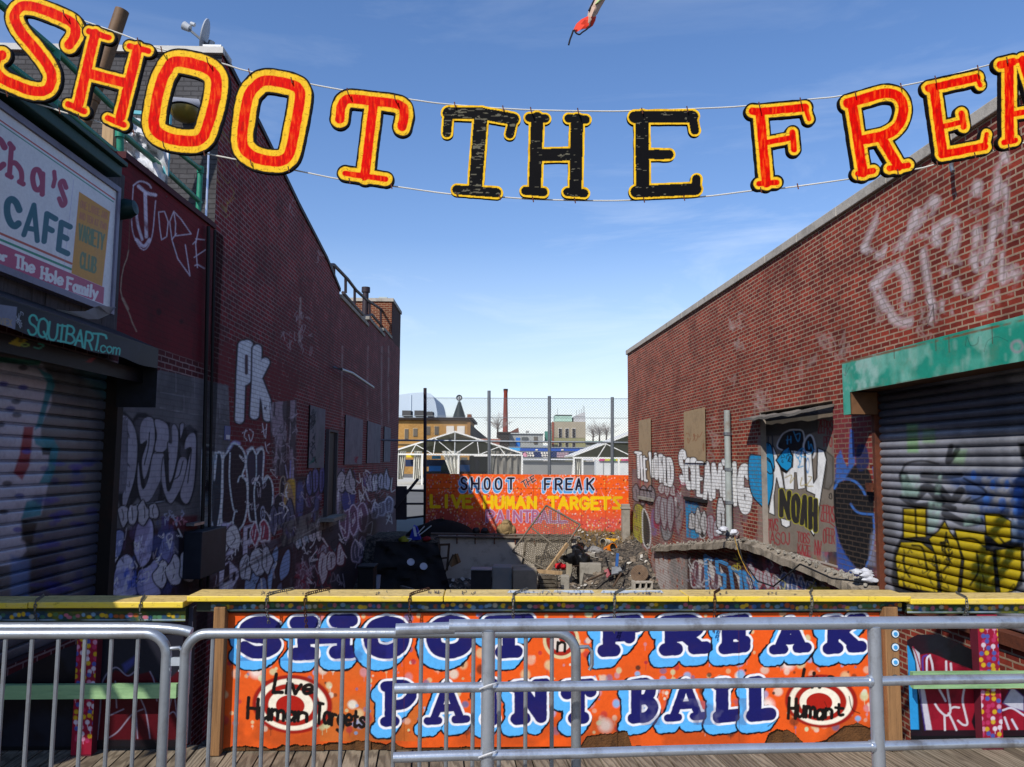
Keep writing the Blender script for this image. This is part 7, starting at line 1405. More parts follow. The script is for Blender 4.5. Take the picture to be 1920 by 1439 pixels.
for p0, p1, w_ in (((824, 1022), (822, 1075), .07), ((842, 1022), (838, 1070), .06), ((822, 1022), (844, 1021), .06), ((822, 1048), (840, 1046), .05), ((786, 1048), (822, 1050), .05), ((834, 1074), (850, 1040), .05)): m = MB(); m.bar(place(*p0, 23.2), place(*p1, 23.2), w_); m.build('board', BW_, sh_)
cr = thing('cardboard_box', 'crushed brown cardboard box beside the broken shelf', 'box'); m = MB(); a = [place(842, 1058, 22.8), place(851, 1041, 23.0), place(857, 1058, 23.0), place(846, 1064, 22.7)]; m.hexa(a, [p + Vector((.1, .2, .03)) for p in a]); m.build('side', mat('cardboard', '#6a5236', .9), cr); m = MB(); a = [place(851, 1041, 22.95), place(854, 1038, 22.9), place(860, 1056, 22.9), place(857, 1058, 22.95)]; m.hexa(a, [p + Vector((.01, .03, .0)) for p in a]); m.build('flap', _mc['cardboard'], cr)
m = MB(); a, b = at_y(671, 1066, 20.3), at_y(699, 1105, 20.3); m.box(((a[0] + b[0]) / 2, 20.6, (a[2] + b[2]) / 2 - .3), (b[0] - a[0], .6, a[2] - b[2] + .6)); m.box(((a[0] + b[0]) / 2, 20.6, a[2] + .03), (b[0] - a[0] + .06, .66, .05)); tag(m.build('rubbish_bin', mat('dark_bin', '#111316', .6), None, bevel=.015), 'dark square bin against the warehouse wall', 'bin')
m = MB(); m.lathe([(0, -.18), (.09, -.18), (.11, .15), (.1, .15), (.08, -.16), (0, -.16)], place(706, 1090, 20.9), 16); tag(m.build('glass_jar', mat('pale_jar', '#8a94a8', .3), None, True), 'pale bluish jar standing right of the dark bin', 'jar')
m = MB(); a, b = at_y(883, 1070, 21.0), at_y(921, 1110, 21.0); m.box(((a[0] + b[0]) / 2, 21.3, (a[2] + b[2]) / 2 - .3), (b[0] - a[0], .5, a[2] - b[2] + .58)); o_ = tag(m.build('metal_cabinet', mat('dark_cabinet', '#1f1f22', .6, var=.4), None), 'dark metal cabinet with a pale top edge left of the grey concrete block', 'cabinet'); m = MB(); m.box(((a[0] + b[0]) / 2, 21.29, a[2] + .012), (b[0] - a[0] + .02, .56, .02)); m.build('top_edge', mat('pale_edge', '#7d838a', .5), o_)
m = MB(); m.bar(place(752, 1100, 20.9), place(775, 1106, 20.6), .08, .05); tag(m.build('loose_plank', _mc['weathered_board'], None), 'short grey plank lying on the dark ground near the yellow cap', 'plank')
# shadowy hollow under the right wall
# rubble, stones, scraps
RUB = mat('rubble', '#7a6e60', .95, var=.6, sc=8, bump=.5, dirt='#332c26', damt=.6); m = MB(); rg = random.Random(21)
for k in range(1500):
    Y = rg.uniform(20.8, 25.9); X = rg.uniform(-2.5, 4.3 - .0587 * (Y - 20)); s_ = rg.choice([.015, .02, .025, .03, .04, .06, .09]) * rg.uniform(.6, 1.2)
    if X < 1.95 and Y > 24: continue
    m.blob((X, Y, float(gz(X, Y)) + s_ * .12), [s_ * rg.uniform(.7, 1.5), s_ * rg.uniform(.7, 1.5), s_ * rg.uniform(.4, .8)], k, .4, 3)
o_ = m.build('rubble', RUB); o_['kind'] = 'stuff'
m = MB()
for k in range(260):
    Y = rg.uniform(21.0, 25.8); X = rg.uniform(-2.0, 4.2)
    if X < 1.95 and Y > 24: continue
    s_ = rg.uniform(.03, .09); m.box((X, Y, float(gz(X, Y)) + .04), (s_ * rg.uniform(.6, 2.4), s_, .008), rg.uniform(0, 3), rg.uniform(-.7, .7), rg.uniform(-.6, .6))
o_ = m.build('litter', mat('pale_litter', '#b0aca2', .7, var=.5, sc=3, bump=0)); o_['kind'] = 'stuff'
m = MB()
for k in range(420):
    Y = rg.uniform(24.4, 25.95); X = rg.uniform(1.9, 3.75); z = float(gz(X, Y)); m.add([(X - .012, Y, z), (X + .012, Y, z), (X + rg.uniform(-.1, .1), Y + rg.uniform(-.05, .05), z + rg.uniform(.06, .2))], [(0, 1, 2)])
o_ = m.build('dry_weeds', mat('dry_weed', '#7a6238', .9, bump=0)); o_['kind'] = 'stuff'
for k, (x0, y0, x1, y1, Y) in enumerate(((1100, 1090, 1150, 1068, 21.8), (1150, 1100, 1165, 1075, 21.4), (1075, 1062, 1100, 1060, 23.0))):
    m = MB(); m.bar(place(x0, y0, Y), place(x1, y1, Y + .8), .05, .03); tag(m.build('timber_scrap', BW_, None), ('long dark timber scrap lying on the dirt left of the overturned chair', 'short dark timber scrap below the overturned chair', 'short timber scrap in front of the black rubbish bags')[k], 'scrap')
# ================================================================ BEYOND THE FENCE
def rect(m, x0, y0, x1, y1, Y, d=.2):
    a, b = at_y(x0, y0, Y), at_y(x1, y1, Y); xa, xb = sorted((a[0], b[0])); za, zb = sorted((a[2], b[2])); m.add([(x, y, z) for z in (za, zb) for x, y in ((xa, Y), (xb, Y), (xb, Y + d), (xa, Y + d))], [(3, 2, 1, 0), (4, 5, 6, 7), (0, 1, 5, 4), (1, 2, 6, 5), (2, 3, 7, 6), (3, 0, 4, 7)]); return m
def fm(n, c, **k): return mat(n, c, k.pop('rough', .85), sc=k.pop('sc', .6), bump=0, **k)
def part(nm, mt, par, r, Y, d=.2): m = MB(); rect(m, *r, Y, d); return m.build(nm, mt, par)
WPANE = fm('far_window', '#5d564c'); WFRM = fm('far_frame', '#cfc8bc'); FTENT = mat('tent_white', '#d2d0c8', .6, var=.06, sc=.5, bump=0); INN = fm('tent_inside', '#85866a', var=.3)
# yellow brick block
yb_ = thing('yellow_brick_building', 'yellow brick building with a dark cornice and small windows beyond the fence on the left', 'building'); Y0 = 170
q = N('far_yellow_brick'); oc = q.objc(); bt = q.n('TexBrick'); q.l(q.scale(oc, (1, 1, 1)), bt.inputs['Vector']); sx = q.n('SeparateXYZ'); q.l(oc, sx.inputs[0]); cx_ = q.n('CombineXYZ'); q.l(sx.outputs[0], cx_.inputs[0]); q.l(sx.outputs[2], cx_.inputs[1]); q.l(cx_.outputs[0], bt.inputs['Vector']); bt.inputs['Scale'].default_value = 1.6; bt.inputs['Color1'].default_value = (*L('#b48848'), 1); bt.inputs['Color2'].default_value = (*L('#a07436'), 1); bt.inputs['Mortar'].default_value = (*L('#8f7448'), 1)
n_ = q.noise(oc, .25, 5); c_ = q.mix(q.math('MULTIPLY', q.ramp(n_, .5, .7), .5), bt.outputs[0], L('#6a4a26')); q.l(c_, q.b.inputs['Base Color']); q.b.inputs['Roughness'].default_value = .9
part('wall', q.m, yb_, (690, 787, 880, 890), Y0, 20); part('cornice', fm('dark_cornice', '#2d241e'), yb_, (690, 782.5, 887, 788), Y0 - .8, 22); part('cornice_trim', fm('cornice_brown', '#7a5a34'), yb_, (690, 788.2, 884, 790), Y0 - .3, .29); part('side_pier', fm('pier_brown', '#8a6436'), yb_, (876, 790.2, 881.5, 850), Y0 - .35, .34)
m = MB(); a = [at_y(881, 795, Y0), at_y(916, 824, Y0 + 30), at_y(916, 850, Y0 + 30), at_y(881, 850, Y0)]; m.hexa(a, [p + np.array([-1, 4, 0]) for p in a]); m.build('side_wing', fm('dark_wing', '#3a352f'), yb_)
for r in ((759, 805, 765, 823), (775, 804, 782, 818), (799.5, 800, 806, 815), (815, 800, 822, 815)):
    fr = part('window', fm('window_tan', '#b09872'), yb_, (r[0] - .8, r[1] - 1, r[2] + .8, r[3] + 1), Y0 - .1, .09); part('pane', WPANE, fr, r, Y0 - .2, .08)
for r in ((837, 799, 851, 816), (857, 799, 871, 816)): part('window_board', WFRM, yb_, r, Y0 - .2, .18); 
part('ground_floor', fm('shop_band', '#8f7a58'), yb_, (745, 832, 830, 834), Y0 - .3, .28)
for k, r in enumerate(((754, 770, 770, 781), (777, 770, 795, 781), (800, 772, 811, 781))): part('roof_unit', fm('roof_unit_grey', '#4a4a4a'), yb_, r, Y0 + 5, 4)
part('roof_rail', fm('rail_grey', '#9aa0a0'), yb_, (747, 779.5, 850, 781), Y0 + 1.5, .3); part('chimney_stub', fm('chimney_brick', '#7a4a30'), yb_, (876, 777, 883.5, 783), Y0 + 6, 3)
# pale train shed
ts = thing('train_shed', 'pale hazy blue-grey curved shed roof behind the yellow brick building', 'building'); m = MB(); Yt = 420; q_ = [(690, 752), (720, 744), (745, 741), (770, 737.5), (795, 736), (806, 738), (813, 745), (817, 757), (820, 775), (820, 830), (690, 830)]
A_ = [tuple(at_y(x, y, Yt)) for x, y in q_]; n_ = len(A_); B_ = [(p[0], p[1] + 60, p[2]) for p in A_]; m.add(A_ + B_, [tuple(range(n_ - 1, -1, -1))] + [(i, (i + 1) % n_, n_ + (i + 1) % n_, n_ + i) for i in range(n_)]); m.build('roof', fm('hazy_glass', '#b2bfca', var=.08, sc=.05), ts); 
for x in (770, 795): part('roof_rib', fm('hazy_rib', '#bcc8d2'), ts, (x, 740, x + .7, 775), Yt - .5, .4)
# ring topped cone tower
ct_ = thing('cone_tower', 'dark stepped cone tower topped by a ring-shaped sign behind the yellow building', 'tower'); Yk = 200; c = at_y(861, 781, Yk); m = MB(); H_ = at_y(861, 753, Yk)[2] - c[2]; pr = [(0, -2)]
for k in range(13): r0 = 1.55 - 1.2 * k / 12.5; pr += [(r0, H_ * k / 13), (r0 - .03, H_ * (k + .7) / 13), (r0 - .22, H_ * (k + .75) / 13)]
pr += [(0.15, H_)]; m.lathe([(1.6, -2)] + pr[1:] + [(0, H_)], c, 16); m.build('cone', fm('dark_teal_metal', '#1d2a2c', rough=.5), ct_)
cr_ = at_y(861, 746.3, Yk); m = MB(); m.tube([(cr_[0] + .62 * math.cos(t), cr_[1], cr_[2] + .62 * math.sin(t)) for t in np.linspace(0, 2 * math.pi, 25)], .15, 8); m.build('ring', fm('black_ring', '#15181a'), ct_, True); m = MB(); m.lathe([(0, .0), (.5, 0)], cr_ + np.array([0, .05, 0]), 20, Matrix.Rotation(R(90), 3, 'X')); m.build('ring_face', fm('white_face', '#d5d8da'), ct_); part('ring_mark', fm('black_ring', ''), ct_, (860.3, 744.0, 861.9, 748.6), Yk - .1, .08) if 0 else part('ring_mark', _mc['black_ring'], ct_, (860.3, 744.0, 861.9, 748.6), Yk - .1, .08)
m = MB(); m.tube([(c[0], Yk, c[2] + H_ - .1), (c[0], Yk, cr_[2] - .6)], .12, 8); m.build('neck', _mc['dark_teal_metal'], ct_)
# brick chimney
bc = thing('brick_chimney', 'tall thin red brick chimney beyond the fence', 'chimney'); Yh = 260; a, b = at_y(947.5, 812, Yh), at_y(947.8, 730, Yh); m = MB(); m.lathe([(.95, a[2] - 4), (.86, a[2]), (.62, b[2] - 1.2), (.7, b[2] - 1.0), (.7, b[2]), (.5, b[2]), (.5, b[2] - .5)], (a[0], Yh, 0), 20); m.build('stack', fm('chimney_red', '#7a3324', var=.35, sc=.8), bc, True); m = MB(); m.lathe([(.72, b[2] - .5), (.74, b[2] - .5), (.74, b[2] + .05), (.48, b[2] + .05)], (a[0], Yh, 0), 20); m.build('cap', fm('chimney_dark', '#2a1a16'), bc)
for x, y in ((941.5, 794), (955, 794)): part('antenna', fm('rail_grey', ''), bc, (x, y - 3, x + 1, y + 4), Yh - .6, .1) if 0 else part('antenna', _mc['rail_grey'], bc, (x, y - 3, x + 1, y + 4), Yh - .6, .1)
# low grey building
gb = thing('grey_building', 'low pale grey building with blue doors below the brick chimney', 'building'); part('wall', fm('pale_grey_wall', '#9a9c98', var=.2), gb, (950, 814, 1018, 870), 190, 14); part('roof', fm('white_roof', '#c4c8c4'), gb, (948, 812, 1020, 814), 189.6, 15); part('door', fm('bright_blue', '#1f6fc0'), gb, (967, 821, 975, 842), 189.8, .15); part('window', WPANE, gb, (1001, 819, 1008, 833), 189.8, .15); part('awning', fm('shade_grey', '#4f5352'), gb, (978, 820, 990, 827), 189.7, .2); part('vent', fm('vent_grey', '#8a8a86'), gb, (986, 808, 992, 812), 192, 1)
sh2 = thing('dark_shed', 'dark shed with a ragged roof left of the low grey building', 'building'); part('wall', fm('shed_dark', '#2c2622'), sh2, (934, 812, 955, 850), 186, 6); part('roof', fm('shed_roof', '#3a302a'), sh2, (932, 810, 957, 813), 185.7, 7)
m = MB(); a = [at_y(955, 811, 230), at_y(973, 811, 230), at_y(972, 802, 230)]; m.add([tuple(p) for p in a] + [(p[0], p[1] + 5, p[2]) for p in a], [(0, 1, 2), (5, 4, 3), (0, 3, 4, 1), (1, 4, 5, 2), (2, 5, 3, 0)]); tag(m.build('gable_roof', fm('gable_brown', '#6a4034'), None), 'brown sloping gable roof right of the brick chimney foot', 'roof')
# tan building with roof boxes
tb = thing('tan_building', 'tan concrete building with arched dark windows and antennas on its roof boxes', 'building'); Yb = 200
part('upper_wall', fm('tan_concrete', '#9c917c', var=.25, sc=.3), tb, (1036, 791, 1098, 821.5), Yb, 16); part('lower_wall', fm('olive_wall', '#8a8660', var=.2), tb, (1036, 821.6, 1098, 880), Yb - .1, 16); part('corner_pier', fm('pier_red', '#8a4a38'), tb, (1035, 792, 1038.5, 840), Yb - .2, .18)
for x in (1047.5, 1060, 1073): 
    w_ = part('window', WFRM, tb, (x - .8, 803, x + 6.2, 821.4), Yb - .15, .14); part('pane', fm('dark_glass', '#2e2c2c'), w_, (x, 804, x + 5.4, 820.5), Yb - .3, .14); w_ = part('window', WFRM, tb, (x - .6, 829, x + 6, 841), Yb - .2, .09); part('pane', _mc['dark_glass'], w_, (x, 830, x + 5.4, 840.5), Yb - .3, .09)
part('roof_box', fm('mint_box', '#a4c4b4'), tb, (1041, 779, 1072.5, 790.8), Yb + 3, 8); part('roof_box', fm('pale_box', '#b0b0b0'), tb, (1076, 781, 1097.5, 794), Yb + 2, 8); part('box_trim', fm('shed_dark', ''), tb, (1041, 778, 1073, 779.4), Yb + 2.8, 8.2) if 0 else part('box_trim', _mc['shed_dark'], tb, (1041, 778, 1073, 779.4), Yb + 2.8, 8.2)
m = MB(); a = [at_y(1076, 781, Yb + 1.9), at_y(1097, 781, Yb + 1.9), at_y(1097, 773, Yb + 1.9), at_y(1090, 775, Yb + 1.9)]; m.hexa(a, [p + np.array([0, 5, 0]) for p in a]); m.build('roof_wedge', _mc['pale_box'], tb)
for x, y0, y1 in ((1045, 767, 778), (1080.5, 769, 780), (1085.5, 769, 778), (1090, 767, 777), (1093, 760, 774), (1095, 762, 774)): part('antenna', _mc['rail_grey'], tb, (x, y0, x + .9, y1), Yb + 2.5, .15)
part('water_tank', fm('teal_tank', '#3f7a6a'), tb, (1022, 809, 1034, 830), Yb - 6, 3)
# blue stall fascia
bf = thing('amusement_stall', 'long amusement stall with a bright blue fascia decorated with white balls and stripes', 'stall'); Ys = 120
part('fascia', fm('royal_blue', '#1c4a9c', var=.1), bf, (975, 841, 1120, 847), Ys, 3); part('lower_fascia', fm('navy_band', '#16264f'), bf, (980, 847.2, 1112, 858.5), Ys - .1, 3); part('left_canopy', fm('sky_blue', '#3f95c8'), bf, (955, 840, 977, 846), Ys + .2, 3); part('roof', fm('stall_roof', '#8a8f90'), bf, (952, 838, 1125, 840.6), Ys + .5, 12)
part('counter_wall', fm('stall_grey', '#7f7f7c', var=.2), bf, (978, 864.5, 1118, 897), Ys + .3, 3); part('white_duct', fm('duct_white', '#c4c6c8'), bf, (978, 860, 1112, 863.5), Ys - .4, .6); part('inner_shade', fm('shed_roof', ''), bf, (978, 858.7, 1112, 864.3), Ys + .5, 3) if 0 else part('inner_shade', _mc['shed_roof'], bf, (978, 858.7, 1112, 864.3), Ys + .5, 3)
for x in (988, 993, 998, 1016, 1021, 1026): 
    for y in (850, 854.5): m = MB(); cc = at_y(x + (1.5 if y > 852 else 0), y, Ys - .2); m.lathe([(0, 0), (.17, 0)], cc, 12, Matrix.Rotation(R(90), 3, 'X')); m.build('painted_ball', WFRM, bf)
for y in (850, 853.5, 857): part('stripe', fm('pink_white', '#d6b4b8'), bf, (1044, y - .8, 1066, y + .8), Ys - .2, .08)
for x in (1004, 1052, 1088): part('lamp', WFRM, bf, (x, 842.5, x + 4.5, 845), Ys - .15, .12)
m = MB(); cc = at_y(985, 853, Ys - .2); m.lathe([(0, 0), (.35, 0)], cc, 16, Matrix.Rotation(R(90), 3, 'X')); m.build('painted_disc', fm('pink_disc', '#c98a9a'), bf)
# white wall with coloured fan
ww = thing('white_booth', 'white panelled booth with a fan of coloured stripes under its canopy at the right', 'booth'); part('wall', fm('booth_white', '#c4c6c4'), ww, (1117, 862, 1195, 897), 112, 2)
for k, c in enumerate(('#b0386a', '#b8b040', '#5a9a48', '#c9b040', '#b8486a', '#a83a5a')): m = MB(); x0 = 1124 + k * 10; a = [at_y(x0 + 1.5, 858, 111.8), at_y(x0 + 9.5, 858, 111.8), at_y(x0 + 11, 864.5, 111.7), at_y(x0 - 1, 864.5, 111.7)]; m.hexa(a, [p + np.array([0, .2, 0]) for p in a]); m.build('fan_stripe', fm('fan_%d' % k, c), ww)
for x in (1131, 1148): part('joint', fm('joint_grey', '#77787a'), ww, (x, 862, x + .8, 895), 111.9, .08)
# tents
def tent(label, apex, el, er, yb_, Y, xs_legs, seed, curtains, right_open=False):
    t = thing('event_tent', label, 'tent', group='white event tents beyond the fence'); Yb2 = Y + 14
    A, Lf, Rt = [np.array(at_y(*p, Y)) for p in (apex, el, er)]; back = np.array([0, 14, 0])
    for nm, a_, b_ in (('roof_slope', Lf, A), ('roof_slope', A, Rt)):
        m = MB(); up = np.array([0, 0, .18]); m.hexa([a_, b_, b_ + back, a_ + back], [a_ + up, b_ + up, b_ + back + up, a_ + back + up]); m.build(nm, FTENT, t)
        m = MB(); dn = np.array([0, .02, -.03]); m.add([a_ + dn, b_ + dn, b_ + back + dn, a_ + back + dn], [(0, 1, 2, 3)]); m.build('lining', INN, t)
    m = MB(); m.add([Lf + back + [0, -.1, 0], A + back + [0, -.1, -.05], Rt + back + [0, -.1, 0]], [(0, 1, 2)]); m.build('back_gable', INN, t)
    W_ = .18; z0 = min(Lf[2], Rt[2]) - .1
    m = MB(); m.bar((Lf[0], Y, z0), (Rt[0], Y, z0), W_); m.build('bottom_chord', FTENT, t)
    for f0, f1 in ((.5, .5),): m = MB(); m.bar((A[0], Y + .1, z0), A + [0, .1, 0], .12); m.build('king_post', fm('truss_grey', '#a9aca8'), t)
    for s_, E in ((0, Lf), (1, Rt)):
        for k, (tb_, tt_) in enumerate(((.0, .33), (.36, .33), (.36, .66), (.75, .66))):
            p = np.array([A[0] + (E[0] - A[0]) * tb_, Y, z0]); q_ = A + (E - A) * tt_; q_[1] = Y; m = MB(); m.bar(p, q_, .09); m.build('strut', FTENT, t)
    for x in xs_legs: m = MB(); p = at_y(x, el[1], Y); m.bar((p[0], Y, -1), (p[0], Y, z0), .2); m.build('leg', FTENT, t)
    rg = random.Random(seed)
    for x0, x1, x2, x3, mt in curtains:
        m = MB(); n_ = 14; V_ = []
        for j in range(9):
            v = j / 8
            for i in range(n_ + 1):
                u = i / n_; x = (x0 + (x1 - x0) * u) * (1 - v) + (x2 + (x3 - x2) * u) * v; V_.append(at_y(x, el[1] + (yb_ - el[1]) * v, Y + .25 * math.sin(i * 1.9 + v * 2) + .3))
        m.add(V_, [(j * (n_ + 1) + i, j * (n_ + 1) + i + 1, (j + 1) * (n_ + 1) + i + 1, (j + 1) * (n_ + 1) + i) for j in range(8) for i in range(n_)]); m.build('curtain', mt, t, True)
    return t
CUR = mat('curtain_white', '#c9c6ba', .7, var=.2, sc=1.2, stretch=(3, 3, .3), bump=0); CUR2 = mat('curtain_grey', '#77736a', .6, var=.3, sc=1.0, stretch=(4, 4, .3), bump=0)
tent('white open tent with tied-back curtains beyond the fence on the left', (853, 811), (742, 846), (979, 852), 899, 92, (746, 792, 860, 919, 979), 1, [(745, 762, 744, 756, CUR), (776, 792, 774, 790, CUR), (828, 864, 848, 860, CUR), (918, 929, 916, 922, CUR), (924, 978, 924, 977, CUR2)])
tent('white tent at the right, half hidden by the red brick building', (1258, 786), (1074, 857), (1440, 857), 896, 88, (1092, 1076, 1160), 2, [(1075, 1090, 1071, 1090, CUR)])
# things under the tent
st = thing('game_booth', 'blue game booth with yellow and blue signs seen under the left tent', 'booth'); part('counter', fm('bright_blue', ''), st, (804, 874, 826, 887), 104, 1) if 0 else part('counter', _mc['bright_blue'], st, (804, 874, 826, 887), 104, 1); part('counter', _mc['bright_blue'], st, (862, 872, 880, 888), 104, 1); part('sign_board', fm('sign_yellow', '#c9b428'), st, (762, 852, 776, 858), 104, .3); part('sign_board', _mc['sky_blue'], st, (810, 855, 826, 861), 104, .3); part('back_panel', fm('booth_navy', '#1b2a4a'), st, (760, 862, 880, 876), 105, .3); part('base_wall', fm('booth_dark', '#23211f'), st, (800, 884, 935, 892), 100, .4); part('white_box', FTENT, st, (864, 858, 876, 863), 103.5, .3); part('inner_back', fm('booth_back', '#4a4a42'), st, (880, 856, 918, 890), 105.5, .3)
c = at_y(838, 878, 101); m = MB(); m.blob(c, (.8, .5, .7), 3, .3, 8); tag(m.build('covered_machine', fm('machine_green', '#2a3a32'), None, True), 'dark rounded covered machine beside the blue counter under the tent', 'machine')
c = at_y(894, 872, 101); m = MB(); m.blob(c, (.35, .3, .9), 5, .25, 8); tag(m.build('covered_figure', fm('machine_grey', '#3c3a40'), None, True), 'dark upright wrapped shape under the right half of the left tent', 'machine')
# trees and far roofs
gr = thing('long_roof', 'long low building with a green roof at the far right behind the tents', 'building'); part('roof', fm('green_roof', '#5a8a6a'), gr, (1098, 827, 1215, 831), 300, 12); part('wall', fm('long_wall', '#8f8f80'), gr, (1100, 831.2, 1215, 845), 301, 10)
far = MB()
def bare_tree(label, x, y, Y, h, seed):
    t = thing('bare_tree', label, 'tree', group='bare trees on the far skyline'); rg = random.Random(seed); b = np.array(at_y(x, y, Y)); m = MB(); m.tube([b, b + [0, 0, h * .4], b + [.2, 0, h * .6]], [.35, .22, .12], 6); m.build('trunk', fm('bark', '#3a322a'), t); m = MB()
    for k in range(46):
        s0 = b + np.array([rg.uniform(-.1, .2), 0, h * rg.uniform(.3, .6)]); e0 = s0 + np.array([rg.gauss(0, h * .3), rg.gauss(0, h * .25), h * rg.uniform(.1, .45)]); m.tube([s0, (s0 + e0) / 2 + [0, 0, .3], e0], [.05, .03, .015], 4, False)
        for j in range(3): m.tube([e0 - (e0 - s0) * .3 * j, e0 + np.array([rg.gauss(0, 1), rg.gauss(0, 1), rg.uniform(.2, 1.4)])], [.03, .015], 3, False)
    m.build('crown', fm('twigs', '#968c84'), t)
for x, h, lab in ((1112, 6.5, 'bare tree on the skyline just right of the tan building'), (1124, 8, 'taller bare tree on the far skyline, second from the tan building'), (1137, 7, 'bare tree on the far skyline between the tall one and the right tent'), (933, 7, 'bare tree on the skyline left of the brick chimney')): bare_tree(lab, x, 832 if x > 1000 else 822, 290 if x > 1000 else 240, h, int(x))
hz = thing('distant_block', 'distant hazy row of low buildings along the horizon', 'building'); part('wall', fm('hazy_wall', '#8f9aa4'), hz, (880, 838, 1200, 850), 520, 10); part('roof', fm('hazy_roof', '#a0aab4'), hz, (960, 835, 1100, 838), 519, 12)
hw = thing('brick_house', 'small reddish house roof behind the first tent and left of the grey building', 'house'); part('wall', fm('house_red', '#8a5a4a'), hw, (905, 826, 936, 850), 150, 8); part('roof', fm('house_roof', '#9a6a5a'), hw, (902, 823, 938, 826), 149.6, 9)
# ================================================================ HANGING LETTERS
BN = Wall((-6, 5.0), (1, 0), (0, -1)); BT = .03
a4 = C(0, 0, 4); a5 = C(400, 0, 2.526); a6 = C(1160, 80, 2.526)
def sm(p, n=6): return cat(p, n=n)
LETTERS = [
 ('S', 'r', [sm([(130, 84), (141, 66), (139, 48), (125, 37), (90, 22), (58, 12), (38, 14), (27, 32), (38, 58), (66, 92), (90, 124), (97, 148), (87, 169), (58, 170), (25, 158), (2, 146), (-10, 128), (-5, 108), (3, 104)])], (8, 16, 21.5), 'red and yellow hanging letter S at the left end of the banner'),
 ('H', 'r', [[(163, 58), (208, 72)], [(178, 64), (147, 196)], [(124, 194), (162, 211)], [(239, 86), (282, 97)], [(258, 92), (226, 219)], [(198, 220), (236, 236)], [(166, 138), (242, 158)]], (8, 13.5, 18.5), 'red and yellow hanging letter H beside the S'),
 ('O', 'r', [sm([(315, 128), (322, 119), (340, 116), (376, 124), (398, 136), (406, 154), (402, 190), (388, 240), (379, 258), (362, 265), (325, 262), (300, 252), (289, 236), (291, 205), (302, 155), (315, 128)])], (9, 21, 26), 'red and yellow hanging letter O, the left one, in front of the grey brick wall'),
 ('O', 'r', [sm([(483, 158), (492, 153), (511, 152), (548, 160), (561, 170), (562, 188), (556, 225), (545, 280), (536, 297), (518, 303), (482, 297), (460, 282), (454, 262), (457, 228), (466, 180), (483, 158)])], (8.5, 20, 26), 'red and yellow hanging letter O, the right one, before the sloping brick wall'),
 ('T', 'r', [sm([(637, 224), (641, 198), (655, 186), (701, 190), (748, 197), (758, 212), (754, 238)]), [(701, 190), (684, 330)], [(643, 325), (727, 337)]], (7.5, 15.5, 21), 'red and yellow hanging letter T after the two letters O'),
 ('T', 'k', [[(838, 250), (841, 212), (902, 213), (962, 224), (956, 252)], [(902, 214), (891, 354)], [(853, 356), (935, 362)]], (0, 12, 18), 'black hanging letter T with a yellow edge'),
 ('H', 'k', [[(989, 221), (1026, 223)], [(1007, 222), (1003, 355)], [(981, 358), (1023, 361)], [(1062, 222), (1102, 225)], [(1082, 225), (1079, 356)], [(1060, 360), (1099, 363)], [(1007, 291), (1081, 290)]], (0, 11, 16.5), 'black hanging letter H with a yellow edge'),
 ('E', 'k', [[(1190, 220), (1298, 219), (1303, 245)], [(1204, 220), (1205, 358)], [(1204, 290), (1258, 290)], [(1193, 360), (1304, 355), (1306, 336)]], (0, 12, 18), 'black hanging letter E with a yellow edge'),
 ('F', 'r', [[(1411, 209), (1420, 210), (1510, 202), (1517, 224)], [(1425, 211), (1437, 343)], [(1430, 269), (1488, 258)], [(1486, 249), (1489, 281)], [(1419, 345), (1460, 342)]], (7.5, 13.5, 19.5), 'red and yellow hanging letter F against the open sky'),
 ('R', 'r', [sm([(1590, 194), (1625, 184), (1660, 175), (1685, 182), (1694, 206), (1684, 236), (1658, 254), (1616, 263)]), [(1598, 196), (1618, 324)], [(1652, 258), (1684, 312)], [(1605, 327), (1641, 320)], [(1664, 317), (1707, 309)]], (8, 14.5, 20), 'red and yellow hanging letter R by the right roof edge'),
 ('E', 'r', [[(1741, 166), (1832, 146), (1838, 160)], [(1751, 166), (1768, 288)], [(1762, 239), (1804, 229)], [(1803, 213), (1807, 238)], [(1766, 290), (1846, 275), (1850, 252)]], (7.5, 14, 19.5), 'red and yellow hanging letter E in front of the right brick wall'),
 ('A', 'r', [[(1876, 122), (1900, 116), (1924, 112)], [(1892, 122), (1893, 262)], [(1880, 268), (1906, 263)], [(1918, 114), (1962, 250)], [(1893, 216), (1948, 206)], [(1948, 254), (1980, 247)]], (7.5, 14, 19.5), 'red and yellow hanging letter A cut by the right edge of the picture'),
]
LETM = paint_mat('letter_paint', .55, '#222222', dirt='#2b1a10', damt=.1, sc=1.2, bump=.08, spec=.03)

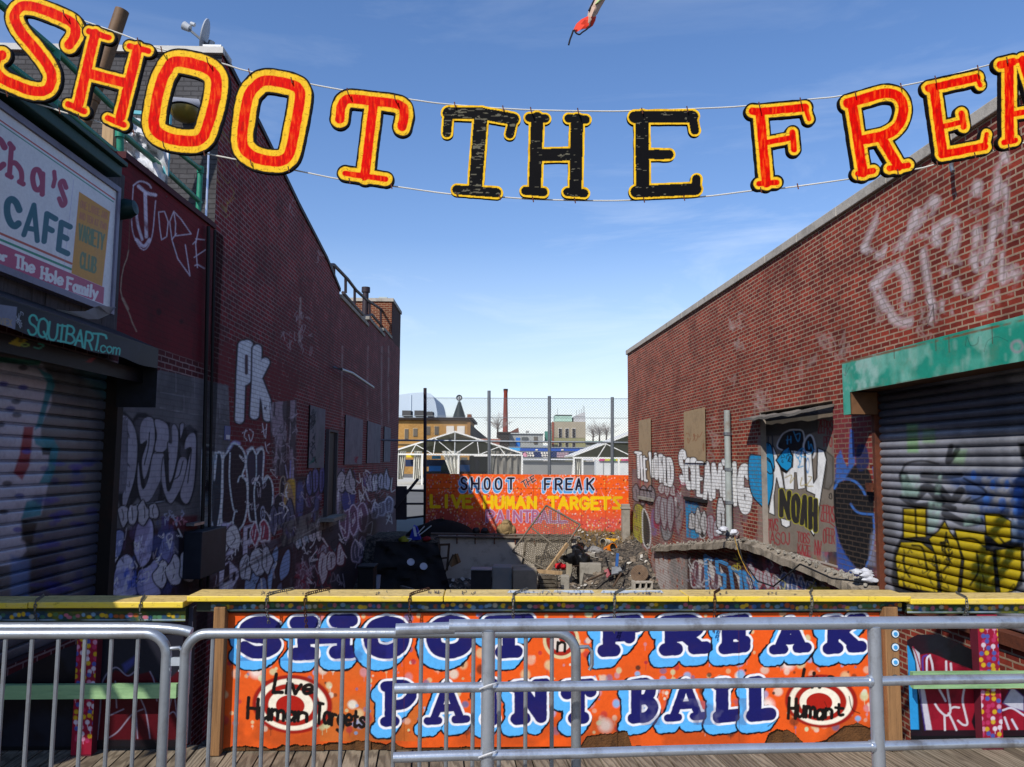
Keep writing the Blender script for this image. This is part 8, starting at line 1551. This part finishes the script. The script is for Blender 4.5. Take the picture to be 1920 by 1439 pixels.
STEPL = 1.0; LO = [0.0]
def letter(ch, kind, paths, ws, label):
    wr, wy, wb = ws; wr += 1.3 if kind == 'r' else 0; wy += .6; wb = min(wb, wy + 3.4); S = segs(paths); x0, y0 = min(S[:, 0].min(), S[:, 2].min()) - wb - 3, min(S[:, 1].min(), S[:, 3].min()) - wb - 3
    x1, y1 = max(S[:, 0].max(), S[:, 2].max()) + wb + 3, max(S[:, 1].max(), S[:, 3].max()) + wb + 3
    xs, ys = np.arange(x0, x1, STEPL), np.arange(y0, y1, STEPL); X, Y = np.meshgrid(xs, ys)
    d = np.full(X.shape, 1e9)
    for p in paths:
        q_ = [np.array(v, float) for v in p]; o = 0.0; tips = []
        if len(q_) == 2:
            ln = np.linalg.norm(q_[1] - q_[0]); hz_ = abs(q_[1][0] - q_[0][0]) > abs(q_[1][1] - q_[0][1])
            if hz_ and ln < 100 and ch != 'H' or (hz_ and ln < 60): o = 3.6; v = (q_[1] - q_[0]) / ln * min(4, ln * .1); q_ = [q_[0] + v, q_[1] - v]
            elif not hz_ and ln < 48: o = 3.0
        elif len(q_) <= 5:
            o = 1.5
            if np.linalg.norm(q_[-1] - q_[-2]) < 45: tips.append((q_.pop(), q_[-1]))
            if ch == 'T' and len(q_) > 2 and np.linalg.norm(q_[0] - q_[1]) < 45: tips.append((q_.pop(0), q_[0]))
        d = np.minimum(d, sdist(X, Y, segs([q_])) + o)
        for a_, b_ in tips: d = np.minimum(d, sdist(X, Y, segs([[a_, b_]])) + 4.5)
    wob = (fbm(X / 14, Y / 14, 3) - .5); db = d - wb + wob * 1.6
    inn = db[:-1, :-1] + db[1:, :-1] + db[:-1, 1:] + db[1:, 1:] < 0
    gy, gx = np.gradient(db); g2 = gx * gx + gy * gy + 1e-6; mv = (np.abs(db) < 1.2)
    used = np.zeros(db.shape, bool)
    for a, b in ((0, 0), (1, 0), (0, 1), (1, 1)): used[a:a + inn.shape[0], b:b + inn.shape[1]] |= inn
    allin = np.ones(db.shape, bool)
    pad = np.zeros((inn.shape[0] + 2, inn.shape[1] + 2), bool); pad[1:-1, 1:-1] = inn
    bnd = used & ~(pad[:-1, :-1] & pad[1:, :-1] & pad[:-1, 1:] & pad[1:, 1:]); mv = bnd
    sx = np.where(mv, np.clip(-db * gx / g2, -1, 1), 0); sy = np.where(mv, np.clip(-db * gy / g2, -1, 1), 0); X2, Y2 = X + sx, Y + sy
    # paint
    n = X.size; rgb = np.zeros((n, 3)) + L('#121214'); df = d.ravel(); Xf, Yf = X.ravel(), Y.ravel()
    w2 = (fbm(Xf / 9 + 5, Yf / 9, 3) - .5) * 2.2; stk = fbm(Xf / 3 + 30, Yf / 16, 4)
    def mixc(c, k): 
        k = np.clip(k, 0, 1)[:, None]; rgb[:] = rgb * (1 - k) + np.asarray(c) * k
    yel = L('#f0bf2c'); 
    if kind == 'r':
        mixc(yel, (wy - df + w2) / 1.0 + .5); mixc(L('#d49c20'), np.clip((stk - .5) * 3, 0, .5) * (df < wy)); mixc(L('#4a3210'), ((fbm(Xf / 2.2, Yf / 1.6, 3) > .8) & (df < wy)) * .7)
        crk = (np.abs(((Yf + (fbm(Xf / 8, Yf / 8, 2) - .5) * 10) / 13) % 1 - .5) < .035) & (fbm(Xf / 5 + 9, Yf / 5, 2) > .52) & (df < wy) & (df > wr); mixc(L('#6a4a14'), crk * .75)
        mixc(L('#da0c04'), (wr - df + w2 * .8) / 1.0 + .5); mixc(L('#ee5210'), np.clip((stk - .55) * 4, 0, .8) * (df < wr - 1)); mixc(L('#96100a'), np.clip((.42 - stk) * 4, 0, .6) * (df < wr - 1))
    else:
        mixc(yel, (df > wy + w2 * .4) * 1.0); mixc(L('#c08a1a'), np.clip((stk - .52) * 3, 0, .6) * (df > wy)); pk = ((fbm(Xf / 13 + 3, Yf / 2.6, 3) > (.76 if ch != 'T' else .66)) & (df < wy - 2)); mixc(L('#6a6656'), pk * .9)
    idx = np.arange(n).reshape(X.shape); f = np.stack([idx[:-1, :-1], idx[1:, :-1], idx[1:, 1:], idx[:-1, 1:]], -1)[inn]
    # front, back and rim
    P0 = []
    r = np.stack([(X2.ravel() - 960) / FPX, -(Y2.ravel() - 719.5) / FPX, -np.ones(n)], -1) @ CM.T; pos = EYE + r * ((BN.p[1] + LO[0]) / r[:, 1])[:, None]; LO[0] = -.022 - LO[0]
    e = np.concatenate([f[:, [0, 1]], f[:, [1, 2]], f[:, [2, 3]], f[:, [3, 0]]]); key = np.sort(e, 1); k1 = key[:, 0].astype(np.int64) * n + key[:, 1]; _, inv, cnt = np.unique(k1, return_inverse=True, return_counts=True); eb = e[cnt[inv] == 1]
    back = pos + np.array([0, BT, 0]); side = np.stack([eb[:, 1], eb[:, 0], eb[:, 0] + n, eb[:, 1] + n], -1)
    V = np.concatenate([pos, back, pos, back]); F2 = np.concatenate([f[:, ::-1] * 1, f + n, side + 2 * n]); keep = np.unique(F2); mp = np.full(len(V), -1); mp[keep] = np.arange(len(keep)); V = V[keep]; F2 = mp[F2]
    dark = np.zeros((n, 3)) + L('#1a1512'); col = np.concatenate([rgb, dark, dark, dark])[keep]; col = np.concatenate([col, np.ones((len(col), 1))], 1)
    XR = (S[:, [0, 2]].min(), S[:, [0, 2]].max())
    o = raw_mesh('hanging_letter', V, F2, LETM, None, uv=V[:, [0, 2]], col=col); tag(o, label, 'letter', 'letters of the hanging banner')
    for cp_, fr in ((up, .12), (up, .85), (lo, .15), (lo, .8)):
        x = XR[0] + (XR[1] - XR[0]) * fr; y = float(np.interp(x, [p_[0] for p_ in cp_], [p_[1] for p_ in cp_])); m = MB(); m.tube([tuple(at_y(x - 1, y - 5, 4.962)), tuple(at_y(x + 1, y + 5, 4.962)), tuple(at_y(x + 1, y + 4, 5.05))], .004, 5); m.build('wire_tie', _mc['rusty_steel'], o)
    return o
CORD = mat('white_cord', '#c9c6bc', .7, bump=0)
up = [(-215, -110), (60, -2), (140, 33), (232, 66), (300, 92), (415, 119), (470, 135), (640, 169), (770, 187), (840, 196), (980, 206), (1130, 209), (1190, 208), (1310, 204), (1400, 199), (1525, 186), (1580, 180), (1720, 156), (1840, 126), (1920, 104), (2060, 60), (2420, -70)]
lo = [(-215, 100), (30, 182), (100, 204), (120, 211), (240, 245), (270, 256), (310, 272), (440, 299), (550, 319), (640, 337), (740, 350), (850, 365), (940, 370), (1000, 374), (1100, 376.5), (1180, 376), (1310, 370), (1410, 358), (1470, 353), (1600, 335), (1715, 318), (1760, 307), (1860, 284), (1920, 268), (2060, 236), (2420, 140)]
for l_ in LETTERS: letter(*l_)
for pp, lab in ((up, 'upper white cord carrying the hanging letters across the gap'), (lo, 'lower white cord holding the feet of the hanging letters')):
    m = MB(); m.tube([tuple(at_y(x, y, 5.0 + .04)) for x, y in cat(pp, n=4)], .0048, 6); tag(m.build('cord', CORD, None, True), lab, 'cord')
# twisted tatter hanging from above
tf = thing('tattered_streamer', 'twisted red and white tattered streamer hanging into the top of the sky', 'streamer'); t6 = C(1000, 0, 10.667); Yt = 6.0
def ribbon(nm, left, right, mt, w=.03):
    n_ = len(left); m = MB(); V_ = []
    for k in range(n_):
        for j in range(5):
            u = j / 4; p = (left[k][0] * (1 - u) + right[k][0] * u, left[k][1] * (1 - u) + right[k][1] * u); V_.append(at_y(*p, Yt - w * math.sin(math.pi * u) + .012 * math.sin(k * 2 + j * 2.4)))
    m.add(V_, [(k * 5 + j, k * 5 + j + 1, (k + 1) * 5 + j + 1, (k + 1) * 5 + j) for k in range(n_ - 1) for j in range(4)]); m.build(nm, mt, tf, True)
ribbon('red_band', t6([(1080, 330), (960, 390), (860, 480), (800, 600), (860, 650)]), t6([(1260, 330), (1240, 420), (1190, 520), (1120, 570), (960, 590)]), mat('red_cloth_band', '#c8300f', .7, var=.4, sc=12), .035)
ribbon('white_band', t6([(1250, -120), (1190, 20), (1130, 130), (1095, 250), (1080, 350), (1070, 470), (1100, 520)]), t6([(1520, -120), (1440, 0), (1340, 170), (1280, 290), (1240, 330), (1160, 440), (1130, 520)]), mat('soiled_white', '#b79a88', .7, var=.35, sc=10), .045)
ribbon('green_band', t6([(1290, -120), (1270, -10), (1230, 60), (1225, 80)]), t6([(1500, -120), (1420, -10), (1320, 60), (1260, 90)]), mat('pale_green_cloth', '#a4b87c', .7), .07)
m = MB(); m.tube([tuple(at_y(*p, Yt - .05)) for p in cat(t6([(1150, 500), (1080, 580), (980, 650), (920, 695), (850, 660), (815, 600)]), n=4)], .006, 6); m.tube([tuple(at_y(*p, Yt - .03)) for p in t6([(800, 610), (770, 700), (735, 790), (705, 905)])], .007, 6); m.build('dark_tail', mat('dark_string', '#141018', .8, bump=0), tf)
m = MB(); m.tube([tuple(at_y(*p, Yt - .02)) for p in t6([(1380, -250), (1230, -20), (1190, 60), (1110, 220)])], .008, 6); m.build('hanging_string', mat('dark_string2', '#1a141c', .8, bump=0), tf)
# ================================================================ LIGHT, SKY, CAMERA
SUN_D = Vector((.62, 1.0, -1.05)).normalized()
sun = bpy.data.lights.new('sun', 'SUN'); sun.energy = 5.0; sun.angle = R(.55); sun.color = (1, .95, .87)
so = bpy.data.objects.new('sun', sun); COL.objects.link(so); so.rotation_euler = SUN_D.to_track_quat('-Z', 'Y').to_euler()
w = bpy.data.worlds.new('World'); SC.world = w; w.use_nodes = True; t = w.node_tree; t.nodes.clear()
out = t.nodes.new('ShaderNodeOutputWorld'); bg = t.nodes.new('ShaderNodeBackground'); sky = t.nodes.new('ShaderNodeTexSky')
sky.sky_type = 'NISHITA'; sky.sun_disc = False; sky.sun_elevation = math.asin(-SUN_D.z); sky.sun_rotation = math.atan2(-SUN_D.x, -SUN_D.y)
sky.air_density = 1.15; sky.dust_density = .15; sky.ozone_density = 2.6; sky.altitude = 0
tc = t.nodes.new('ShaderNodeTexCoord'); mp = t.nodes.new('ShaderNodeMapping'); mp.inputs['Scale'].default_value = (1.2, 1.2, 5.5); mp.inputs['Rotation'].default_value = (.1, .22, .3)
nz = t.nodes.new('ShaderNodeTexNoise'); nz.inputs['Scale'].default_value = 2.2; nz.inputs['Detail'].default_value = 7; nz.inputs['Roughness'].default_value = .62; nz.inputs['Distortion'].default_value = .6
mr = t.nodes.new('ShaderNodeMapRange'); mr.inputs[1].default_value = .5; mr.inputs[2].default_value = .85; mr.inputs[3].default_value = 0; mr.inputs[4].default_value = .42
mx = t.nodes.new('ShaderNodeMix'); mx.data_type = 'RGBA'; mx.inputs[7].default_value = (7.5, 8.0, 8.6, 1)
t.links.new(tc.outputs['Generated'], mp.inputs[0]); t.links.new(mp.outputs[0], nz.inputs['Vector']); t.links.new(nz.outputs[0], mr.inputs[0]); cm = t.nodes.new('ShaderNodeMapRange'); cm.inputs[1].default_value = .22; cm.inputs[2].default_value = .46; cm.inputs[3].default_value = 1; cm.inputs[4].default_value = .25; cs = t.nodes.new('ShaderNodeSeparateXYZ'); t.links.new(tc.outputs['Generated'], cs.inputs[0]); t.links.new(cs.outputs[2], cm.inputs[0]); cx2 = t.nodes.new('ShaderNodeMath'); cx2.operation = 'MULTIPLY'; t.links.new(mr.outputs[0], cx2.inputs[0]); t.links.new(cm.outputs[0], cx2.inputs[1]); t.links.new(cx2.outputs[0], mx.inputs[0])
hs = t.nodes.new('ShaderNodeHueSaturation'); hs.inputs['Saturation'].default_value = 1.2; t.links.new(sky.outputs[0], hs.inputs['Color']); tn = t.nodes.new('ShaderNodeMix'); tn.data_type = 'RGBA'; tn.blend_type = 'MULTIPLY'; tn.inputs[0].default_value = 1; tn.inputs[7].default_value = (1.12, .97, 1.06, 1); t.links.new(hs.outputs[0], tn.inputs[6]); t.links.new(tn.outputs[2], mx.inputs[6]); sp_ = t.nodes.new('ShaderNodeSeparateXYZ'); t.links.new(tc.outputs['Generated'], sp_.inputs[0])
m2 = t.nodes.new('ShaderNodeMapRange'); m2.inputs[1].default_value = 0; m2.inputs[2].default_value = .27; m2.inputs[3].default_value = .6; m2.inputs[4].default_value = 0; t.links.new(sp_.outputs[2], m2.inputs[0])
mh = t.nodes.new('ShaderNodeMix'); mh.data_type = 'RGBA'; mh.inputs[7].default_value = (4.7, 5.9, 7.1, 1); t.links.new(m2.outputs[0], mh.inputs[0]); t.links.new(mx.outputs[2], mh.inputs[6]); t.links.new(mh.outputs[2], bg.inputs[0]); bg.inputs[1].default_value = .15; t.links.new(bg.outputs[0], out.inputs[0])
cd = bpy.data.cameras.new('camera'); cam = bpy.data.objects.new('camera', cd); COL.objects.link(cam)
cd.sensor_width = 36; cd.sensor_fit = 'HORIZONTAL'; cd.lens = FPX / 1920 * 36; cd.clip_end = 3000; cd.clip_start = .05
cam.matrix_world = Matrix.Translation(Vector(EYE)) @ _m.to_4x4(); SC.camera = cam
SC.view_settings.view_transform = 'Standard'; SC.view_settings.look = 'None'; SC.view_settings.exposure = 0; SC.view_settings.gamma = 1
SC.cycles.max_bounces = 6; SC.cycles.transparent_max_bounces = 24
